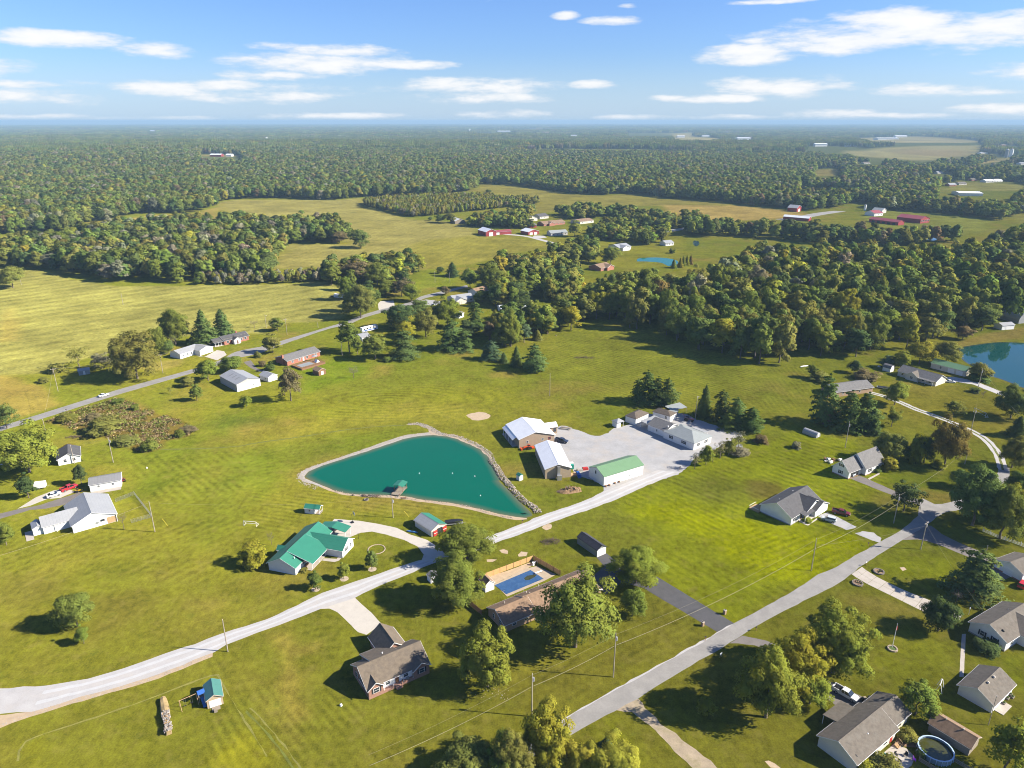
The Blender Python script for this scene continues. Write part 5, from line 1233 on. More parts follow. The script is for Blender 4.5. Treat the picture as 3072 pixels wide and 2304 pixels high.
b.gable(0, 9.7, 0, 21.0, 4.0, 5.7, 'y', 'beige_panel', 'metal_white', .3)
b.box('stove_flue', 4.4, 5.5, -1.0, -.02, 1.0, 5.0, 'steel'); b.box('wood_boiler', 4.2, 5.9, -2.0, -1.02, 0, 1.9, 'steel'); b.door('e', 9.7, 6, 1.1, 2.1)
b.win('w', 0, 8, 1.6); b.win('w', 0, 14, 1.6)
b = Bld('long_shed', 'long white shed with sage green roof beside the gravel lane', ('G', 998, 857), ('G', 1322, 757), 'shed')
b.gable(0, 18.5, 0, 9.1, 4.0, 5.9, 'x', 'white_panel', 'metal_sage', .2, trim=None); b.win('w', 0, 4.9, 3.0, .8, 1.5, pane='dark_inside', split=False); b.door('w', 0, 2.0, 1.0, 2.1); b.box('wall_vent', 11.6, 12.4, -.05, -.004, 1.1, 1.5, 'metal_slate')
b = Bld('pump_shed', 'tiny white pump shed with green roof above the pond rocks', ('G', 300, 812), ('G', 332, 800), 'shed')
b.gable(0, 1.7, 0, 1.9, 2.0, 2.5, 'y', 'white_panel', 'metal_green', .12, trim=None); b.door('s', 0, .85, .8, 1.7)

# ---- long white house by the yard and its outbuildings
b = Bld('long_white_house', 'long low white house with slate metal hip roof by the gravel yard', ('G', 1742, 556), ('G', 1895, 490))
b.hip(0, 11.5, 0, 15.5, 3.0, 5.3, 'white_siding', 'metal_slate', .35)
b.gable(1.0, 10.5, 15.4, 25.0, 2.8, 4.8, 'y', 'white_siding', 'shingle_grey', .35)
b.win('w', 0, 5.0, 1.1, 1.5, 1.3, True); b.win('w', 0, 11.6, 1.1, 1.1, 1.3, True); b.win('w', 1.0, 20, 1.1, .8, 1.0); b.win('s', 0, 3, 1.1, 1.2, 1.3, True); b.win('s', 0, 8, 1.1, 1.2, 1.3, True)
b.lean(11.9, 14.6, 4, 10, 3.1, 2.7, 'x', 'metal_pale', name='porch_roof')
for y in (4.2, 9.8): b.bar('porch_post', (14.4, y, 0), (14.4, y, 2.75), .07, 'trim_white')
b.vent(3, 15.8, 4.2, r=.3, h=.4); b.lean(1.0, 10.4, 25.5, 29.4, 2.6, 2.9, 'y', 'metal_pale', name='carport_roof')
for x, y in ((1.2, 29.2), (10.2, 29.2)): b.bar('carport_post', (x, y, 0), (x, y, 2.85), .08, 'trim_white')
b = Bld('small_garage', 'white garage with brown hip roof left of the long white house', ('G', 1262, 348), ('G', 1415, 275), 'garage')
b.hip(0, 9.5, 0, 5.5, 2.9, 4.6, 'white_siding', 'shingle_umber', .3); b.big_door('s', 0, 4.5, 2.6, 2.1)
b = Bld('small_garage', 'white garage with brown hip roof behind the long white house', ('G', 1545, 325), ('G', 1600, 292), 'garage')
b.hip(0, 5.4, 0, 8.6, 2.9, 4.4, 'white_siding', 'shingle_umber', .3); b.win('w', 0, 2.0, 1.2); b.big_door('s', 0, 2.8, 2.4, 2.1)
b.box('side_store', 5.41, 8.6, .8, 3.4, 0, 2.6, 'metal_pale'); b.lean(5.41, 9.0, .4, 3.8, 2.9, 2.6, 'x', 'metal_slate', name='store_roof')
b = Bld('lean_to', 'dark blue tarpaulin shelter behind the white garages', ('G', 1600, 290), ('G', 1710, 262), 'shelter')
b.lean(0, 9.0, 3.0, 8.0, 2.4, 3.0, 'y', 'metal_slate', name='shelter_roof')
for x, y in ((.2, 3.2), (8.8, 3.2), (.2, 7.8), (8.8, 7.8)): b.bar('post', (x, y, 0), (x, y, 2.5), .08, 'grey_wood')
b = Bld('pavilion', 'tiny white hipped pavilion at the edge of the gravel yard', ('G', 1108, 372), ('G', 1160, 358), 'pavilion')
b.hip(0, 3.6, 0, 3.2, 2.4, 3.6, roof='metal_pale', walls=False, oh=.3); b.box('wall', 0, 2.2, .2, 3.2, 0, 2.4, 'white_siding')
for x, y in ((3.5, .1), (3.5, 3.1)): b.bar('post', (x, y, 0), (x, y, 2.4), .09, 'trim_white')

# ---- white house with charcoal roof
b = Bld('white_house', 'white house with charcoal roof and two nested front gables', ('H', 275, 1180), ('H', 340, 1140))
b.gable(0, 18.4, 0, 11.4, 2.9, 6.0, 'x', 'white_siding', 'shingle_charcoal', .35, base='block')
b.gable(7.4, 17.4, -.9, 6.0, 2.9, 5.6, 'y', 'white_siding', 'shingle_charcoal', .4)
b.gable(10.8, 19.0, -2.4, 3.5, 2.7, 4.6, 'y', 'white_siding', 'shingle_charcoal', .35)
b.win('s', 0, 2.4, 1.0, 1.7, 1.3, True); b.door('s', 0, 6.2, material='door_brown'); b.big_door('s', -2.4, 15.0, 4.8, 2.2)
b.box('porch_floor', 4.6, 10.7, -2.2, -.04, 0, .3, 'pale_concrete'); b.bar('porch_post', (5.2, -2.0, .3), (5.2, -2.0, 2.7), .09, 'trim_white'); b.lean(4.6, 10.6, -2.3, -.3, 2.6, 2.95, 'y', 'shingle_charcoal')
b.vent(4, 7.2, 5.0); b.vent(13, 7.6, 4.9); b.box('back_deck', -1.0, 3.0, 11.3, 15.0, 0, .5, 'raw_wood'); b.bar('deck_rail', (-1, 15, 1.2), (3, 15, 1.2), .06, 'trim_white'); b.bar('deck_rail', (-1, 11.4, 1.2), (-1, 15, 1.2), .06, 'trim_white')
# ---- cape house
b = Bld('cape_house', 'white cape house with steep grey roof and an open attached garage', ('H', 752, 797), ('H', 1015, 692))
b.gable(0, 8.2, 0, 6.8, 2.9, 6.3, 'x', 'white_siding', 'shingle_grey', .3, base='brick')
b.gable(8.0, 19.6, -1.6, 7.2, 3.0, 7.4, 'x', 'white_siding', 'shingle_grey', .3, base='brick')
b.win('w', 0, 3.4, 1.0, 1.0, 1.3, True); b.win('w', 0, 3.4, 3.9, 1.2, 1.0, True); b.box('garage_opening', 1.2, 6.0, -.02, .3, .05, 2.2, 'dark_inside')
b.win('s', -1.6, 10.6, 1.0, 1.5, 1.4, True); b.win('s', -1.6, 16.0, 1.0, 1.2, 1.4, True); b.door('s', -1.6, 13.4, material='door_white')
b = Bld('quonset_shed', 'small silver arched shed in the shade of the pines', ('H', 488, 455), ('H', 520, 442), 'shed')
arc = [(1.4 + 1.5 * math.cos(t), .6 + 1.55 * math.sin(t)) for t in np.linspace(0, math.pi, 11)]
m_ = MB(); m_.extrude([(2.9, 0)] + arc + [(-.1, 0)], 'y', 0, 6.6); b.part('shell', m_, 'metal_pale'); b.door('s', 0, 1.4, .9, 1.7)

# ---- upper right
b = Bld('grey_roof_house', 'beige house with grey roof and centre gable near the far pond', ('L', 1475, 1132), ('L', 1562, 1100))
b.gable(0, 9.5, 0, 19.5, 2.7, 5.0, 'y', 'cream_siding', 'shingle_grey', .4); b.gable(-1.6, 3, 8.5, 14.5, 2.7, 4.5, 'x', 'cream_siding', 'shingle_taupe', .4)
b.win('w', 0, 3, 1.0, 1.4, 1.3); b.win('w', 0, 6.4, 1.0, 1.4, 1.3); b.win('w', -1.6, 11.5, 1.0, 1.6, 1.3); b.win('w', 0, 17, 1.0, 1.2, 1.3)
b.lean(-2.0, -.42, .5, 8.2, 2.3, 2.6, 'x', 'shingle_grey')
for y in (.7, 4.2, 7.9): b.bar('porch_post', (-1.9, y, 0), (-1.9, y, 2.35), .07, 'trim_white')
b = Bld('green_garage', 'cream garage with green roof between the grey roofed house and the far pond', ('L', 1722, 1052), ('L', 1800, 1020), 'garage')
b.gable(0, 8.0, 0, 17.5, 2.9, 4.5, 'y', 'cream_siding', 'metal_sage', .3)
for t in (3.0, 7.2): b.big_door('w', 0, t, 3.2, 2.3)
b.win('w', 0, 12.5, 1.0)
b = Bld('gambrel_shed', 'little white gambrel shed on the lawn beside the young trees', ('L', 1100, 1016), ('L', 1147, 1000), 'shed')
m_ = MB(); m_.extrude([(0, 0), (3.6, 0), (3.6, 2.0), (2.9, 3.1), (1.8, 3.6), (.7, 3.1), (0, 2.0)], 'y', 0, 4.2); b.part('wall', m_, 'white_siding')
m_ = MB(); m_.extrude([(-.15, 1.95), (.62, 3.16), (1.8, 3.7), (2.98, 3.16), (3.75, 1.95), (3.75, 2.1), (3.05, 3.3), (1.8, 3.85), (.55, 3.3), (-.15, 2.1)], 'y', -.15, 4.35); b.part('roof', m_, 'shingle_grey'); b.door('s', 0, 1.8, 1.5, 1.9, .05)
b = Bld('white_shed', 'plain white shed on the bare bank above the far pond', ('L', 2025, 665), ('L', 2090, 660), 'shed')
b.gable(0, 9.5, 0, 6, 3.0, 4.0, 'x', 'white_panel', 'metal_pale', .25); b.big_door('s', 0, 4.5, 3.0, 2.4)
b = Bld('pale_barn', 'pale curved-roof barn against the wood by the far pond', ('L', 2165, 612), ('L', 2290, 600), 'barn')
arc = [(8 + 8.0 * math.cos(t), 2 + 5.5 * math.sin(t)) for t in np.linspace(0, math.pi, 13)]
m_ = MB(); m_.extrude([(16, 0)] + arc + [(0, 0)], 'y', 0, 22); b.part('shell', m_, 'metal_pale'); b.big_door('s', 0, 8, 4, 3.2)
b = Bld('hidden_house', 'low grey roofed house half hidden behind the tall pines', ('L', 650, 1222), ('L', 950, 1180))
b.gable(0, 22, 0, 10, 2.7, 4.6, 'x', 'tan_brick', 'shingle_grey', .4); b.win('s', 0, 4, 1.0); b.win('s', 0, 14, 1.0)

# ---- right edge and lower right
b = Bld('white_house', 'white sided house with taupe roof cut by the picture edge above the footpath', ('D', 2032, 700), ('D', 2197, 590))
b.gable(0, 16, 0, 8.8, 3.0, 5.3, 'x', 'white_siding', 'shingle_taupe', .4, base='block'); b.gable(6.0, 16, -3.5, 5.0, 3.0, 5.0, 'y', 'white_siding', 'shingle_taupe', .4)
for t in (2.6, 5.6): b.win('w', 0, t, 1.0, 1.1, 1.4, True)
b.win('s', 0, 3, 1.0, 1.2, 1.2); b.part('dish', MB().bar((1.8, 2.0, 4.3), (1.9, 1.95, 4.38), .38, 12, .3), 'shutter_black')
b = Bld('white_garage', 'detached white garage with taupe roof and two roof turbines below the footpath', ('D', 1925, 1207), ('D', 2095, 1035), 'garage')
b.gable(0, 10.7, 0, 7.2, 2.5, 4.4, 'x', 'white_siding', 'shingle_taupe', .4); b.door('s', 0, 3.0, 1.6, 2.0); b.win('s', 0, 7, 1.0, 1.3, 1.0)
for x in (3.6, 6.6): b.part('roof_turbine', MB().bar((x, 3.0, 3.9), (x, 3.0, 4.5), .22, 8, .22).bar((x, 3.0, 4.5), (x, 3.0, 4.75), .34, 8, .2), 'trim_tan')
b.box('porch_slab', 1.5, 6.0, -1.9, -.04, 0, .12, 'concrete')
b = Bld('taupe_roof_house', 'cream house with a broad taupe roof beside the round pool', ('D', 800, 1705), ('D', 1262, 1303))
b.gable(0, 15.2, 0, 8.4, 2.9, 5.1, 'x', 'cream_siding', 'shingle_taupe', .4); b.gable(14.8, 22.0, .9, 7.9, 2.8, 4.6, 'x', 'cream_siding', 'shingle_taupe', .4); b.lean(6.2, 13.2, 8.3, 11.6, 3.0, 2.3, 'y', 'shingle_taupe', name='carport_roof')
for x in (6.4, 13.0): b.bar('carport_post', (x, 11.4, 0), (x, 11.4, 2.35), .08, 'trim_white')
b.door('s', 0, 13.6, material='door_red'); b.win('s', 0, 11.2, 1.0, 1.5, 1.2); b.win('s', 0, 6.5, 1.0, 1.5, 1.2); b.win('s', .9, 18.5, 1.0, 1.4, 1.2); b.vent(7.5, 2.2, 3.9)
b.win('n', 8.4, 3, 1.0); b.part('dish', MB().bar((1.2, .9, 3.3), (1.3, .85, 3.4), .4, 12, .3), 'shutter_black')
b = Bld('brown_shed', 'weathered brown roofed shed next to the round pool', ('D', 1735, 1560), ('D', 1815, 1470), 'shed')
b.gable(0, 4.6, 0, 8.2, 2.3, 3.6, 'y', 'grey_wood', 'shingle_brown', .3, trim='trim_tan'); b.vent(2.2, 2.5, 3.6, 'trim_tan'); b.vent(2.2, 6.0, 3.6, 'trim_tan')
b = Bld('brick_outbuilding', 'red based white garage peeking in at the right picture edge', ('D', 2172, 130), ('D', 2300, 80), 'garage')
b.gable(0, 9, 0, 8, 2.8, 4.4, 'x', 'white_siding', 'shingle_taupe', .3, base='red_brick'); b.big_door('w', 0, 4, 2.6, 2.2)

# ---- left: white roof house, shed and neighbours
b = Bld('white_roof_house', 'white house with pale metal cross-gable roof and open side porch by the sports net', ('E', 612, 1245), ('E', 980, 1140))
b.gable(0, 12.8, 0, 16.5, 2.7, 5.5, 'y', 'white_panel', 'metal_pale', .3, off=.47); b.gable(-7.6, 2.5, 5.0, 12.5, 2.7, 4.6, 'x', 'white_panel', 'metal_pale', .3)
b.gable(-10.4, -7.4, 5.8, 10.6, 2.5, 3.2, 'y', 'white_panel', 'metal_pale', .15, trim=None)
b.box('porch_inside', 9.9, 12.7, -.06, -.004, .1, 2.3, 'raw_wood'); b.bar('porch_post', (12.7, -.3, 0), (12.7, -.3, 2.6), .1, 'trim_white'); b.win('s', 0, 8.6, 1.4, 1.3, .8, split=False, frame='metal_grey'); b.part('porthole', MB().bar((7.0, -.03, 1.4), (7.0, -.12, 1.4), .45, 14), 'metal_slate')
b.bar('porch_post', (-4.0, 4.4, 0), (-4.0, 4.4, 2.7), .09, 'trim_white'); b.box('side_patio', -12.6, -10.5, 3.6, 10, 0, .12, 'concrete'); b.win('w', 0, 2.5, 1.0)
b = Bld('grey_roof_shed', 'white storage shed with flat grey roof behind the white roof house', ('E', 752, 902), ('E', 985, 860), 'shed')
b.gable(0, 10.0, 0, 6.4, 2.8, 3.9, 'x', 'white_siding', 'metal_grey', .25)
for t in (2.8, 7.4): b.win('s', 0, t, 1.3, .8, .8)
b.box('shed_apron', 0.2, 9.8, -2.4, -.04, 0, .1, 'concrete'); b.big_door('w', 0, 3.2, 2.8, 2.3); b.box('tarp', 10.02, 10.2, .5, 2, .6, 2.0, 'pool_blue') if 'pool_blue' in MATS else None
b = Bld('dark_roof_cottage', 'white cottage with dark roof beside the big yellow-green tree', ('E', 488, 685), ('E', 615, 660))
b.gable(0, 7.5, 0, 9.5, 2.6, 4.3, 'y', 'white_siding', 'shingle_charcoal', .35); b.win('s', 0, 2.4, 1.0); b.win('s', 0, 5.4, 1.0)
b = Bld('brown_roof_house', 'low brown roofed house tucked under the big tree at the left picture edge', ('E', -140, 700), ('E', 120, 660))
b.gable(0, 14, 0, 9, 2.7, 4.6, 'x', 'white_siding', 'shingle_brown', .4); b.win('s', 0, 9, 1.0); b.win('s', 0, 12, 1.0)
b = Bld('white_outbuilding', 'white L-shaped garage building beside the far-left road', ('I', 1662, 877), ('I', 1782, 838), 'garage')
b.gable(0, 9, 0, 9.0, 2.9, 4.3, 'y', 'white_siding', 'metal_pale', .3); b.gable(-9.5, 4, 4.5, 13.0, 2.9, 4.4, 'x', 'white_siding', 'metal_pale', .3)
for t in (-7.5, -4.5, -2.0): b.win('s', 4.5, t, 1.0, 1.0, 1.2)
b = Bld('brick_cottage', 'brick house with dark roof and white front porch beside the far-left road', ('I', 1790, 808), ('I', 2090, 740))
b.gable(5.5, 21, 0, 8.5, 2.8, 4.6, 'x', 'red_brick', 'shingle_charcoal', .4); b.gable(0, 6, .5, 7.5, 2.6, 4.1, 'x', 'red_brick', 'shingle_charcoal', .4, walls=False); b.gable(10.5, 14.5, -2.6, 4, 2.7, 4.0, 'y', 'trim_white', 'shingle_charcoal', .3)
for x in (.2, 2.0, 3.8): b.bar('porch_post', (x, .6, 0), (x, .6, 2.6), .12, 'trim_white')
b.box('porch_floor', 0, 5.4, .5, 7.5, 0, .3, 'concrete')
for t in (7.8, 16.2, 18.8): b.win('s', 0, t, 1.0, 1.6, 1.3)
b.door('s', -2.6, 12.5, material='door_brown'); b.box('chimney', 15.5, 16.3, 4.8, 5.6, 4.0, 5.6, 'red_brick')
b = Bld('pole_barn', 'pale metal pole barn with three roof skylights right of the far-left road', ('I', 1970, 1178), ('I', 2163, 1127), 'barn')
b.gable(0, 12.2, 0, 18.5, 3.8, 5.6, 'y', 'grey_panel', 'metal_pale', .25, trim=None)
for y in (5.0, 8.5, 12.0): b.lean(2.0, 4.6, y, y + .9, 4.60, 5.38, 'x', 'metal_grey', .02, 'skylight')
b.box('front_face', 0.02, 12.18, -.06, -.005, .05, 3.75, 'white_panel'); b.win('s', -.06, 8.5, 1.6, .9, .5, split=False)
b = Bld('white_shed', 'white gabled shed between the pole barn and the brick ranch', ('J', 155, 1097), ('J', 235, 1072), 'shed')
b.gable(0, 5.4, 0, 7.4, 2.5, 3.7, 'y', 'white_siding', 'metal_pale', .3); b.win('w', 0, 2.4, 1.0, .9, 1.0); b.big_door('w', 0, 5.2, 2.4, 2.0)
b = Bld('brick_ranch', 'brick ranch house with long grey roof and chimney beside the rooftop deck pool', ('J', 312, 962), ('J', 575, 882))
b.gable(0, 22.0, 0, 10.5, 2.8, 4.5, 'x', 'red_brick', 'shingle_grey', .4)
b.box('chimney', -.7, .2, 3.0, 4.2, 0, 5.6, 'red_brick')
for t in (3.5, 8, 13, 19): b.win('s', 0, t, 1.0, 1.4, 1.3)
b.door('s', 0, 10.6)
b = Bld('brown_shed', 'small brown wooden shed behind the brick ranch deck', ('J', 572, 1045), ('J', 628, 1028), 'shed')
b.gable(0, 4.4, 0, 5.2, 2.5, 3.6, 'y', 'brown_wood', 'shingle_brown', .2, trim='trim_tan'); b.door('s', 0, 2.2, 1.4, 2.0)
b = Bld('shed_under_oak', 'pale blue-grey shed in the shade left of the big oak', ('I', 655, 1042), ('I', 722, 1032), 'shed')
b.gable(0, 5.2, 0, 3.4, 2.3, 3.2, 'x', 'metal_pale', 'metal_pale', .2, trim=None); b.door('s', 0, 2.6)
b = Bld('blue_shelter', 'bright blue tarpaulin roofed shelter behind the big oak', ('I', 930, 918), ('I', 1015, 908), 'shelter')
b.lean(-.3, 8.0, -.3, 5.6, 2.3, 3.0, 'y', 'tarp_blue', name='roof') if 'tarp_blue' in MATS else b.lean(-.3, 8.0, -.3, 5.6, 2.3, 3.0, 'y', mat('tarp_blue', (.02, .10, .36), .5, .1, 1).name, name='roof')
for x, y in ((0, 0), (7.6, 0), (0, 5.3), (7.6, 5.3)): b.bar('post', (x, y, 0), (x, y, 2.4), .08, 'grey_wood')

# ---- village houses, middle distance
def plain(name, label, A, B, depth, ev, rg, wall, roof, cat='house', ax='x', wins=3, cross=None, group=None, L=None):
    b = Bld(name, label, A, B, cat, group); L = L or b.L
    b.gable(0, L, 0, depth, ev, rg, ax, wall, roof, .4)
    for k in range(wins): b.win('s', 0, L * (k + .5) / max(1, wins), 1.0, 1.4, 1.3)
    if cross: b.gable(L * cross[0], L * cross[1], -cross[2], depth * .5, ev, rg * .93, 'y', wall, roof, .4)
    return b
b = plain('village_house', 'pale grey roofed bungalow with white rear porch beside the village road', ('J', 1700, 448), ('J', 1860, 425), 12, 2.8, 5.0, 'cream_siding', 'metal_pale', cross=(.0, .5, 3.0))
for x in (.5, 2.5, 4.5): b.bar('porch_post', (x, -3.3, 0), (x, -3.3, 2.6), .1, 'trim_white')
plain('village_house', 'white house behind the bungalow with the rear porch', ('J', 1890, 385), ('J', 2040, 345), 10, 2.9, 5.2, 'white_siding', 'shingle_brown')
plain('village_shed', 'white gabled shed below the bungalow in the village', ('J', 1735, 568), ('J', 1775, 555), 9, 2.8, 4.2, 'white_siding', 'metal_pale', 'shed', 'y', 1)
plain('village_shed', 'low white roofed shed among the pines left of the golden tree', ('J', 2085, 512), ('J', 2172, 505), 9, 2.5, 3.4, 'white_siding', 'metal_white', 'shed', 'x', 0)
plain('village_house', 'white roofed cottage at the edge of the broad wood', ('K', 145, 535), ('K', 280, 515), 9, 2.6, 4.0, 'cream_siding', 'metal_white')
plain('village_house', 'white roofed trailer left of the white roofed cottage', ('K', 10, 515), ('K', 100, 505), 6, 2.5, 3.3, 'white_siding', 'metal_white')
plain('village_house', 'tan gabled house glimpsed between the village trees', ('K', 195, 362), ('K', 240, 352), 9, 3.0, 4.8, 'cream_siding', 'shingle_brown', ax='y', wins=1)
plain('village_house', 'white gabled house glimpsed high among the village trees', ('K', 350, 262), ('K', 410, 240), 10, 3.2, 5.2, 'white_siding', 'shingle_grey', ax='y', wins=1)
plain('village_house', 'grey roofed house glimpsed behind the dark pines of the village', ('K', 262, 330), ('K', 350, 315), 9, 2.7, 4.4, 'cream_siding', 'metal_slate')
plain('village_house', 'maroon roofed house with white gable above the broad wood', ('N', 1690, 1020), ('N', 1760, 1005), 14, 2.9, 5.2, 'red_brick', 'shingle_brown', cross=(.4, 1.0, 2.5))
plain('village_house', 'white roofed house beside the teal village pond', ('N', 1805, 890), ('N', 1880, 880), 16, 3.0, 5.4, 'white_siding', 'metal_pale', cross=(.1, .7, 4))
plain('village_house', 'dark grey house beside the red and white garage', ('N', 1375, 797), ('N', 1480, 790), 11, 3.2, 5.6, 'grey_panel', 'metal_slate', wins=4)
plain('village_house', 'cream house with steep roof behind the dark hedge of trees', ('N', 1232, 705), ('N', 1290, 700), 14, 3.4, 6.5, 'cream_siding', 'shingle_grey', ax='y', wins=1)
plain('village_house', 'dark roofed house beside the steep cream house', ('N', 1305, 690), ('N', 1360, 684), 14, 3.2, 6.2, 'cream_siding', 'shingle_charcoal')
plain('village_house', 'long brick house with brown roof in the middle of the village', ('N', 1330, 735), ('N', 1465, 722), 14, 2.9, 5.2, 'red_brick', 'shingle_brown', wins=5, cross=(.2, .45, 3))
plain('village_shed', 'dark red shed left of the long brick village house', ('N', 1240, 745), ('N', 1285, 742), 10, 2.8, 4.2, 'red_panel', 'shingle_grey', 'shed', wins=1)
plain('village_house', 'brown flat roofed house at the top of the village', ('N', 1560, 722), ('N', 1645, 712), 18, 3.2, 5.2, 'cream_siding', 'shingle_brown', wins=3)
plain('farm_shed', 'white gabled farm shed left of the red barns', ('N', 770, 720), ('N', 832, 716), 16, 3.5, 6.0, 'grey_wood', 'metal_white', 'shed', 'y', 0)
plain('village_house', 'white house glimpsed at the far end of the village', ('N', 2100, 860), ('N', 2150, 855), 10, 3, 5, 'white_siding', 'metal_pale')
# red farm buildings
b = Bld('red_barn', 'red barn with white doors and white roof in the open meadow', ('N', 965, 800), ('N', 1002, 797), 'barn')
b.gable(0, 13.5, 0, 21, 5.2, 8.0, 'y', 'red_panel', 'metal_white', .4)
b.gable(13.5, 36, 5, 15, 3.2, 4.6, 'x', 'red_panel', 'metal_red', .4)
b.big_door('s', 0, 6.5, 5.0, 4.2, n=2); b.big_door('s', 5, 18, 4.0, 2.6, n=2)
b = Bld('red_garage', 'red garage with two white doors and white roof beside the gravel drive', ('N', 1232, 792), ('N', 1272, 788), 'garage')
b.gable(0, 15, 0, 16, 3.8, 6.2, 'y', 'red_panel', 'metal_white', .4)
for t in (4, 10.5): b.big_door('s', 0, t, 4, 2.8, n=3)
b = Bld('long_red_barn', 'lower of the two long red barns in the green paddock', ('O', 1415, 730), ('O', 1463, 724), 'barn')
b.gable(0, 13, 0, 40, 4.0, 6.2, 'y', 'red_panel', 'metal_red', .5, trim=None)
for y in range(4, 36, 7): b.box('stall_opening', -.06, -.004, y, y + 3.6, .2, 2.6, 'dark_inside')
b = Bld('long_red_barn', 'taller of the two long red barns in the green paddock', ('O', 1555, 718), ('O', 1640, 707), 'barn')
b.gable(0, 21, 0, 32, 5.4, 8.6, 'y', 'red_panel', 'metal_red', .5, trim=None)
for t in (3, 7, 11, 15, 19): b.win('s', 0, t, 2.0, 2.4, 2.2, split=False)
b = Bld('red_barn', 'small red barn with grey roof at the edge of the tan crop field', ('O', 775, 645), ('O', 808, 638), 'barn')
b.gable(0, 16, 0, 14, 5.5, 9.0, 'y', 'red_panel', 'metal_pale', .4); b.big_door('s', 0, 8, 5, 4, n=2)
b = Bld('red_barn', 'dark red farm shed with white roof below the crop field', ('O', 850, 705), ('O', 868, 700), 'barn')
b.gable(0, 9, 0, 34, 4.0, 6.0, 'y', 'red_panel', 'metal_white', .4)
b = plain('farmhouse', 'small farmhouse with red roof among the farmyard trees', ('O', 1265, 672), ('O', 1318, 668), 16, 4, 7, 'white_siding', 'metal_red')
b = plain('farm_shed', 'grey gabled shed behind the farmhouse', ('O', 1312, 655), ('O', 1340, 650), 14, 4, 7, 'grey_panel', 'metal_slate', 'shed', 'y', 0)
plain('warehouse', 'long white warehouse roof behind the dark belt of trees', ('O', 1800, 545), ('O', 1950, 548), 40, 5, 6.5, 'white_panel', 'metal_white', 'warehouse', wins=0)
plain('farm_barn', 'red barn with white roofs alone in the far forest clearing', ('M', 1330, 318), ('M', 1400, 318), 25, 6, 9, 'red_panel', 'metal_white', 'barn', wins=0)
plain('farm_barn', 'white barn beside the red barn in the far forest clearing', ('M', 1430, 314), ('M', 1465, 314), 22, 6, 9, 'white_panel', 'metal_white', 'barn', wins=0)
FARB = [('O', 1740, 486, 30), ('O', 1800, 478, 34), ('O', 1880, 452, 26), ('O', 1970, 462, 40), ('O', 2030, 460, 34), ('O', 2110, 455, 24), ('O', 1200, 345, 40), ('O', 1665, 408, 30), ('O', 1500, 400, 30), ('O', 2190, 355, 40), ('O', 1940, 280, 60), ('O', 2070, 240, 60)]
FL = ['grey roofed bungalow at the near end of the distant housing estate', 'brown bungalow second from the near end of the distant housing estate', 'white cottage behind the distant housing estate road', 'brick house with wide roof in the distant housing estate', 'red brick house beside the wide-roofed estate house', 'white house at the right end of the distant housing estate',
      'pale roof poking out of the distant trees below the tan field', 'white roof among the trees right of the distant green strip', 'grey roof among the trees above the distant warehouse', 'pale house at the far right below the distant silos', 'pale barn roof beside the distant tan field', 'white roofs at the far right beyond the tan fields']
for (k, x, y, L), lb in zip(FARB, FL):
    a = g(k, x, y); plain('distant_house', lb, (a.x, a.y), (a.x + L * .5, a.y + L * .12), L * .4, 3.2, 6.0, tr.choice(['white_siding', 'red_brick', 'cream_siding']), tr.choice(['metal_white', 'metal_pale', 'shingle_taupe']), wins=2, L=L * .55)
FB2 = [('N', 1040, 140, 150, 'long white factory halls on the horizon forest'), ('N', 1500, 170, 60, 'small white hall in the middle of the far forest'), ('N', 1150, 112, 40, 'white farm building near the horizon left of the thin tower'), ('O', 1290, 190, 150, 'white farm halls on the far pale field'), ('O', 890, 245, 60, 'white buildings beside the far lake'), ('O', 180, 172, 70, 'white house on the far pale clearing'), ('O', 400, 195, 90, 'white roofs beyond the far pale clearing'), ('M', 950, 140, 70, 'white roof in the far left forest'), ('O', 1400, 180, 90, 'second white farm hall on the far pale field'), ('O', 20, 178, 60, 'small white barn at the left of the far clearing'), ('O', 1090, 247, 50, 'boathouse at the right end of the far lake')]
for k, x, y, L, lb in FB2:
    a = g(k, x, y); b = Bld('distant_hall', lb, (a.x, a.y), (a.x + L, a.y + L * .1), 'hall', z=4.0); b.gable(0, L, 0, L * .4, 7, 10, 'x', 'white_panel', 'metal_white', 1.0, t=.5, trim=None, z0=-6)
# water towers and silos
for k, x, y, hh, r, lb in (('N', 862, 150, 46, 11, 'squat white water tower rising from the distant forest'), ('N', 1482, 100, 60, 8, 'thin white water tower near the horizon'), ('M', 1688, 205, 30, 9, 'small white water tank in the forest left of the water tower'), ('M', 1284, 108, 60, 6, 'needle-like white mast tower on the left horizon')):
    a = g(k, x, y); o = empty('water_tower', (a.x, a.y, float(terrain(a.x, a.y))), 0, lb, 'tower')
    MB().bar((0, 0, 0), (0, 0, hh * .75), r * .28, 10).obj('stem', M('white_paint'), o); MB().bar((0, 0, hh * .68), (0, 0, hh * .84), r * .55, 14, r).bar((0, 0, hh * .84), (0, 0, hh), r, 14, r * .35).obj('tank', M('white_paint'), o, True)
for k, x, y, lb in (('O', 2098, 300, 'dark silo of the pair at the far right'), ('O', 2127, 298, 'white silo of the pair at the far right'), ('O', 1205, 635, 'small domed grain silo in the farmyard')):
    a = g(k, x, y); o = empty('silo', (a.x, a.y, float(terrain(a.x, a.y))), 0, lb, 'silo'); big = 1 if y < 400 else .28
    MB().bar((0, 0, 0), (0, 0, 26 * big), 6 * big, 14).obj('barrel', M('metal_grey' if 'dark' in lb else 'white_paint'), o); MB().bar((0, 0, 26 * big), (0, 0, 30 * big), 6.1 * big, 14, 1.2).obj('dome', M('metal_pale'), o)
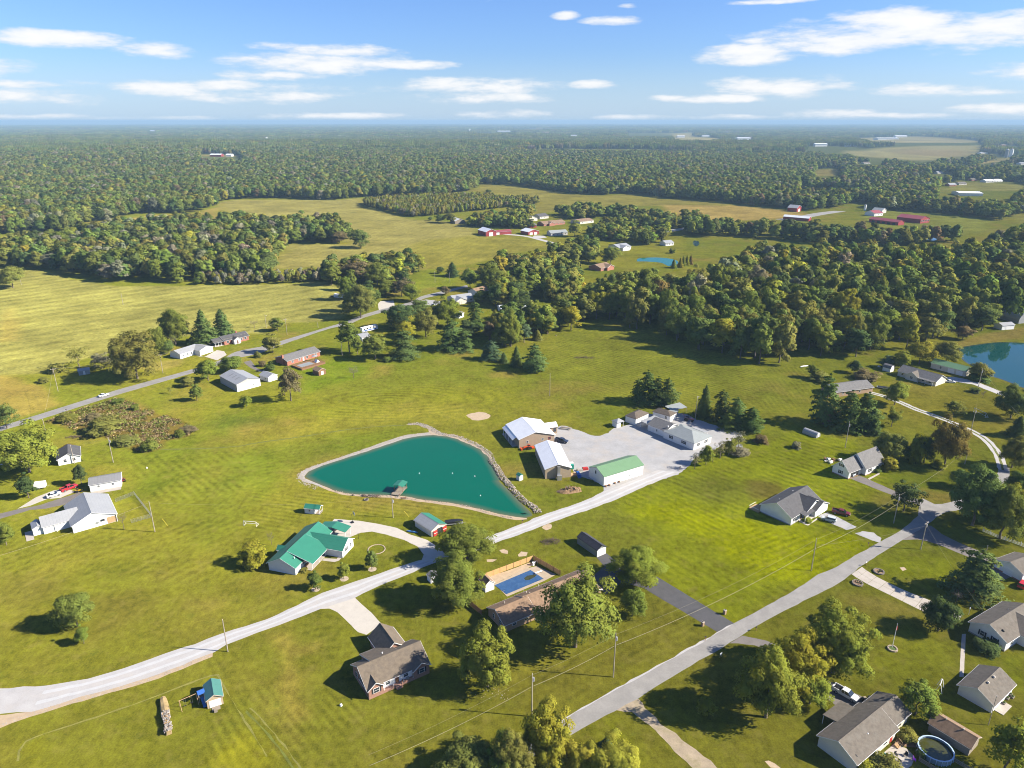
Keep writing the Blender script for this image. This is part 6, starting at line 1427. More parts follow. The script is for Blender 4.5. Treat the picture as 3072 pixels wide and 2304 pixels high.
# ================================================================== TREES THAT STAND ALONE
for a in (
    # lower left
    ('A', 640, 492, 195, 300, 'round', 'green', 'large round green tree on the lawn above the gravel lane'),
    ('A', 692, 632, 475, 115, 'oval', 'green', 'small young tree in front of the large round lawn tree'),
    ('B', 540, 186, 30, 115, 'oval', 'deep', 'ornamental pear nearest the lane of the three in mulch rings'),
    ('F', 780, 1622, 1482, 105, 'oval', 'green', 'middle ornamental pear of the three in mulch rings'),
    ('F', 1012, 1542, 1380, 108, 'oval', 'deep', 'ornamental pear next to the ring of stones'),
    ('F', 1800, 1470, 1155, 450, 'big', 'green', 'broad tree shading the bend of the gravel lane beside the red barn doors'),
    ('B', 1690, 300, -110, 400, 'big', 'green', 'large dense tree between the gravel lane and the pool yard'),
    ('B', 1960, 985, 500, 430, 'big', 'lime', 'yellowing tree on the lawn in front of the brown roofed house'),
    ('C', 620, 660, 10, 540, 'big', 'green', 'biggest tree, dark green, towering over the ranch house'),
    ('G', 1265, 1655, 1360, 390, 'big', 'lime', 'light green tree beside the black asphalt drive'),
    ('C', 1090, 405, 170, 220, 'round', 'green', 'rounded medium tree below the black drive'),
    ('C', 390, 1640, 1140, 400, 'big', 'yellow', 'golden topped tree beside the road at the bottom edge'),
    ('C', 110, 1760, 1360, 330, 'big', 'olive', 'olive tree at the bottom edge left of the golden topped tree'),
    ('C', 640, 1720, 1440, 300, 'round', 'yellow', 'yellow green tree at the bottom edge right of the golden topped tree'),
    ('C', 930, 1780, 1450, 420, 'big', 'yellow', 'wide yellow tree cut by the bottom edge beside the dirt drive'),
    ('B', 1790, 1720, 1450, 420, 'round', 'olive', 'dull olive tree cut by the bottom edge below the power lines'),
    ('B', 2100, 1740, 1350, 260, 'round', 'green', 'dark tree at the bottom edge between the olive and golden trees'),
    ('C', 872, 1490, 1395, 100, 'spruce', 'blue', 'little blue spruce near the bottom edge'),
    ('C', 1690, 1215, 1085, 150, 'loose', 'yellow', 'thin yellow sapling in the shade beside the road'),
    # lower right
    ('D', 620, 870, 335, 520, 'big', 'lime', 'largest tree of the roadside group right of the county road'),
    ('D', 330, 1010, 560, 420, 'big', 'yellow', 'yellowing middle tree of the roadside group'),
    ('D', 70, 1240, 650, 480, 'big', 'lime', 'bright tree at the near end of the roadside group'),
    ('D', 430, 1130, 860, 270, 'round', 'lime', 'smaller tree of the roadside group beside the white pickup'),
    ('D', 1490, 528, 235, 300, 'round', 'dark', 'dark round tree beside the concrete drive'),
    ('D', 1775, 215, -160, 400, 'pine', 'pine', 'tall spreading pine by the concrete drive near the right edge'),
    ('D', 1300, 1215, 935, 285, 'loose', 'green', 'loose green tree beside the detached white garage'),
    ('D', 1440, 1305, 1165, 115, 'oval', 'green', 'young tree next to the loose tree by the white garage'),
    ('D', 2030, 1700, 1260, 360, 'loose', 'lime', 'leafy tree in the lower right corner'),
    # left
    ('E', 245, 738, 305, 480, 'big', 'lime', 'huge yellow green tree at the left edge over the cottage roofs'),
    ('E', 240, 950, 735, 142, 'oval', 'dark', 'dark oval tree beside the white trailer'),
    ('E', 678, 838, 655, 105, 'oval', 'dark', 'slim dark oval tree behind the storage shed'),
    ('E', 55, 1342, 1135, 150, 'oval', 'green', 'dense tree at the left edge below the asphalt drive'),
    ('E', 1030, 1212, 1040, 130, 'bare', 'grey', 'leafless tree beside the white roof house'),
    ('I', 60, 1480, 1260, 180, 'loose', 'deep', 'open dark tree where the far road leaves the left edge'),
    ('F', 25, 1512, 1312, 215, 'bush', 'yellow', 'rounded willow behind the green roofed house'),
    ('F', 182, 1340, 1230, 110, 'bare', 'grey', 'small leafless tree behind the willow'),
    ('I', 1635, 1250, 1105, 100, 'oval', 'green', 'upright tree on the lawn left of the pole barn'),
    ('I', 1730, 1086, 880, 178, 'oval', 'green', 'full green tree between the far road and the pole barn'),
    ('I', 1560, 1132, 1035, 110, 'round', 'olive', 'small tree beside the far road left of the full green tree'),
    ('I', 1925, 1008, 856, 190, 'round', 'green', 'wide round tree on the far road above the pole barn'),
    ('I', 1412, 1192, 1122, 70, 'sparse', 'olive', 'spindly sapling on the lawn beside the far road'),
    ('I', 2045, 1298, 1200, 100, 'oval', 'lime', 'small light green tree below the pole barn'),
    ('I', 1140, 1066, 650, 380, 'big', 'olive', 'great oak with a bare pale trunk beside the far road'),
    ('I', 1460, 790, 465, 255, 'big', 'green', 'tallest broadleaf behind the white outbuilding'),
    ('I', 1700, 778, 480, 215, 'spruce', 'pine', 'large blue green spruce behind the white outbuilding'),
    ('I', 1850, 700, 480, 155, 'cedar', 'pine', 'slimmer cedar behind the brick cottage'),
    ('I', 1440, 835, 690, 140, 'bare', 'grey', 'greyish leafless tree beside the white outbuilding'),
    ('I', 1310, 870, 615, 150, 'round', 'green', 'rounded tree between the great oak and the tall broadleaf'),
    ('I', 1390, 860, 730, 120, 'round', 'deep', 'dark undergrowth tree right of the great oak'),
    ('I', 660, 985, 775, 250, 'sparse', 'olive', 'thin pale tree at the edge of the hay field'),
    ('I', 850, 985, 835, 165, 'loose', 'grey', 'grey thinning tree beside the blue shelter'),
    ('I', 475, 1015, 915, 125, 'bush', 'olive', 'low spreading tree at the corner of the hay field'),
    ('I', 110, 315, 115, 205, 'round', 'olive', 'round olive tree at the left end of the hay field'),
    ('I', 40, 320, 160, 130, 'bare', 'grey', 'grey bare tree in front of the round olive tree at the left edge'),
    ('I', 2110, 645, 560, 130, 'bare', 'grey', 'small bare tree beyond the brick cottage'),
    # middle distance left
    ('J', 230, 672, 540, 122, 'round', 'green', 'round tree beyond the road right of the bare tree'),
    ('J', 190, 852, 685, 148, 'oval', 'olive', 'olive tree between the road and the brick ranch'),
    ('J', 340, 1252, 950, 205, 'loose', 'brown', 'brownish autumn tree below the brick ranch'),
    ('J', 860, 1062, 940, 150, 'bare', 'grey', 'pale leaning bare tree on the green slope'),
    ('J', 825, 850, 550, 190, 'oval', 'green', 'tall tree in front of the motorhome'),
    ('J', 892, 862, 700, 90, 'oval', 'green', 'narrow tree beside the tall tree at the motorhome'),
    ('J', 1040, 905, 660, 200, 'oval', 'green', 'leaning green tree right of the motorhome'),
    ('J', 1140, 925, 870, 70, 'bush', 'green', 'green bush at the foot of the leaning tree'),
    ('J', 1275, 893, 640, 215, 'pine', 'pine', 'broad pine at the front of the village grove'),
    ('J', 1285, 780, 575, 150, 'round', 'gold', 'golden tree behind the broad pine'),
    ('J', 1460, 722, 450, 210, 'round', 'olive', 'dull green tree in the middle of the village grove'),
    ('J', 1250, 650, 425, 245, 'round', 'dark', 'dark broad tree at the left of the village grove'),
    ('J', 1680, 825, 560, 235, 'pine', 'pine', 'blue green pine at the front of the village grove'),
    ('J', 1780, 835, 650, 150, 'pine', 'pine', 'lower pine leaning against the blue green pine'),
    ('J', 1640, 640, 375, 205, 'big', 'lime', 'light green tree beside the white village shed'),
    ('J', 1865, 658, 410, 150, 'pine', 'pine', 'lone pine beside the white village shed'),
    ('J', 1985, 770, 570, 105, 'oval', 'brown', 'brownish oval tree in the village grove'),
    ('J', 2003, 908, 740, 160, 'pine', 'blue', 'blue tinged young pine at the edge of the mown slope'),
    ('J', 1945, 900, 820, 60, 'cedar', 'dark', 'dark little cedar beside the blue tinged pine'),
    ('J', 2105, 935, 845, 70, 'cedar', 'pine', 'small cone shaped cedar on the mown slope'),
    ('K', 135, 965, 790, 110, 'spruce', 'pine', 'slim young spruce on the mown slope'),
    ('K', 285, 1002, 765, 195, 'pine', 'pine', 'rounded pine standing free on the mown slope'),
    ('J', 2120, 805, 540, 200, 'big', 'green', 'big dense tree left of the golden tree at the wood edge'),
    ('K', 90, 800, 500, 180, 'big', 'green', 'dense green tree in front of the white roofed trailer'),
    ('K', 200, 770, 590, 120, 'oval', 'blue', 'blue green tree right of the dense tree at the slope'),
    ('K', 310, 745, 655, 90, 'cedar', 'olive', 'small olive cedar at the top of the mown slope'),
    ('K', 590, 662, 420, 165, 'oval', 'gold', 'golden cone shaped tree at the corner of the broad wood'),
    ('K', 390, 700, 545, 110, 'oval', 'yellow', 'yellow tree left of the golden corner tree'),
    ('K', 480, 640, 440, 150, 'round', 'green', 'green tree behind the golden corner tree'),
    ('K', 290, 640, 480, 140, 'round', 'lime', 'light tree between the dense tree and the golden corner tree'),
    ('J', 920, 560, 265, 270, 'big', 'olive', 'great olive oak overhanging the village road'),
    ('J', 990, 470, 290, 160, 'round', 'deep', 'dark tree behind the great olive oak'),
    ('J', 1130, 395, 230, 140, 'round', 'green', 'green tree above the village road bend'),
    ('J', 1260, 390, 205, 170, 'loose', 'brown', 'brown thinning tree above the village road bend'),
    ('J', 1340, 425, 260, 150, 'round', 'lime', 'light green tree beside the village road bend'),
    ('J', 1825, 322, 140, 172, 'round', 'green', 'round bright tree beside the upper village road'),
    ('J', 1620, 372, 290, 85, 'round', 'brown', 'little brown tree at the village road'),
    ('J', 2000, 340, 95, 200, 'big', 'green', 'tall tree behind the bungalow'),
    ('J', 1678, 218, 90, 115, 'cedar', 'dark', 'dark cone shaped cedar below the row field'),
    ('J', 1577, 195, 130, 58, 'round', 'dark', 'small dark round tree beside the cone shaped cedar'),
    ('J', 680, 292, 85, 165, 'oval', 'green', 'leaning green tree at the end of the scrubby row'),
    ('J', 890, 275, 45, 200, 'loose', 'brown', 'big brownish tree behind the hay field'),
    ('J', 1060, 302, 90, 190, 'round', 'green', 'full green tree right of the big brownish tree'),
    ('J', 1245, 195, 40, 200, 'round', 'green', 'green tree left of the yellow tree at the row field'),
    ('J', 1395, 182, 5, 130, 'oval', 'yellow', 'tall yellow tree at the corner of the row field'),
    ('N', 170, 872, 738, 118, 'round', 'deep', 'lone round tree in the meadow beside its oval shadow'),
    ('N', 40, 842, 755, 90, 'round', 'brown', 'brown tree at the end of the dark clump'),
    ('N', 680, 712, 650, 70, 'round', 'green', 'round tree left of the farm shed'), ('N', 740, 715, 640, 65, 'round', 'olive', 'olive tree beside the farm shed'),
    ('N', 615, 700, 668, 34, 'round', 'green', 'tiny round tree in the meadow'), ('N', 980, 522, 497, 38, 'round', 'deep', 'lone tree at the gap of the far meadow'),
    ('N', 1270, 602, 548, 60, 'round', 'olive', 'tree at the right end of the planted block'), ('N', 1525, 800, 690, 90, 'oval', 'lime', 'tall light tree beside the dark grey house'),
    ('N', 1615, 965, 860, 110, 'round', 'green', 'round tree on the bright village lawn'), ('N', 1750, 975, 850, 110, 'round', 'green', 'tree left of the teal village pond'),
    ('N', 875, 730, 665, 55, 'cedar', 'dark', 'dark cedar beside the farm shed'),
    # by the yard
    ('K', 1215, 1275, 985, 185, 'pine', 'pine', 'tallest pine of the clump in the mown field'), ('K', 1300, 1290, 1040, 150, 'pine', 'dark', 'middle pine of the clump in the mown field'),
    ('K', 1385, 1292, 1050, 165, 'pine', 'pine', 'right-hand pine of the clump in the mown field'), ('K', 1140, 1240, 1060, 120, 'pine', 'pine', 'left-hand pine of the clump in the mown field'),
    ('K', 1690, 1380, 1110, 150, 'spruce', 'pine', 'pointed spruce beside the yard light pole'), ('K', 1830, 1420, 1150, 170, 'pine', 'dark', 'dark pine right of the pointed spruce'),
    ('K', 1950, 1460, 1210, 190, 'pine', 'pine', 'wide pine in the middle of the yard pines'), ('K', 2080, 1495, 1290, 200, 'pine', 'pine', 'low spreading pine at the end of the yard pines'), ('K', 1890, 1480, 1330, 150, 'pine', 'green', 'lower sunlit pine at the front of the yard pines'),
    ('G', 1752, 712, 562, 95, 'sparse', 'grey', 'grey sapling nearest the lane in the sapling row'), ('G', 1845, 672, 508, 115, 'round', 'lime', 'leafy green sapling in the sapling row'), ('G', 1902, 652, 520, 70, 'sparse', 'olive', 'slender sapling behind the leafy green one'),
    ('G', 1962, 622, 460, 110, 'sparse', 'grey', 'silvery sapling in the middle of the sapling row'), ('G', 2035, 602, 440, 105, 'loose', 'olive', 'olive sapling in the sapling row'), ('G', 2110, 568, 370, 125, 'sparse', 'grey', 'tallest bare sapling at the far end of the sapling row'),
    # right
    ('L', 545, 1445, 1012, 240, 'pine', 'pine', 'very tall pine with dead lower limbs right of the mown field'), ('L', 740, 1495, 1150, 225, 'pine', 'pine', 'dark tall pine behind the silver arched shed'),
    ('L', 880, 1490, 1165, 225, 'pine', 'pine', 'broad tall pine beside the dark tall pine'), ('L', 940, 1520, 1310, 150, 'cedar', 'dark', 'dark cedar at the foot of the tall pines'), ('L', 590, 1450, 1280, 130, 'loose', 'brown', 'brown dead conifer beside the very tall pine'),
    ('L', 1135, 1285, 1075, 195, 'round', 'lime', 'light tree beside the farm track'), ('L', 1112, 1465, 1300, 145, 'loose', 'green', 'loose tree right of the tall pines'), ('L', 1625, 1365, 1235, 160, 'loose', 'olive', 'lone thinning tree beside the farm track curve'),
    ('H', 1080, 640, 370, 250, 'round', 'olive', 'dull tree behind the cape house'), ('H', 1075, 712, 580, 140, 'bush', 'yellow', 'yellow green shrub at the corner of the cape house'), ('H', 1180, 640, 450, 140, 'round', 'deep', 'dark tree behind the cape house shrub'),
    ('H', 1290, 650, 400, 150, 'bush', 'yellow', 'yellowing bush between the cape house and the autumn tree'), ('H', 1380, 660, 420, 150, 'round', 'dark', 'dark bush left of the autumn tree'), ('H', 1545, 692, 270, 270, 'big', 'rust', 'tall autumn tree with rusty top beside the farm track'),
    ('H', 1210, 1062, 790, 240, 'loose', 'dark', 'dark ivy clad tree beside the drive of the cape house'), ('H', 1780, 1180, 665, 400, 'big', 'pine', 'huge conifer-like tree at the road junction'), ('H', 2010, 1290, 850, 350, 'big', 'green', 'huge round tree at the right of the junction'),
    ('H', 1680, 860, 700, 180, 'round', 'deep', 'dark tree behind the huge junction tree'), ('H', 2120, 1150, 840, 240, 'big', 'yellow', 'yellowing tree at the right edge behind the junction trees'), ('H', 2150, 960, 700, 200, 'round', 'deep', 'dark tree at the right edge above the junction'),
    ('H', 2110, 700, 430, 220, 'big', 'olive', 'olive tree at the right edge where the farm track ends'), ('H', 2150, 440, 260, 170, 'cedar', 'deep', 'dark cedar at the right edge beside the farm track'), ('L', 2100, 1395, 1110, 230, 'big', 'deep', 'large dark tree at the right edge below the far pond'),
    ('L', 1340, 945, 730, 220, 'round', 'yellow', 'bright yellow tree behind the grey roofed house'), ('L', 1560, 950, 745, 210, 'round', 'olive', 'olive tree behind the green roofed garage'), ('L', 1185, 985, 815, 130, 'oval', 'lime', 'young light green tree beside the gambrel shed'),
    ('L', 1075, 975, 865, 110, 'bush', 'blue', 'blue green shrub behind the gambrel shed'), ('L', 800, 1018, 908, 105, 'round', 'dark', 'small dark round tree on the upper lawn'), ('L', 1835, 1075, 920, 175, 'round', 'olive', 'wide olive tree between the garage and the far pond'),
    ('L', 1868, 1228, 1160, 85, 'bare', 'grey', 'tiny bare tree below the far pond'), ('L', 450, 1060, 940, 80, 'round', 'green', 'small tree at the corner of the mown field'), ('L', 1700, 740, 610, 150, 'round', 'brown', 'brownish tree at the wood edge by the far pond'),
):
    tree(*a)
for a in (
    ('D', 1640, 285, 175, 170, 'bare', 'grey', 'grey twiggy shrub in a bed beside the concrete drive'), ('D', 1230, 1420, 1340, 150, 'bush', 'olive', 'untidy shrub bed beside the taupe roofed house'), ('D', 1040, 1690, 1560, 250, 'bush', 'olive', 'large shrub at the bottom edge beside the patio'),
    ('D', 880, 1690, 1570, 150, 'bush', 'yellow', 'pale grassy shrub at the house corner by the patio'), ('D', 1890, 690, 590, 200, 'bush', 'dark', 'clipped dark hedge under the windows of the edge house'), ('D', 1350, 1560, 1500, 90, 'bush', 'deep', 'dark shrub beside the round pool steps'),
    ('J', 70, 892, 840, 55, 'bush', 'olive', 'small shrub between the road and the brick ranch'), ('J', 105, 962, 905, 62, 'bush', 'brown', 'reddish shrub beside the brick ranch'), ('J', 168, 1000, 925, 88, 'bush', 'deep', 'round green bush below the brick ranch'), ('I', 2140, 892, 840, 50, 'bush', 'olive', 'little shrub beside the road drive'),
    ('H', 320, 537, 470, 78, 'bush', 'grey', 'pale pampas-like shrub on the striped lawn'), ('H', 30, 490, 410, 110, 'bush', 'brown', 'brown weedy clump at the edge of the yard'), ('L', 520, 1085, 1010, 180, 'bush', 'olive', 'weedy shrub patch at the end of the mown field'), ('L', 900, 1070, 1000, 190, 'bush', 'brown', 'brown weedy patch on the upper lawn'),
    ('L', 1800, 1178, 1130, 85, 'bush', 'deep', 'round shrub beside the upper drive'), ('E', 1245, 555, 455, 130, 'bush', 'green', 'round green bush at the foot of the weedy patch'), ('E', 640, 640, 560, 60, 'bush', 'deep', 'green bush beside the dark roofed cottage'),
    ('E', 850, 410, 270, 260, 'bush', 'olive', 'big leafy shrub in the weedy patch'), ('E', 1060, 500, 440, 180, 'bush', 'olive', 'low shrub at the lower rim of the weedy patch'), ('E', 980, 165, 115, 100, 'bush', 'green', 'green shrub at the top of the weedy patch'), ('E', 1120, 220, 160, 70, 'bush', 'green', 'upright shrub near the top of the weedy patch'),
    ('E', 1500, 440, 370, 80, 'bush', 'green', 'green shrub at the right end of the weedy patch'), ('E', 760, 300, 240, 120, 'bush', 'brown', 'brown shrub in the weedy patch'), ('E', 560, 310, 250, 150, 'bush', 'olive', 'shrub on the road side of the weedy patch'), ('E', 1560, 400, 345, 130, 'bush', 'brown', 'dry brown shrub at the tip of the weedy patch'), ('E', 560, 545, 515, 90, 'bush', 'rust', 'red leaved bush behind the dark roofed cottage'),
    ('H', 985, 735, 690, 70, 'bush', 'deep', 'small shrub at the front corner of the cape house'), ('G', 2120, 590, 520, 160, 'bush', 'grey', 'grey weeds at the foot of the sapling row'), ('H', 410, 1145, 1110, 80, 'bush', 'lime', 'low planting bed in front of the white house'),
    ('F', 450, 1560, 1520, 60, 'bush', 'olive', 'little shrub in the porch bed of the green roofed house'), ('F', 800, 1350, 1310, 60, 'bush', 'yellow', 'yellow shrub by the gable of the green roofed house'), ('L', 1830, 1080, 1030, 160, 'bush', 'deep', 'dark shrub beside the upper drive and the garage'),
    ('I', 1055, 1010, 945, 80, 'bush', 'yellow', 'yellowish bush under the great oak'), ('I', 360, 1100, 1050, 90, 'bush', 'olive', 'low bush at the corner of the brown plot'), ('N', 2140, 905, 870, 40, 'bush', 'deep', 'round shrub on the bright village lawn by the pond'), ('H', 1500, 200 + 500, 640, 120, 'bush', 'yellow', 'yellow shrub at the foot of the autumn tree'),
):
    tree(*a, cat='shrub', group=None)
for i, (x, y, ty, w, c, lb) in enumerate(((1440, 150, 70, 55, 'lime', 'leftmost'), (1495, 145, 55, 50, 'yellow', 'second'), (1520, 130, 45, 45, 'lime', 'third'), (1550, 125, 40, 50, 'yellow', 'fourth'), (1580, 120, 38, 45, 'rust', 'last'))):
    tree('K', x, y, ty, w, 'cedar', c, f'{lb} of the five small cypresses beside the teal village pond')
# ================================================================== THINGS
mat('pool_blue', (0.03, 0.085, 0.20), 0.6, 0.2, 0.9, dirt=(0.07, 0.14, 0.24))
mat('murky_water', (0.050, 0.052, 0.012), 0.05, 0.3, 0.8, spec=.6)
mat('pole_wood', (0.36, 0.31, 0.25), 0.9, 0.2, 2); mat('wire', (0.30, 0.27, 0.18), 0.6, 0.05, 1); mat('tyre', (0.02, 0.02, 0.02), 0.9, 0.1, 4); mat('rim', (0.45, 0.45, 0.46), 0.35, 0.1, 4, metal=.6)
mat('stone_grey', (0.36, 0.33, 0.29), 0.9, 0.25, 1.0); mat('stone_tan', (0.40, 0.32, 0.23), 0.9, 0.25, 1.0); mat('stone_dark', (0.20, 0.17, 0.14), 0.9, 0.3, 1.0); mat('brushwood', (0.12, 0.085, 0.06), 0.95, 0.3, 1.0)
mat('lamp_lens', (0.7, 0.68, 0.6), 0.15, 0.05, 1); mat('tail_lens', (0.35, 0.01, 0.01), 0.2, 0.05, 1)
def at(k, x, y, z=0.0):
    p = g(k, x, y); p.z = z + float(terrain(p.x, p.y)); return p
def head(k, a, b):
    p = g(k, *a); q = g(k, *b); return math.atan2(q.y - p.y, q.x - p.x)

# ---- vehicles: x forwards
def paint(nm, col): return mat('paint_' + nm, col, 0.28, 0.03, 1.0, spec=.6)
def loft(secs, material, name, parent, smooth=False):
    """cross-sections (x, half width bottom, half width top, z bottom, z top) along the length"""
    m = MB(); vs = []
    for x, wb, wt, zb, zt in secs: vs += [(x, -wb, zb), (x, wb, zb), (x, wt, zt), (x, -wt, zt)]
    n = len(secs); fs = [(0, 1, 2, 3), tuple(4 * (n - 1) + q for q in (3, 2, 1, 0))]
    for i in range(n - 1):
        o = 4 * i
        fs += [(o + q, o + 4 + q, o + 4 + (q + 1) % 4, o + (q + 1) % 4) for q in range(4)]
    m.add(vs, fs); ob = m.obj(name, material, parent, smooth)
    bv = ob.modifiers.new('edge', 'BEVEL'); bv.width = .06; bv.segments = 2; bv.limit_method = 'ANGLE'
    return ob
def wheels(o, xs, hw, r=.34, w=.22):
    for x in xs:
        for s in (-1, 1):
            t = MB().bar((x, s * (hw - w / 2), r), (x, s * (hw + w / 2), r), r, 14).obj('wheel', M('tyre'), o)
            MB().bar((x, s * (hw + w / 2 - .02), r), (x, s * (hw + w / 2 + .015), r), r * .6, 10).obj('rim', M('rim'), t)
def car(loc, rz, colour, kind, label, cat='car', dark=False):
    o = empty({'pickup': 'pickup_truck', 'suv': 'parked_suv'}.get(kind, 'parked_car'), loc, rz, label, cat); P = paint(colour[0], colour[1])
    if kind == 'pickup':
        loft([(-2.85, .90, .88, .48, 1.10), (-2.7, .96, .95, .42, 1.12), (2.0, .97, .95, .40, 1.14), (2.6, .95, .90, .42, 1.08), (2.85, .84, .80, .46, .95)], P, 'body', o)
        bed = MB().box(-2.6, -.72, -.80, .80, 1.0, 1.16).obj('bed_floor', M('black_plastic'), o)
        for s in (-1, 1): MB().box(-2.8, -.70, s * .90 - .08, s * .90 + .08, 1.08, 1.40).obj('bed_side', P, o)
        MB().box(-2.84, -2.74, -.9, .9, 1.08, 1.40).obj('tailgate', P, o)
        loft([(-.70, .90, .78, 1.12, 1.80), (-.55, .92, .80, 1.12, 1.84), (.75, .92, .80, 1.12, 1.84), (1.55, .92, .84, 1.12, 1.16)], M('car_glass'), 'windows', o)
        loft([(-.66, .79, .74, 1.80, 1.88), (.80, .80, .74, 1.80, 1.88)], P, 'cab_roof', o)
        for x in (-.68, .05): 
            for s in (-1, 1): MB().bar((x, s * .93, 1.1), (x, s * .78, 1.84), .06, 4).obj('pillar', P, o)
        wheels(o, (-1.75, 1.85), .86, .40, .26); L = 2.84
    else:
        suv = kind == 'suv'; hz = .12 if suv else 0; top = 1.72 if suv else 1.45
        loft([(-2.32, .78, .74, .38, .92 + hz), (-2.2, .88, .86, .30, 1.0 + hz), (-1.0, .91, .90, .26, 1.0 + hz), (.9, .91, .90, .26, .98 + hz), (2.0, .88, .84, .28, .84 + hz), (2.32, .74, .70, .36, .70 + hz)], P, 'body', o)
        if suv: loft([(-2.15, .84, .70, 1.05, 1.55), (-1.9, .86, .70, 1.05, top - .06), (.35, .88, .72, 1.05, top - .06), (1.15, .86, .80, 1.04, 1.08)], M('car_glass'), 'windows', o); loft([(-2.0, .74, .66, top - .10, top), (.40, .75, .68, top - .10, top)], P, 'cabin_roof', o)
        else: loft([(-1.75, .82, .76, .97, 1.0), (-1.0, .86, .66, .97, top - .06), (.30, .88, .68, .97, top - .06), (1.15, .84, .80, .95, .98)], M('car_glass'), 'windows', o); loft([(-1.0, .70, .62, top - .10, top), (.30, .72, .64, top - .10, top)], P, 'cabin_roof', o)
        wheels(o, (-1.42, 1.42), .80, .36 if suv else .33); L = 2.28
    for s in (-1, 1):
        MB().box(L - .08, L + .03, s * .62 - .15, s * .62 + .15, .68, .84).obj('headlight', M('lamp_lens'), o)
        MB().box(-L - .04, -L + .06, s * .66 - .12, s * .66 + .12, .72, .92).obj('tail_light', M('tail_lens'), o)
    MB().box(L - .1, L + .06, -.75, .75, .40, .58).obj('bumper', M('steel'), o)
    return o
WHITE = ('white', (.72, .72, .71)); BLACK = ('black', (.02, .02, .024)); MAROON = ('maroon', (.13, .012, .014)); SILVER = ('silver', (.50, .54, .57)); RED = ('red', (.45, .02, .03)); NAVY = ('navy', (.03, .04, .07))
car(at('E', 862, 106, .016), head('E', (822, 118), (900, 97)), WHITE, 'sedan', 'white sedan driving along the far-left road')
car(at('E', 448, 935, .02), head('E', (390, 950), (505, 915)), WHITE, 'sedan', 'white sedan on the concrete strip beside the white roof house')
car(at('E', 575, 880), head('E', (525, 892), (625, 855)), RED, 'pickup', 'red pickup in tree shade beside the storage shed', 'truck')
car(at('G', 648, 487, .015), head('G', (600, 470), (700, 490)), NAVY, 'pickup', 'dark pickup parked beside the tan workshop', 'truck')
car(at('F', 712, 1212, .03), head('F', (735, 1195), (690, 1225)), BLACK, 'sedan', 'black car under the green carport')
car(at('H', 692, 1085), head('H', (625, 1065), (755, 1095)), MAROON, 'pickup', 'maroon pickup on the grass beside the white house', 'truck')
car(at('H', 590, 1140, .016), head('H', (650, 1155), (535, 1125)), SILVER, 'suv', 'silver suv on the drive of the white house')
car(at('D', 722, 1062, .014), head('D', (650, 1020), (800, 1105)), WHITE, 'pickup', 'white pickup with a black bed by the taupe roofed house', 'truck')
car(at('L', 1600, 1100, .016), head('L', (1565, 1095), (1640, 1100)), WHITE, 'sedan', 'white car beside the grey roofed house')
car(at('D', 430, 985), head('D', (400, 960), (460, 1000)), WHITE, 'sedan', 'white car hidden under the roadside trees')
car(at('J', 1410, 437, .02), head('J', (1395, 437), (1430, 434)), BLACK, 'sedan', 'dark car on the village road')
car(at('J', 1530, 462, .02), head('J', (1515, 462), (1550, 455)), WHITE, 'suv', 'white suv on the gravel in front of the bungalow')
car(at('H', 795, 765, .3), head('H', (770, 780), (820, 745)), SILVER, 'sedan', 'car standing inside the open garage of the cape house')
car(at('D', 2185, 160), head('D', (2170, 150), (2197, 120)), RED, 'suv', 'red vehicle at the right edge beside the garage')

def wagon(k, x, y, rz, label, L, Wd, h, body, name='trailer', cat='trailer', wh=True):
    o = empty(name, at(k, x, y), rz, label, cat)
    b_ = MB().box(-L / 2, L / 2, -Wd / 2, Wd / 2, .45, .45 + h).obj('body', body, o); bv = b_.modifiers.new('edge', 'BEVEL'); bv.width = .08; bv.segments = 2
    if wh: wheels(o, (-.35, .45) if L > 4 else (0,), Wd / 2 - .12, .33, .2)
    MB().bar((L / 2, 0, .5), (L / 2 + 1.1, 0, .45), .05).obj('hitch', M('steel'), o); return o
wagon('E', 338, 868, .3, 'small white box trailer on the lawn beside the dark oval tree', 3.6, 2.2, 1.9, M('white_paint'))
o = wagon('J', 745, 398, head('J', (715, 390), (790, 398)), 'white enclosed trailer at the hay field edge', 9, 2.5, 2.5, M('white_paint')); MB().box(-3, 3, -1.262, -1.255, 1.2, 1.6).obj('stripe', M('metal_slate'), o)
wagon('J', 690, 388, .2, 'low dark utility trailer left of the white enclosed trailer', 4, 2, .5, M('black_plastic'))
wagon('J', 805, 410, .2, 'dark trailer under the great olive oak', 6, 2.4, 2.2, M('black_plastic'))
o = wagon('L', 1048, 1150, head('L', (1010, 1140), (1085, 1150)), 'flat dark trailer on the lawn beside the farm track', 6.5, 2.2, .35, M('metal_slate')); MB().box(-2.6, 2.6, -.9, .9, .81, 1.0).obj('load', M('black_plastic'), o)
o = wagon('F', 1690, 1170, head('F', (1640, 1165), (1755, 1155)), 'covered dark boat on a trailer beside the two-tone barn', 6.0, 1.9, .3, M('steel'))
loft([(-2.9, .7, .95, .75, 1.35), (0, .75, 1.0, .75, 1.55), (2.0, .5, .8, .8, 1.5), (3.1, .05, .12, 1.1, 1.4)], M('black_plastic'), 'boat_hull', o)
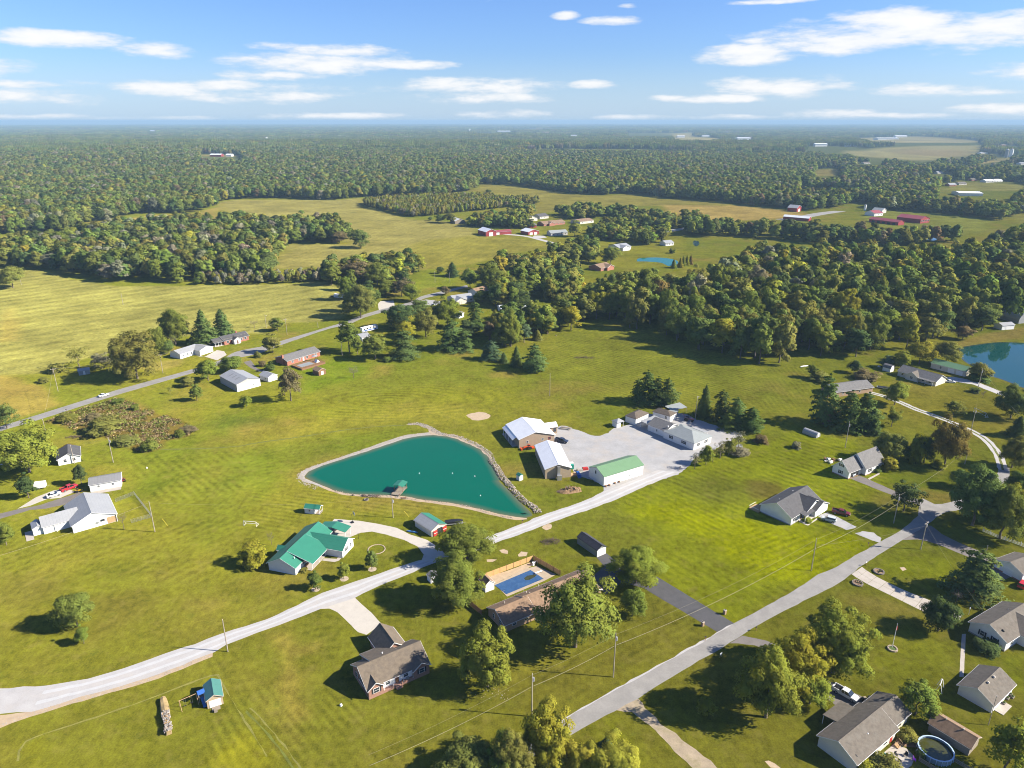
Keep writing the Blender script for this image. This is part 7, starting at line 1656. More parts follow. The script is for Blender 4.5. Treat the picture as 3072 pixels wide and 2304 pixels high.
# motorhome and caravan in the village
o = empty('motorhome', at('J', 990, 672), head('J', (925, 680), (1070, 645)), 'long motorhome with blue and white flanks under the village trees', 'motorhome')
loft([(-6, 1.2, 1.15, .5, 3.3), (5.2, 1.2, 1.15, .5, 3.3), (6, 1.1, 1.0, .6, 2.9)], M('white_paint'), 'body', o)
for s in (-1, 1): MB().box(-5.8, 4.6, s * 1.235 - .012, s * 1.235 + .012, 1.0, 1.6).obj('stripe', M('tarp_blue'), o); [MB().box(x, x + 1.3, s * 1.215 - .02, s * 1.215 + .02, 1.9, 2.7).obj('window', M('car_glass'), o) for x in (-5, -2.8, -.6, 1.8)]
MB().box(5.62, 6.03, -1.0, 1.0, 1.7, 2.7).obj('windscreen', M('car_glass'), o); wheels(o, (-3.6, 3.9), 1.05, .5, .3)
plain('village_shed', 'grey roofed white shed under the trees below the motorhome', ('J', 930, 760), ('J', 1000, 745), 8, 2.6, 3.6, 'white_siding', 'metal_pale', 'shed', 'x', 1)

# ---- tractors and machines
def tractor(k, x, y, rz, col, label, s=1.0, loader=False):
    o = empty('tractor', at(k, x, y), rz, label, 'tractor'); o.scale = (s,) * 3; P = paint('tractor_' + col[0], col[1])
    loft([(-.2, .35, .33, .7, 1.25), (1.6, .36, .32, .7, 1.2), (1.8, .3, .28, .75, 1.1)], P, 'bonnet', o); MB().box(-1.3, -.1, -.45, .45, .6, 1.0).obj('chassis', P, o); MB().box(-1.1, -.6, -.3, .3, 1.0, 1.25).obj('seat', M('black_plastic'), o)
    for sd in (-1, 1):
        MB().bar((-.9, sd * .65, .72), (-.9, sd * 1.0, .72), .72, 16).obj('rear_wheel', M('tyre'), o); MB().bar((1.3, sd * .6, .42), (1.3, sd * .85, .42), .42, 14).obj('front_wheel', M('tyre'), o)
        MB().box(-1.5, -.3, sd * .82 - .2, sd * .82 + .2, 1.42, 1.52).obj('mudguard', P, o); MB().bar((-.3, sd * .45, 1.0), (-.3, sd * .45, 2.2), .04).obj('roll_bar', M('black_plastic'), o)
    MB().box(-.34, -.26, -.5, .5, 2.16, 2.26).obj('roll_bar', M('black_plastic'), o)
    if loader:
        for sd in (-1, 1): MB().bar((0, sd * .6, 1.3), (2.4, sd * .6, .6), .07, 4).obj('loader_arm', P, o)
        MB().box(2.3, 2.9, -.9, .9, .1, .7).obj('bucket', P, o); MB().box(-2.9, -1.7, -.9, .9, .35, .75).obj('mower_deck', P, o)
    return o
tractor('G', 365, 545, math.radians(196), ('orange', (.55, .07, .015)), 'orange tractor with loader against the tan workshop wall', 1.0, True)
tractor('E', 1020, 812, 2.2, ('dark_red', (.25, .02, .03)), 'small red tractor beside the storage shed', .8)
tractor('E', 658, 900, .4, ('yellow', (.55, .33, .02)), 'yellow mower parked behind the white roof house', .7)
o = tractor('G', 1705, 312, -.5, ('plum', (.14, .05, .07)), 'old plum coloured tractor under the yard pines', 1.2)
o = empty('stacked_machinery', at('G', 1690, 288), .4, 'dark heap of farm implements behind the plum tractor', 'machinery')
for q in range(9): MB().bar((tr.uniform(-2, 2), tr.uniform(-1.4, 1.4), .1), (tr.uniform(-2.4, 2.4), tr.uniform(-1.6, 1.6), tr.uniform(.6, 2.0)), .09, 5).obj('beam', M('metal_red' if q % 3 == 0 else 'grey_wood'), o)

# ---- utility poles, cross-arms, transformers and lines
POLES = {}
def pole(key, k, bx, by, ytop, label, arm=False, can=False, lamp=False, base_tile=None, r=.15, rz=.6):
    b_ = g(k, bx, by); h = height_at(b_, k, ytop)
    o = empty('utility_pole', b_, rz, label, 'pole'); MB().bar((0, 0, -.2), (0, 0, h), r, 9, r * .65).obj('post', M('pole_wood'), o)
    if arm:
        MB().box(-1.1, 1.1, -.06, .06, h - .7, h - .56).obj('cross_arm', M('pole_wood'), o)
        for x in (-1.0, 0, 1.0): MB().bar((x, 0, h - .56), (x, 0, h - .36), .05, 6).obj('insulator', M('white_paint'), o)
    else: MB().bar((0, 0, h), (0, 0, h + .25), .05, 6).obj('insulator', M('white_paint'), o)
    if can: MB().bar((.32, 0, h - 2.1), (.32, 0, h - 1.1), .24, 10).obj('transformer', M('metal_pale'), o)
    if lamp: MB().bar((0, 0, h - .6), (.9, 0, h - .3), .04).obj('lamp_arm', M('steel'), o); MB().bar((.9, 0, h - .45), (.9, 0, h - .2), .2, 8, .1).obj('lamp_head', M('steel'), o)
    POLES[key] = (b_, h); return o
pole('a', 'A', 1877, 700, 440, 'leaning utility pole beside the gravel lane at lower left')
pole('c', 'C', 933, 910, 552, 'utility pole with transformer on the lawn in front of the biggest tree', can=True)
pole('d', 'C', 262, 1235, 885, 'utility pole with transformer behind the golden topped tree', can=True)
pole('h', 'H', 447, 1552, 1290, 'bare utility pole beside the road on the bright lawn')
pole('j', 'H', 1355, 1377, 1146, 'utility pole at the junction of the side lane', can=True, arm=True)
pole('i', 'H', 1130, 1160, 925, 'utility pole with transformer in front of the ivy clad tree', can=True)
pole('p', 'H', 728, 535, 320, 'tall utility pole behind the cape house', can=True)
pole('t', 'H', 1720, 670, 540, 'utility pole between the autumn tree and the junction trees')
pole('u', 'L', 1765, 1525, 1315, 'utility pole beside the farm track curve', can=True)
pole('v', 'L', 1832, 1140, 985, 'utility pole beside the upper drive near the far pond', can=True)
pole('e', 'E', 1285, 1232, 985, 'utility pole beside the sports net')
pole('f', 'E', 940, 657, 450, 'utility pole below the weedy patch', can=True)
pole('g', 'E', 375, 388, 300, 'short pole where the weedy patch meets the far road')
pole('k', 'E', 618, 665, 515, 'utility pole beside the dark roofed cottage')
pole('l', 'F', 1187, 1115, 945, 'utility pole between the pond and the drive of the green roofed house', can=True)
pole('m', 'K', 412, 1212, 1028, 'lone utility pole in the middle of the mown field')
pole('n', 'K', 1620, 1402, 1215, 'yard light pole beside the pointed spruce', lamp=True)
pole('o', 'I', 482, 1172, 980, 'utility pole at the corner of the brown plot', arm=True)
pole('q', 'I', 1352, 1022, 865, 'utility pole with cross-arm right of the great oak', arm=True)
pole('r', 'J', 308, 702, 568, 'utility pole beyond the road beside the round tree', arm=True)
pole('s', 'J', 136, 645, 540, 'utility pole with lamp beyond the brick cottage', lamp=True)
pole('w', 'J', 765, 875, 755, 'pole at the end of the brick ranch lawn')
pole('x', 'J', 565, 645, 605, 'short pole beside the far-left road')
pole('y', 'D', 1902, 1305, 1070, 'dark thin pole between the white garage and the brown shed', r=.09)
pole('z', 'I', 1022, 455, 360, 'lone pole in the middle of the hay field')
pole('aa', 'I', 178, 290, 205, 'pole beside the round olive tree at the left edge'); pole('ab', 'J', 1535, 268, 180, 'left pole of the two below the row field'); pole('ac', 'J', 1658, 268, 190, 'right pole of the two below the row field')
pole('ad', 'H', 1893, 1420, 1350, 'short post beside the side lane', r=.1)
def wire(a, b, label, za=-.2, zb=-.2, off=(0, 0), sag=None, r=.013):
    def end(q, dz):
        if isinstance(q, str): p, h = POLES[q]; return Vector((p.x + off[0], p.y + off[1], h + dz))
        return Vector(q)
    A_, B_ = end(a, za), end(b, zb); s = (B_ - A_).length * .022 if sag is None else sag
    m = MB(); n = 14; pts = [A_.lerp(B_, i / n) - Vector((0, 0, 4 * s * (i / n) * (1 - i / n))) for i in range(n + 1)]
    for i in range(n): m.bar(pts[i], pts[i + 1], r, 4, caps=False)
    o = m.obj('power_line', M('wire')); tag(o, label, 'power line'); return o
edge = at('B', 1000, 1800, 8.0); edge2 = at('H', 2400, 700, 9)
wire('h', 'c', 'upper power line from the bright lawn pole to the biggest tree pole'); wire('h', 'c', 'lower thick power line from the bright lawn pole to the biggest tree pole', -3.4, -3.4, r=.034)
wire('c', 'd', 'upper power line between the two transformer poles by the road'); wire('c', 'd', 'lower thick power line between the two transformer poles by the road', -3.4, -3.4, r=.034)
wire('d', tuple(edge), 'upper power line leaving towards the bottom edge'); wire('d', (edge.x, edge.y, 5.2), 'lower thick power line leaving towards the bottom edge', -3.4, r=.034)
wire('i', 'h', 'upper power line from the ivy tree pole to the bright lawn pole'); wire('i', 'h', 'lower thick power line from the ivy tree pole to the bright lawn pole', -3.2, -3.4, r=.034)
wire('i', 't', 'power line from the ivy tree pole towards the autumn tree', r=.024); wire('j', 'i', 'upper power line across the junction to the ivy tree pole'); wire('j', 'h', 'service line from the junction pole to the bright lawn pole', -1.5, -2.2)
wire('t', 'u', 'power line from the autumn tree pole to the farm track pole'); wire('u', 'v', 'power line from the farm track pole to the upper drive pole'); wire('v', tuple(edge2), 'power line crossing in front of the far pond', r=.024)
wire('o', 'q', 'thick power line along the far-left road past the great oak', r=.04); wire('q', 'r', 'power line from the great oak pole towards the brick ranch', r=.034); wire('g', 'o', 'power line from the weedy patch corner to the brown plot pole', r=.034); wire('r', 'x', 'power line beside the far-left road beyond the brick ranch')
wire('e', tuple(at('E', -200, 1700, 8)), 'power line running down to the lower left from the sports net pole', r=.035); wire('e', 'l', 'power line from the sports net pole to the pond pole'); wire('f', 'k', 'power line from the weedy patch pole to the cottage pole')
wire('j', tuple(at('D', 2040, 705, 3.2)), 'service line from the junction pole to the edge house', -1, sag=1.5)
for k, x, y, z, key, lb in (('F', 1320, 1108, 0, 'l', 'yellow guy wire of the pond pole'), ('E', 1390, 1180, 0, 'e', 'yellow guy wire of the sports net pole')):
    p = at(k, x, y); p0, h0 = POLES[key]; o = MB().bar(p, (p.x + (p0.x - p.x) * .3, p.y + (p0.y - p.y) * .3, h0 * .3), .06, 5).obj('guy_guard', mat('yellow_plastic', (.55, .45, .05), .5, .05, 1)); tag(o, lb, 'guy wire')

# ---- pool yard of the ranch house: deck, pool cover, fence
PY = 'S'
def P3(x, y): return src('S', 1380 + x / 4.608, 1640 + y / 4.608)
def gp(x, y): return unproj(*P3(x, y))
deck = sheet('pool_deck', [tuple(gp(*p)[:2]) for p in ((470, 520), (930, 300), (1060, 270), (1330, 385), (1150, 480), (650, 690), (560, 600))], 0.05, M('tan_concrete'), 0, kind='structure')
sheet('dry_strip', [tuple(gp(*p)[:2]) for p in ((280, 470), (470, 395), (980, 215), (1000, 260), (930, 300), (470, 515))], 0.03, M('sand'), .1)
o = empty('swimming_pool', gp(800, 500), 0, 'rectangular pool under a blue cover with a dark puddle on it', 'pool')
c0 = gp(800, 500)
cov = [tuple((gp(*p) - c0)[:2]) for p in ((480, 535), (975, 325), (1155, 445), (640, 660))]
MB().prism(cov, .05, .09).obj('cover', M('pool_blue'), o)
MB().prism([tuple((gp(*p) - c0)[:2]) for p in ((885, 440), (930, 405), (1040, 385), (1060, 400), (1020, 430), (960, 462), (905, 468))], .09, .096).obj('puddle', M('murky_water'), o)
mb = MB(); q0, q1 = gp(1040, 385) - c0, gp(1135, 350) - c0; d_ = (q1 - q0).normalized(); n_ = Vector((-d_.y, d_.x, 0)) * .25
mb.prism([tuple((q0 + n_)[:2]), tuple((q0 - n_)[:2]), tuple((q1 - n_)[:2]), tuple((q1 + n_)[:2])], .45, .53); mb.obj('diving_board', M('trim_white'), o); MB().box(q1.x - .4, q1.x + .1, q1.y - .3, q1.y + .3, .05, .45).obj('board_stand', M('steel'), o)
for p in ((600, 640), (1120, 470)): e = gp(*p) - c0; MB().bar((e.x, e.y, .05), (e.x, e.y, .95), .03).bar((e.x, e.y, .95), (e.x + .5, e.y - .3, .95), .03).obj('ladder_rail', M('steel'), o)
def fence(name, label, pts, h, step, board_m, post_m, rows=5, gap=.03):
    """posts and, between them, panels of separate horizontal boards"""
    o = empty(name, pts[0], 0, label, 'fence'); z0 = Vector(pts[0])
    for a_, b_ in zip(pts, pts[1:]):
        a_, b_ = Vector(a_), Vector(b_); L = (b_ - a_).length; n = max(1, round(L / step)); d = (b_ - a_) / n; u = d.normalized(); nn = Vector((-u.y, u.x, 0)) * .02
        for i in range(n + 1):
            p = a_ + d * i - z0; MB().box(p.x - .06, p.x + .06, p.y - .06, p.y + .06, 0, h + .25).obj('post', M(post_m), o)
        for i in range(n):
            p = a_ + d * i - z0; q = p + d; pan = None
            for r_ in range(rows):
                za, zb = .05 + r_ * (h - .05) / rows, .05 + (r_ + 1) * (h - .05) / rows - gap
                ob = MB().add([p - nn + Vector((0, 0, za)), q - nn + Vector((0, 0, za)), q + nn + Vector((0, 0, za)), p + nn + Vector((0, 0, za)), p - nn + Vector((0, 0, zb)), q - nn + Vector((0, 0, zb)), q + nn + Vector((0, 0, zb)), p + nn + Vector((0, 0, zb))],
                              [(0, 3, 2, 1), (4, 5, 6, 7), (0, 1, 5, 4), (1, 2, 6, 5), (2, 3, 7, 6), (3, 0, 4, 7)]).obj('board', M(board_m), o)
    return o
fence('wooden_fence', 'new yellow wood fence along the back of the pool yard', [gp(265, 470), gp(1010, 190)], 1.8, 2.45, 'new_wood', 'brown_wood')
fence('wooden_fence', 'brown wood fence along the side of the pool yard', [gp(1020, 190), gp(1385, 400)], 1.8, 2.45, 'new_wood', 'brown_wood')
fence('wooden_fence', 'short dark brown fence at the left corner of the ranch house', [gp(0, 740), gp(120, 800), gp(300, 945)], 1.7, 2.2, 'brown_wood', 'brown_wood')
o = empty('pool_pump', gp(1010, 255), .5, 'white pool pump and hoses in the fence corner', 'pump'); MB().bar((0, 0, 0), (0, 0, 1.0), .42, 12, .35).obj('tank', M('white_paint'), o); MB().bar((.8, .3, .1), (.8, .3, .8), .25, 10).obj('filter', M('metal_pale'), o); MB().bar((.35, 0, .7), (1.6, .4, .9), .06).bar((1.6, .4, .9), (1.7, .2, 0), .06).obj('pipe', M('white_paint'), o)
o = empty('garden_chairs', gp(110, 690), .3, 'white plastic chairs piled at the fence beside the ranch house', 'chairs')
for q, (x, y) in enumerate(((-1.0, .6), (0, 0), (.6, -.7))):
    MB().box(x - .3, x + .3, y - .3, y + .3, .4, .48).obj('seat', M('white_paint'), o); MB().box(x - .3, x + .3, y + .24, y + .32, .48, 1.0).obj('backrest', M('white_paint'), o)
    for s1 in (-.25, .25):
        for s2 in (-.25, .25): MB().bar((x + s1, y + s2, 0), (x + s1, y + s2, .4), .03, 4).obj('leg', M('white_paint'), o)

# ---- round pool, patio and clutter, lower right
c = at('D', 1462, 1535); o = empty('round_pool', c, 0, 'round above-ground pool with blue rim and murky green water', 'pool'); R = 3.35
MB().ring((0, 0), R - .08, R, 0, 1.25, 20).obj('wall', M('pale_glass'), o); MB().ring((0, 0), R - .16, R + .12, 1.25, 1.32, 20).obj('rim', mat('rim_blue', (.42, .55, .68), .4, .05, 1), o)
MB().bar((0, 0, .2), (0, 0, .75), R - .09, 20).obj('water', M('murky_water'), o)
for i in range(20):
    t = 2 * math.pi * (i + .5) / 20; MB().box(-.05, .05, -.05, .05, 0, 1.25).obj('upright', M('rim_blue'), o, loc=((R + .06) * math.cos(t), (R + .06) * math.sin(t), 0))
for s_ in (-.25, .25): MB().bar((-R - .7, s_, 0), (-R + .1, s_, 1.9), .04).obj('ladder_rail', M('trim_white'), o)
for i in range(4): MB().box(-R - .62 + i * .16, -R - .42 + i * .16, -.25, .25, .3 * i + .25, .3 * i + .31).obj('ladder_step', M('trim_white'), o)
sheet('patio', poly(('D', [(1010, 1560), (1130, 1455), (1230, 1500), (1300, 1570), (1270, 1640), (1200, 1690), (1080, 1650)])), 0.04, M('concrete'), .05)
sheet('mulch_bed', poly(('D', [(1200, 1340), (1330, 1400), (1330, 1490), (1200, 1480), (1130, 1440)])), 0.02, M('mulch'), .2)
fence('picket_fence', 'grey picket fence below the round pool', [at('D', 1330, 1600), at('D', 1480, 1690)], 1.1, 2.0, 'grey_wood', 'grey_wood', 3, .12); fence('picket_fence', 'grey picket fence right of the round pool', [at('D', 1610, 1600), at('D', 1760, 1690)], 1.1, 2.0, 'grey_wood', 'grey_wood', 3, .12)
def chair(k, x, y, rz, m_, label):
    o = empty('patio_chair', at(k, x, y, .04), rz, label, 'chair'); MB().box(-.3, .3, -.3, .3, .40, .46).obj('seat', M(m_), o); MB().box(-.3, .3, .26, .32, .46, 1.0).obj('backrest', M(m_), o)
    for a1 in (-.26, .26):
        for a2 in (-.26, .26): MB().bar((a1, a2, 0), (a1, a2, .4), .03, 4).obj('leg', M(m_), o)
chair('D', 1140, 1560, .3, 'black_plastic', 'dark patio chair nearest the patio steps'); chair('D', 1170, 1610, 2.0, 'black_plastic', 'dark patio chair at the foot of the patio'); chair('D', 1220, 1560, -1, 'black_plastic', 'dark patio chair nearest the round pool'); chair('D', 1290, 1600, 1, 'purple_plastic' if 'purple_plastic' in MATS else mat('purple_plastic', (.35, .06, .5), .5, .05, 1).name, 'bright purple chair beside the round pool')
o = empty('toy_sandbox', at('D', 1045, 1590), .6, 'turquoise lidded box under the patio rail', 'box'); MB().box(-1.1, 1.1, -.7, .7, 0, .5).obj('tub', mat('turquoise', (.02, .22, .18), .5, .1, 1), o); MB().box(-1.15, 1.15, -.75, .75, .5, .62).obj('lid', M('turquoise'), o)
o = empty('wooden_steps', at('D', 1140, 1465), .6, 'wooden porch steps beside the red door', 'steps')
for i in range(3): MB().box(-.8, .8, -.3 * i - .3, -.3 * i, 0, .55 - .18 * i).obj('step', M('raw_wood'), o)
for s_ in (-.8, .8): MB().bar((s_, 0, 1.3), (s_, -.9, .8), .05, 4).bar((s_, -.9, 0), (s_, -.9, .8), .05, 4).obj('hand_rail', M('raw_wood'), o)
o = empty('yard_clutter', at('D', 905, 1105), .3, 'dark heap of bins and boxes beside the white pickup', 'clutter')
for q, (x, y, w_, h_, mm) in enumerate(((-1.2, .3, .5, .9, 'black_plastic'), (-.3, .5, .6, .7, 'stone_tan'), (.6, .2, .5, 1.0, 'black_plastic'), (1.3, -.2, .6, .8, 'black_plastic'), (0, -.5, .5, .6, 'metal_slate'))): MB().box(x - w_ / 2, x + w_ / 2, y - w_ / 2, y + w_ / 2, 0, h_).obj('bin', M(mm), o, loc=(0, 0, 0))
for x, y, lb in ((2060, 1090, 'nearest'), (2085, 1060, 'middle'), (2100, 1080, 'farthest'), (2030, 1130, 'dark leaning')):
    o = empty('planter_box', at('D', x, y), .6, f'{lb} planter beside the detached white garage', 'planter'); MB().box(-.45, .45, -.3, .3, 0, .45).obj('box', M('stone_dark'), o); MB().bar((0, 0, .45), (0, 0, .8), .3, 7, .12).obj('plant', mat('plant_green', (.08, .12, .03), .9, .3, 4), o)

# ---- play set, log pile
o = empty('swing_set', at('A', 1590, 1130), head('A', (1480, 1160), (1640, 1090)), 'wooden swing set with blue slide beside the teal roofed shed', 'swing set')
for x in (-2.6, 1.0):
    for s_ in (-1, 1): MB().bar((x, s_ * 1.1, 0), (x, 0, 2.4), .06, 5).obj('leg', M('raw_wood'), o)
MB().bar((-2.8, 0, 2.4), (1.2, 0, 2.4), .07, 5).obj('beam', M('raw_wood'), o)
for x in (-1.6, -.2):
    for s_ in (-.2, .2): MB().bar((x + s_, 0, .5), (x + s_, 0, 2.4), .015, 4).obj('chain', M('steel'), o)
    MB().box(x - .25, x + .25, -.12, .12, .44, .5).obj('swing_seat', M('black_plastic'), o)
MB().box(1.3, 2.7, -.7, .7, 1.3, 1.4).obj('platform', M('grey_wood'), o)
for x in (1.35, 2.65):
    for s_ in (-.65, .65): MB().box(x - .06, x + .06, s_ - .06, s_ + .06, 0, 2.4).obj('post', M('grey_wood'), o)
MB().extrude([(-.85, 2.3), (0, 2.9), (.85, 2.3), (0, 2.75)], 'x', 1.2, 2.8).obj('canopy', M('tarp_blue'), o)
MB().add([(1.6, -.7, 1.4), (2.3, -.7, 1.4), (2.3, -2.8, .15), (1.6, -2.8, .15), (1.6, -.7, 1.34), (2.3, -.7, 1.34), (2.3, -2.8, .09), (1.6, -2.8, .09)], [(0, 1, 2, 3), (7, 6, 5, 4), (0, 4, 5, 1), (1, 5, 6, 2), (2, 6, 7, 3), (3, 7, 4, 0)]).obj('slide', mat('slide_blue', (.05, .18, .42), .4, .05, 1), o)
def rocks(name, label, pts, n, w, size, mats, z=0, seed=1, kind=None, cat=None, hump=0.0):
    """heap or band of separate small stones along a line"""
    rg = random.Random(seed); L = smooth_line([p[:2] for p in pts], .5) if len(pts) > 2 else [Vector(pts[0][:2]).lerp(Vector(pts[1][:2]), i / 60) for i in range(61)]
    m = MB()
    for _ in range(n):
        i = rg.randrange(len(L) - 1); p = L[i].lerp(L[i + 1], rg.random()); t = (L[i + 1] - L[i]); t = t.normalized() if t.length > 0 else Vector((1, 0)); nn = Vector((-t.y, t.x)); o_ = rg.uniform(-.5, .5) * w
        c_ = p + nn * o_; s = size * rg.uniform(.5, 1.3); zc = z + hump * (1 - (2 * o_ / w) ** 2) + s * .25
        vs = [(c_.x + s * x * rg.uniform(.5, 1), c_.y + s * y * rg.uniform(.5, 1), zc + s * q * rg.uniform(.5, .9)) for x, y, q in ((1, 0, 0), (0, 1, 0), (-1, 0, 0), (0, -1, 0), (0, 0, .8), (.3, .3, -.8))]
        m.add(vs, [(0, 1, 4), (1, 2, 4), (2, 3, 4), (3, 0, 4), (1, 0, 5), (2, 1, 5), (3, 2, 5), (0, 3, 5)])
    o = bpy.data.objects.new(name, m.mesh(name, M(mats[0]), fix=False))
    if len(mats) > 1:
        for q in mats[1:]: o.data.materials.append(M(q))
        idx = []; 
        for _ in range(n): idx += [rg.randrange(len(mats))] * 8
        o.data.polygons.foreach_set('material_index', idx)
    link(o); o['kind'] = kind or 'stuff'
    if label: o['label'] = label
    return o
F_ = lambda *p: [g('F', *q) for q in p]; G_ = lambda *p: [g('G', *q) for q in p]; A_ = lambda *p: [g('A', *q) for q in p]
o = empty('log_pile', at('A', 1370, 1230), 0, 'long heap of split logs and rubble on the lawn', 'log pile')
c0 = at('A', 1370, 1230); ends = (at('A', 1345, 1095) - c0, at('A', 1395, 1385) - c0); dv = (ends[1] - ends[0]).normalized(); nv = Vector((-dv.y, dv.x, 0)); rg = random.Random(3)
mound = MB(); secs = []
for i in range(13):
    t = i / 12; p = ends[0].lerp(ends[1], t); hw = .95 * (.6 + .4 * math.sin(math.pi * min(1, t * 1.3 + .12))); hh = 1.0 + .15 * math.sin(i * 1.7)
    secs.append([p - nv * hw, p - nv * hw * .7 + Vector((0, 0, hh * .8)), p + Vector((0, 0, hh)), p + nv * hw * .7 + Vector((0, 0, hh * .8)), p + nv * hw])
vs = [v for s_ in secs for v in s_]; mound.add(vs, [(5 * i + q, 5 * i + q + 1, 5 * i + q + 6, 5 * i + q + 5) for i in range(12) for q in range(4)] + [(4, 3, 2, 1, 0), (60, 61, 62, 63, 64)])
mound.obj('tarp', mat('tan_tarp', (.36, .26, .12), .8, .3, 1.5, bump=.4), o)
for i in range(150):
    t = rg.uniform(.42, .99); p = ends[0].lerp(ends[1], t) + nv * rg.uniform(-.75, .75) + Vector((0, 0, .95 + rg.uniform(0, .25))); a = rg.uniform(0, 6.28); l_ = rg.uniform(.15, .3)
    MB().bar(p - Vector((math.cos(a), math.sin(a), rg.uniform(-.3, .3))) * l_, p + Vector((math.cos(a), math.sin(a), rg.uniform(-.3, .3))) * l_, rg.uniform(.08, .15), 6).obj('log', M(rg.choice(['stone_grey', 'bark_pale', 'raw_wood', 'stone_dark', 'stone_grey'])), o)
# rock banks
bank = F_((560, 880), (455, 830), (412, 785), (430, 745), (520, 700), (700, 640), (860, 585), (1050, 520), (1250, 455), (1400, 425), (1500, 420))
ribbon('rock_bank', [tuple(p[:2]) for p in F_((620, 875), (520, 835), (430, 815), (400, 780), (420, 740), (520, 690), (700, 632), (860, 575), (1050, 508), (1250, 440), (1400, 415), (1500, 405))],
       [tuple(p[:2]) for p in F_((620, 858), (530, 822), (460, 790), (455, 770), (480, 735), (560, 698), (720, 645), (880, 592), (1070, 530), (1270, 465), (1400, 438), (1500, 430))], 0.034, M('stone_grey'), .25, 1.0 and True)
ribbon('rock_bank', [tuple(p[:2]) for p in F_((600, 868), (700, 905), (800, 930), (900, 940), (1100, 945), (1280, 962), (1450, 988), (1700, 1020), (1900, 1065), (2050, 1105), (2212, 1135), (2300, 1130))],
       [tuple(p[:2]) for p in F_((600, 848), (700, 888), (800, 913), (900, 923), (1100, 928), (1280, 938), (1450, 968), (1700, 998), (1900, 1043), (2050, 1083), (2212, 1112), (2290, 1118))], 0.034, M('sand'), .2)
sheet('rock_bank', [tuple(p[:2]) for p in F_((1300, 340), (1360, 328), (1470, 345), (1540, 385), (1600, 420), (1700, 430), (1780, 460), (1850, 500), (1930, 540), (1990, 590), (2010, 640), (1975, 610), (1900, 545), (1800, 497), (1700, 455), (1600, 436), (1500, 428), (1480, 380), (1400, 350))], 0.034, M('stone_tan'), .3)
rocks('bank_stones', 'pale riprap stones along the upper shore of the turquoise pond', bank, 800, 2.2, .24, ['stone_grey', 'stone_tan', 'stone_grey'], .03, 1)
rocks('bank_stones', 'grey stones of the inlet gully at the head of the pond', F_((1310, 340), (1400, 338), (1490, 370), (1560, 412), (1620, 425)), 420, 2.6, .3, ['stone_grey', 'stone_grey', 'stone_dark'], .03, 2)
rocks('bank_stones', 'mixed stones along the right shore of the turquoise pond', F_((1620, 425), (1720, 440), (1800, 475), (1900, 520), (1990, 590), (2010, 640)), 380, 2.2, .36, ['stone_tan', 'stone_dark', 'stone_grey'], .03, 3)
rocks('bank_stones', 'steep dark retaining stones between the pond and the pump shed', G_((60, 640), (110, 700), (150, 770), (210, 840), (280, 920), (350, 985), (430, 1040), (450, 1080)), 900, 2.6, .36, ['stone_dark', 'stone_grey', 'stone_tan', 'stone_dark'], .05, 4, hump=.35)
rocks('roadside_stones', 'pale rubble stones along the lower edge of the gravel lane', A_((20, 1290), (270, 1215), (560, 1125), (1000, 1000), (1400, 868), (1740, 725)), 600, 1.3, .15, ['stone_grey', 'stone_grey', 'stone_tan'], .02, 5)
rocks('bank_stones', 'thin line of stones on the near shore of the pond', F_((700, 895), (900, 930), (1100, 936), (1290, 950), (1500, 980), (1800, 1020), (2050, 1094), (2200, 1122)), 260, 1.2, .28, ['stone_grey', 'stone_dark', 'stone_tan'], .03, 6)
rocks('lawn_stones', 'pale bare limestone showing in the lawn below the yellowing tree', [g('B', *p) for p in ((1850, 1080), (1960, 1040), (2060, 1010), (2120, 1080), (2010, 1120))], 34, 4.0, .17, ['stone_tan', 'stone_grey'], .0, 7)
# dirt pile
o = empty('dirt_pile', at('G', 725, 890), .2, 'heap of brown soil and roots beside the beige workshop', 'dirt pile'); rg = random.Random(9); m = MB(); n = 18
ring_ = [[((4.6 * f * (1 + .18 * math.sin(3 * t + f * 5)) * math.cos(t)), (2.6 * f * (1 + .2 * math.sin(2 * t + 1)) * math.sin(t)), 1.35 * (1 - f) ** .8 * (1 + .5 * math.sin(t * 4 + f * 9)) * (f < 1)) for t in (2 * math.pi * i / n for i in range(n))] for f in (1, .8, .6, .4, .2)]
m.add([v for r_ in ring_ for v in r_] + [(0, 0, 1.3)], [(k_ * n + i, k_ * n + (i + 1) % n, (k_ + 1) * n + (i + 1) % n, (k_ + 1) * n + i) for k_ in range(4) for i in range(n)] + [(4 * n + i, 4 * n + (i + 1) % n, 5 * n) for i in range(n)])
m.obj('mound', mat('soil', (.26, .165, .085), .95, .35, 1.2, bump=.8, bscale=4, dirt=(.10, .065, .04)), o)
for i in range(60): p = Vector((rg.uniform(-3.4, 3.4), rg.uniform(-1.7, 1.7), 0)); p.z = max(.1, 1.2 * (1 - (p.x / 4.4) ** 2 - (p.y / 2.5) ** 2)); MB().bar(p, p + Vector((rg.uniform(-.6, .6), rg.uniform(-.6, .6), rg.uniform(0, .4))), .14, 5, .04).obj('clod', M(rg.choice(['brushwood', 'soil', 'stone_dark'])), o)
def brush(k, x, y, rx, ry, h, label, n=70, seed=1):
    o = empty('brush_pile', at(k, x, y), 0, label, 'brush pile'); rg = random.Random(seed); m = MB()
    for _ in range(n):
        a = rg.uniform(0, 6.28); f = rg.random() ** .6; p = Vector((rx * f * math.cos(a), ry * f * math.sin(a), rg.uniform(.05, h * (1.05 - f)) + .05)); d = Vector((rg.uniform(-1, 1), rg.uniform(-1, 1), rg.uniform(-.2, .5))) * rx * .5
        m.bar(p - d * .5, p + d * .5, .05, 4, .02)
    b_ = m.obj('branches', M('brushwood'), o); b_['kind'] = 'stuff'
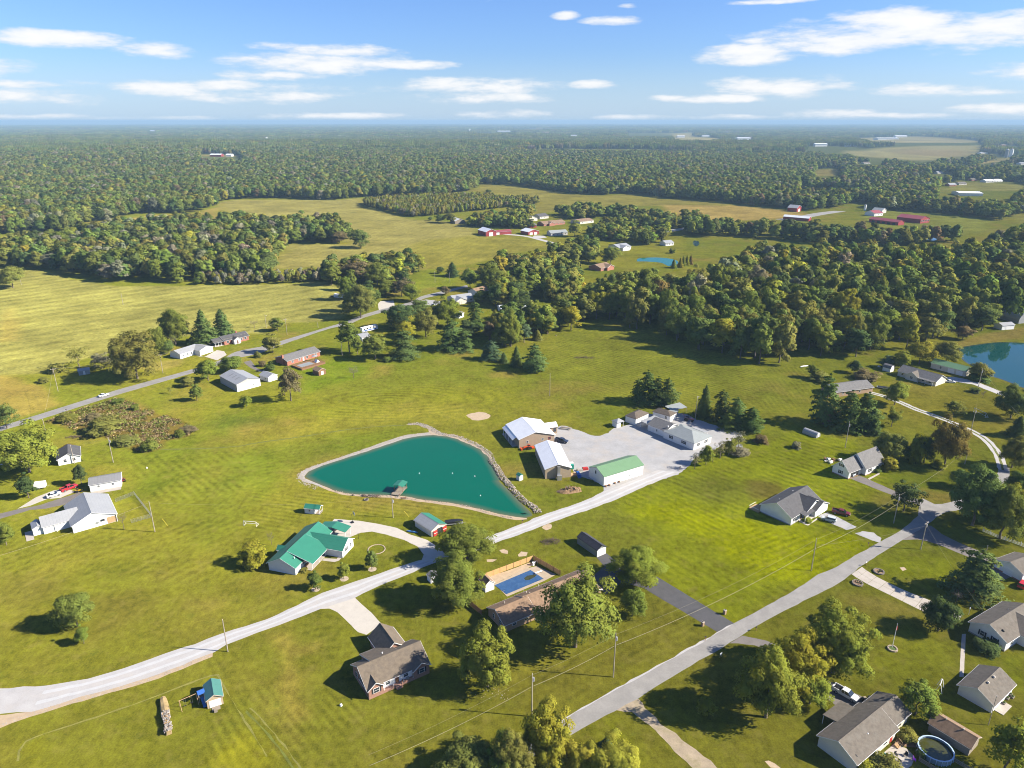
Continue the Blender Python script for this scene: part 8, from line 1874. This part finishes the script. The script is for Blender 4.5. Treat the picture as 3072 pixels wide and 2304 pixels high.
brush('G', 568, 1315, 3.4, 1.6, 1.2, 'dark brush pile on the grass above the pool yard', 110, 1); brush('E', 625, 448, 4.0, 1.4, .8, 'dark brush pile beside the weedy patch', 90, 2); brush('K', 700, 895, 6.5, 1.2, .9, 'long dark brush heap in the mown field', 90, 3); brush('G', 2140, 590, 3, 1.5, 1.2, 'dead limbs under the tallest bare sapling', 60, 4); brush('H', 610, 640, 3.0, 2.2, 1.2, 'pale junk and timber heap beside the cape house', 60, 5)
o = empty('junk_heap', at('H', 615, 640), .4, 'white boards and junk stacked behind the cape house', 'junk'); rg = random.Random(4)
for q in range(14): x, y = rg.uniform(-2.6, 2.6), rg.uniform(-1.8, 1.8); MB().box(-rg.uniform(.3, .8), rg.uniform(.3, .8), -rg.uniform(.2, .5), rg.uniform(.2, .5), 0, rg.uniform(.2, .7)).obj('board', M(rg.choice(['white_paint', 'stone_grey', 'brown_wood', 'metal_slate', 'white_paint'])), o, loc=(x, y, rg.uniform(0, .6)))

# ---- dock
o = empty('boat_dock', at('F', 1210, 930), head('F', (1190, 935), (1260, 860)), 'wooden boat dock with a small green canopy roof on the pond', 'dock')
for i in range(14): MB().box(i * .48 - .5, i * .48 - .06, -1.7, 1.7, .42, .50).obj('plank', M('grey_wood'), o)
for x, y in ((2.2, 1.5), (2.2, -1.5), (5.6, 1.5), (5.6, -1.5), (0, 1.5), (0, -1.5)): MB().bar((x, y, -.3), (x, y, 2.7 if x > 1 else .9), .09, 6).obj('post', M('brown_wood'), o)
MB().extrude([(-2.0, 2.6), (0, 3.1), (2.0, 2.6), (2.0, 2.7), (0, 3.2), (-2.0, 2.7)], 'x', 1.8, 6.0).obj('canopy', M('metal_green'), o)
o = empty('slip_rail', at('F', 1185, 900), 0, 'dark swim slide frame beside the boat dock', 'frame'); MB().bar((0, 0, 0), (.4, .4, 1.6), .06).bar((.4, .4, 1.6), (2.2, 1.8, 1.7), .06).bar((2.2, 1.8, 1.7), (2.4, 2.0, .05), .06).obj('rail', M('black_plastic'), o)
for x, y, lb in ((1405, 748, 'largest'), (1680, 748, 'faintest'), (1865, 772, 'upper right'), (1912, 933, 'lower right')):
    o = empty('pond_buoy', at('F', x, y, .02), 0, f'{lb} white float on the turquoise pond', 'buoy'); MB().bar((0, 0, 0), (0, 0, .3), .2, 10, .12).obj('float', M('white_paint'), o); MB().bar((0, 0, .3), (0, 0, .42), .05).obj('stub', M('steel'), o)
for x, y, w_, lb in ((965, 968, 1.4, 'dark fire ring on the lawn below the pond'), (1275, 958, 1.6, 'low dark bench at the near pond shore'), (855, 930, .8, 'dark stump at the near pond shore')):
    o = empty('fire_ring' if 'ring' in lb else 'bench' if 'bench' in lb else 'stump', at('F', x, y), .2, lb, 'ring' if 'ring' in lb else 'bench' if 'bench' in lb else 'stump')
    if 'bench' in lb: MB().box(-.9, .9, -.2, .2, .4, .48).obj('seat', M('brown_wood'), o); [MB().box(x_ - .06, x_ + .06, -.2, .2, 0, .4).obj('leg', M('brown_wood'), o) for x_ in (-.7, .7)]
    elif 'ring' in lb: MB().ring((0, 0), .6, .85, 0, .4, 14).obj('kerb', M('stone_dark'), o); MB().bar((0, 0, 0), (0, 0, .1), .6, 10).obj('ash', M('dark_inside'), o)
    else: MB().bar((0, 0, 0), (0, 0, .5), .4, 8, .33).obj('log', M('bark'), o)
rocks('bank_stones', 'black driftwood and stones left of the boat dock', F_((930, 935), (1000, 938), (1090, 940)), 90, 1.6, .35, ['stone_dark', 'brushwood'], .05, 8, hump=.3)

# ---- goals, hoop, nets
def goal(k, x, y, rz, label, w=3.4, h=1.9, d=1.3, m_='white_paint'):
    o = empty('soccer_goal', at(k, x, y), rz, label, 'goal')
    for s in (-1, 1): MB().bar((s * w / 2, 0, 0), (s * w / 2, 0, h), .07).obj('post', M(m_), o); MB().bar((s * w / 2, 0, h), (s * w / 2, d, 0), .05).obj('stay', M(m_), o); MB().bar((s * w / 2, 0, .05), (s * w / 2, d, .05), .05).obj('ground_bar', M(m_), o)
    MB().bar((-w / 2, 0, h), (w / 2, 0, h), .07).obj('crossbar', M(m_), o); MB().bar((-w / 2, d, .05), (w / 2, d, .05), .05).obj('ground_bar', M(m_), o)
goal('E', 2075, 1185, -.15, 'white soccer goal alone on the big lawn', 4.4, 1.8, 1.6)
goal('H', 1840, 262, head('H', (1800, 225), (1875, 260)), 'distant white soccer goal near the farm track', 6.5, 2.2, 1.8)
o = empty('white_swing_frame', at('D', 1500, 1010), .9, 'white swing frame beside the detached white garage', 'frame')
for x in (-1.2, 1.2):
    for s in (-.7, .7): MB().bar((x, s, 0), (x, s * .2, 2.1), .07).obj('leg', M('white_paint'), o)
MB().bar((-1.3, 0, 2.1), (1.3, 0, 2.1), .08).obj('beam', M('white_paint'), o)
o = empty('basketball_hoop', at('F', 850, 1155, .03), 2.2, 'portable basketball hoop on the pale drive', 'basketball hoop'); MB().box(-.5, .5, -.4, .4, 0, .25).obj('base', M('black_plastic'), o); MB().bar((0, 0, .2), (0, 0, 3.3), .07).obj('post', M('black_plastic'), o); MB().box(-.7, .7, -.75, -.68, 2.7, 3.7).obj('backboard', M('pale_glass'), o); MB().bar((0, 0, 3.2), (0, -.7, 3.2), .05).obj('arm', M('black_plastic'), o); MB().ring((0, -1.05), .21, .24, 2.98, 3.02, 14).obj('rim', M('door_red'), o)
o = empty('lamp_post', at('F', 900, 1290, .03), 0, 'short dark lamp post at the pale drive edge', 'lamp post'); MB().bar((0, 0, 0), (0, 0, 1.7), .06).obj('post', M('black_plastic'), o); MB().bar((0, 0, 1.7), (0, 0, 2.05), .14, 8, .1).obj('lantern', M('black_plastic'), o)
o = empty('lamp_post', at('D', 1740, 395), 0, 'white lamp post beside the walk of the edge house', 'lamp post'); MB().bar((0, 0, 0), (0, 0, 1.9), .05).obj('post', M('white_paint'), o); MB().bar((0, 0, 1.9), (0, 0, 2.25), .15, 8, .12).obj('lantern', M('white_paint'), o)
o = empty('flagpole', at('D', 1110, 668), 0, 'white flagpole standing in a round stone bed', 'flagpole'); h = height_at(g('D', 1110, 668), 'D', 475); MB().bar((0, 0, 0), (0, 0, h), .09, 8, .05).obj('pole', M('white_paint'), o); MB().bar((0, 0, h), (0, 0, h + .2), .1, 8, .1).obj('finial', M('steel'), o)
MB().add([(.06, 0, h - 1.7), (.06, 0, h - .5), (.3, .12, h - .8), (.32, .1, h - 1.9)], [(0, 1, 2, 3)]).obj('flag', M('door_red'), o)
def stone_ring(k, x, y, r, n, label, m_, fill, hs=.4, name='stone_bed'):
    o = empty(name, at(k, x, y), 0, label, 'flower bed')
    for i in range(n):
        t = 2 * math.pi * i / n; s = 2 * math.pi * r / n * .48
        MB().box(-.16, .16, -s, s, 0, hs * tr.uniform(.8, 1.1)).obj('stone', M(m_), o, loc=(r * math.cos(t), r * math.sin(t), 0)).rotation_euler = (0, 0, t)
    MB().bar((0, 0, 0), (0, 0, hs * .55), r - .1, 16).obj('bed_soil', M(fill), o); return o
stone_ring('D', 1113, 680, 1.05, 18, 'round stone bed at the foot of the flagpole', 'stone_tan', 'plant_green')
for k, x, y, lb in (('D', 1000, 45, 'dark planted stone ring above the concrete drive entrance'), ('D', 825, 140, 'dark planted stone ring below the concrete drive entrance')):
    o = stone_ring(k, x, y, 1.35, 20, lb, 'stone_dark', 'mulch', .45)
    for q in range(12): a = tr.uniform(0, 6.28); r_ = tr.uniform(.1, 1.0); MB().bar((r_ * math.cos(a), r_ * math.sin(a), .2), (r_ * math.cos(a) + tr.uniform(-.2, .2), r_ * math.sin(a), tr.uniform(.5, 1.0)), .16, 5, .03).obj('plant', M(tr.choice(['plant_green', 'brushwood'])), o)
for k, x, y, lb in (('B', 542, 186, 'nearest'), ('F', 782, 1622, 'middle'), ('F', 1014, 1542, 'farthest')):
    p = at(k, x, y); sheet('mulch_ring', [(p.x + 1.25 * math.cos(t), p.y + 1.25 * math.sin(t)) for t in np.linspace(0, 6.28, 17)[:-1]], .02, M('stone_tan'), .06)
p = at('F', 1050, 1378); o = empty('ring_of_stones', p, 0, 'thin ring of pale stones on the lawn beside the ornamental pears', 'stone ring')
for i in range(26):
    t = 2 * math.pi * i / 26; MB().box(-.14, .14, -.28, .28, 0, .16).obj('stone', M('stone_tan'), o, loc=(2.6 * math.cos(t), 2.6 * math.sin(t), 0)).rotation_euler = (0, 0, t + tr.uniform(-.2, .2))
# gateposts and mailboxes
for x, y, lb in ((1668, 487, 'brick gatepost on the near side of the black drive'), (1850, 390, 'brick gatepost on the far side of the black drive')):
    o = empty('brick_gatepost', at('C', x, y), .6, lb, 'gatepost'); MB().box(-.32, .32, -.32, .32, 0, 1.2).obj('pier', M('tan_brick'), o); MB().box(-.38, .38, -.38, .38, 1.2, 1.3).obj('cap', M('concrete'), o); MB().bar((0, 0, 1.3), (0, 0, 1.65), .16, 8, .1).obj('lantern', M('black_plastic'), o)
for k, x, y, lb in (('C', 1690, 608, 'dark mailbox beside the black drive entrance'), ('C', 2108, 530, 'mailbox across the road from the black drive'), ('H', 900, 1512, 'white mailbox at the concrete drive entrance'), ('H', 918, 1350, 'dark mailbox at the drive of the white house'), ('E', 552, 235, 'mailbox on the far-left road by the weedy patch'), ('G', 1630, 715, 'dark mailbox where the lane meets the yard'), ('G', 325, 1162, 'dark marker box at the lane below the pond rocks')):
    o = empty('mailbox', at(k, x, y), .6, lb, 'mailbox'); m_ = 'white_paint' if 'white mail' in lb else 'black_plastic'; MB().box(-.06, .06, -.06, .06, 0, 1.05).obj('post', M('brown_wood'), o); b_ = MB().box(-.3, .3, -.13, .13, 1.05, 1.32).obj('box', M(m_), o); bv = b_.modifiers.new('edge', 'BEVEL'); bv.width = .09; bv.segments = 2
o = empty('yard_sign', at('C', 1818, 745), .7, 'small white yard sign in the tree shade by the road', 'sign'); MB().box(-.45, .45, -.02, .02, .7, 1.3).obj('board', M('white_paint'), o)
for x in (-.35, .35): MB().bar((x, 0, 0), (x, 0, 1.3), .025, 4).obj('stake', M('steel'), o)
# white rail fence on the right
o = fence('white_rail_fence', 'white rail fence under the huge junction trees', [at('H', 1870, 1228), at('H', 1990, 1280), at('H', 2110, 1320), at('H', 2260, 1375)], 1.2, 2.6, 'white_paint', 'white_paint', 3, .24)
# ranch deck with pool in the middle distance
o = empty('raised_deck', at('J', 430, 1000), head('J', (430, 1010), (690, 935)), 'brown raised deck with a covered dark pool behind the brick ranch', 'deck')
MB().box(0, 15, 0, 9.5, 0, .9).obj('deck_frame', M('brown_wood'), o)
for i in range(19): MB().box(.02, 14.98, i * .5 + .02, i * .5 + .46, .9, .96).obj('plank', M('brown_wood'), o)
MB().box(1.5, 9.5, 2, 7, .97, 1.02).obj('pool_cover', M('metal_slate'), o)
for x, y in [(i * 2.5, .05) for i in range(7)] + [(15, i * 3.1) for i in range(1, 4)]: MB().box(x - .05, x + .05, y - .05, y + .05, .96, 1.95).obj('rail_post', M('brown_wood'), o)
for z_ in (1.4, 1.9): MB().bar((0, .05, z_), (15, .05, z_), .05, 4).bar((15, .05, z_), (15, 9.4, z_), .05, 4).obj('rail', M('brown_wood'), o)
MB().extrude([(11, 1.0), (13.2, 1.0), (12.1, 2.6)], 'y', 2.5, 4.6).obj('slide_tent', M('trim_white'), o); MB().bar((13.5, 7.5, 3.3), (13.5, 7.5, 3.9), 1.7, 10, .2).obj('gazebo_roof', M('metal_pale'), o)
for a1 in (-1.1, 1.1):
    for a2 in (-1.1, 1.1): MB().bar((13.5 + a1, 7.5 + a2, .96), (13.5 + a1, 7.5 + a2, 3.35), .06, 5).obj('gazebo_post', M('black_plastic'), o)
# yard clutter by the workshops
o = empty('picnic_table', at('G', 685, 378), -.3, 'grey picnic table with benches at the yard edge', 'picnic table'); MB().box(-2.3, 2.3, -.5, .5, .74, .82).obj('table_top', M('grey_wood'), o)
for s in (-1, 1): MB().box(-2.3, 2.3, s * 1.0 - .18, s * 1.0 + .18, .42, .48).obj('bench', M('grey_wood'), o); [MB().bar((x, s * 1.0, .42), (x, s * .2, .74), .06, 4).bar((x, s * 1.0, 0), (x, s * .5, .74), .06, 4).obj('leg', M('grey_wood'), o) for x in (-1.7, 1.7)]
o = empty('skip_container', at('G', 725, 705), .15, 'teal and white waste container beside the beige workshop', 'container'); MB().box(-1.0, 1.0, -.9, .9, 0, 1.8).obj('body', mat('teal_paint', (.02, .26, .20), .5, .1, 1), o); MB().box(-1.05, 1.05, .1, .95, 1.8, 2.3).obj('lid', M('white_paint'), o)
for x, y, sx, sy, h_, m_, lb in ((845, 715, 2.2, 1.4, .7, 'door_red', 'red tool chest in the workshop yard'), (790, 770, 1.2, 3.4, 1.1, 'tarp_blue', 'blue tarpaulin stack at the corner of the long shed'), (800, 725, 2.2, 1.5, .6, 'stone_grey', 'grey scrap pallet between the workshop and the long shed'), (745, 760, 3.2, 2.4, .25, 'raw_wood', 'wooden ramp at the corner of the beige workshop')):
    o = empty('yard_crate', at('G', x, y), .2, lb, 'crate'); MB().box(-sx / 2, sx / 2, -sy / 2, sy / 2, 0, h_).obj('body', M(m_), o); MB().box(-sx / 2 + .1, sx / 2 - .1, -sy / 2 + .1, sy / 2 - .1, h_, h_ + .18).obj('top', M(m_), o)
for x, y, lb in ((1015, 858, 'first'), (1045, 850, 'second'), (1090, 832, 'third'), (1125, 820, 'fourth')):
    o = empty('wheel_stack', at('G', x, y), 0, f'{lb} dark drum along the long white shed wall', 'drum'); MB().bar((0, 0, 0), (0, 0, .55), .42, 12).obj('drum', M('brown_wood'), o); MB().ring((0, 0), .40, .46, .2, .26, 12).obj('hoop', M('steel'), o)
o = empty('satellite_dish', at('G', 2118, 560), .5, 'white satellite dish under the tallest bare sapling', 'dish'); MB().bar((0, 0, 0), (0, 0, 1.6), .08).obj('stand', M('steel'), o); MB().bar((0, 0, 1.7), (-.5, -.6, 2.0), .25, 14, 1.3).obj('bowl', M('white_paint'), o)
o = empty('upturned_kayak', at('F', 1345, 1235, .03), head('F', (1310, 1230), (1390, 1242)), 'blue kayak on the concrete beside the two-tone barn', 'kayak'); loft([(-2.0, .05, .05, .1, .25), (-1.0, .3, .32, .02, .4), (1.0, .3, .32, .02, .4), (2.0, .05, .05, .1, .25)], M('slide_blue'), 'hull', o); MB().box(-.5, .5, -.2, .2, .38, .43).obj('cockpit', M('black_plastic'), o)
o = empty('sports_net', at('E', 1190, 1010), 0, 'wire dog-run fence on the lawn beside the white roof house', 'fence')
c0 = at('E', 1190, 1010); pts = [at('E', *p) - c0 for p in ((960, 985), (1115, 925), (1260, 1110), (1090, 1160))]
for a_, b_ in zip(pts, pts[1:]):
    n = max(2, int((b_ - a_).length / 2.6))
    for i in range(n + 1): p = a_.lerp(b_, i / n); MB().bar((p.x, p.y, 0), (p.x, p.y, 1.4), .045, 5).obj('post', M('steel'), o)
    for z_ in (.1, .4, .7, 1.0, 1.35): MB().bar((a_.x, a_.y, z_), (b_.x, b_.y, z_), .03, 4).obj('strand', M('steel'), o)
for k, x, y, lb, sx in (('E', 1218, 705, 'tiny white marker on the big lawn above the storage shed', .5), ('B', 750, 1145, 'white septic lid on the lawn left of the brick house', .55), ('L', 1010, 968, 'white propane tank beside the shrubs on the upper lawn', 1.3), ('L', 390, 970, 'white upturned boat at the corner of the mown field', 2.4), ('K', 465, 712, 'grey deer stand at the top of the mown slope', .8)):
    o = empty('propane_tank' if 'tank' in lb else 'rowing_boat' if 'boat' in lb else 'ground_marker', at(k, x, y), .3, lb, 'tank' if 'tank' in lb else 'boat' if 'boat' in lb else 'marker')
    if 'boat' in lb: loft([(-sx, .2, .5, .0, .5), (0, .35, .75, .0, .6), (sx, .03, .08, .3, .7)], M('white_paint'), 'hull', o)
    else: MB().bar((0, 0, 0), (0, 0, .5), sx * .6, 10, sx * .45).obj('body', M('white_paint' if 'white' in lb else 'grey_wood'), o); MB().bar((0, 0, .5), (0, 0, .65), .12, 8).obj('cap', M('steel'), o)
# ---- weeds of the rough patch: dry stalks and low leafy growth nobody could count
rg = np.random.default_rng(12); P_ = SCRUB; xs = [p[0] for p in P_]; ys = [p[1] for p in P_]
X = rg.uniform(min(xs), max(xs), 9000); Y = rg.uniform(min(ys), max(ys), 9000); k_ = inside(X, Y, P_) & (fbm(X, Y, 5, 3) > .38); X, Y = X[k_], Y[k_]; n = len(X)
hgt = (.35 + 1.5 * np.clip(fbm(X + 90, Y, 7, 3) - .4, 0, 1) * 2.2) * rg.uniform(.5, 1.2, n)
C = np.repeat(np.stack([X, Y, hgt * .5], 1), 4, 0) + rg.normal(size=(n * 4, 3)) * np.array([.35, .35, .22]); C[:, 2] = np.clip(C[:, 2], .1, None)
N_ = unit(rg.normal(size=C.shape) * .6 + np.array([0, 0, .9])); U, V = leaf_axes(rg, N_, .26, 1.0)
for nm, sel, colr, lb in (('weeds', 0, (.36, .29, .13), 'dry tan weeds of the rough patch'), ('weeds', 1, (.22, .25, .06), 'green weeds of the rough patch'), ('weeds', 2, (.28, .20, .11), 'reddish brown weeds of the rough patch')):
    kk = np.repeat(((fbm(X + 40, Y + 10, 9, 3) * 9).astype(int) + rg.integers(0, 2, n)) % 3 == sel, 4)
    o = link(bpy.data.objects.new(nm, quads_mesh(nm, C[kk], U[kk], V[kk], rg.random(kk.sum()), M('leaf')))); o.color = (*colr, 1); o['kind'] = 'stuff'; o['label'] = lb
# rough grass and brush under the eaves of the woods
# ================================================================== HAZE
hm = bpy.data.materials.new('haze'); hm.use_nodes = True
T = NT(hm.node_tree); T.n.clear()
pv = T.add('ShaderNodeVolumePrincipled'); ho = T.add('ShaderNodeOutputMaterial')
pv.inputs['Color'].default_value = (0.35, 0.53, 0.70, 1)
pv.inputs['Density'].default_value = 0.000095
pv.inputs['Anisotropy'].default_value = 0.0
T.link(pv.outputs[0], ho.inputs['Volume'])
haze = MB().box(-40500, 40500, -6500, 40500, -1.0, 136.0).obj('haze', hm)
haze['kind'] = 'stuff'; haze['label'] = 'thin bluish air haze over the whole landscape'
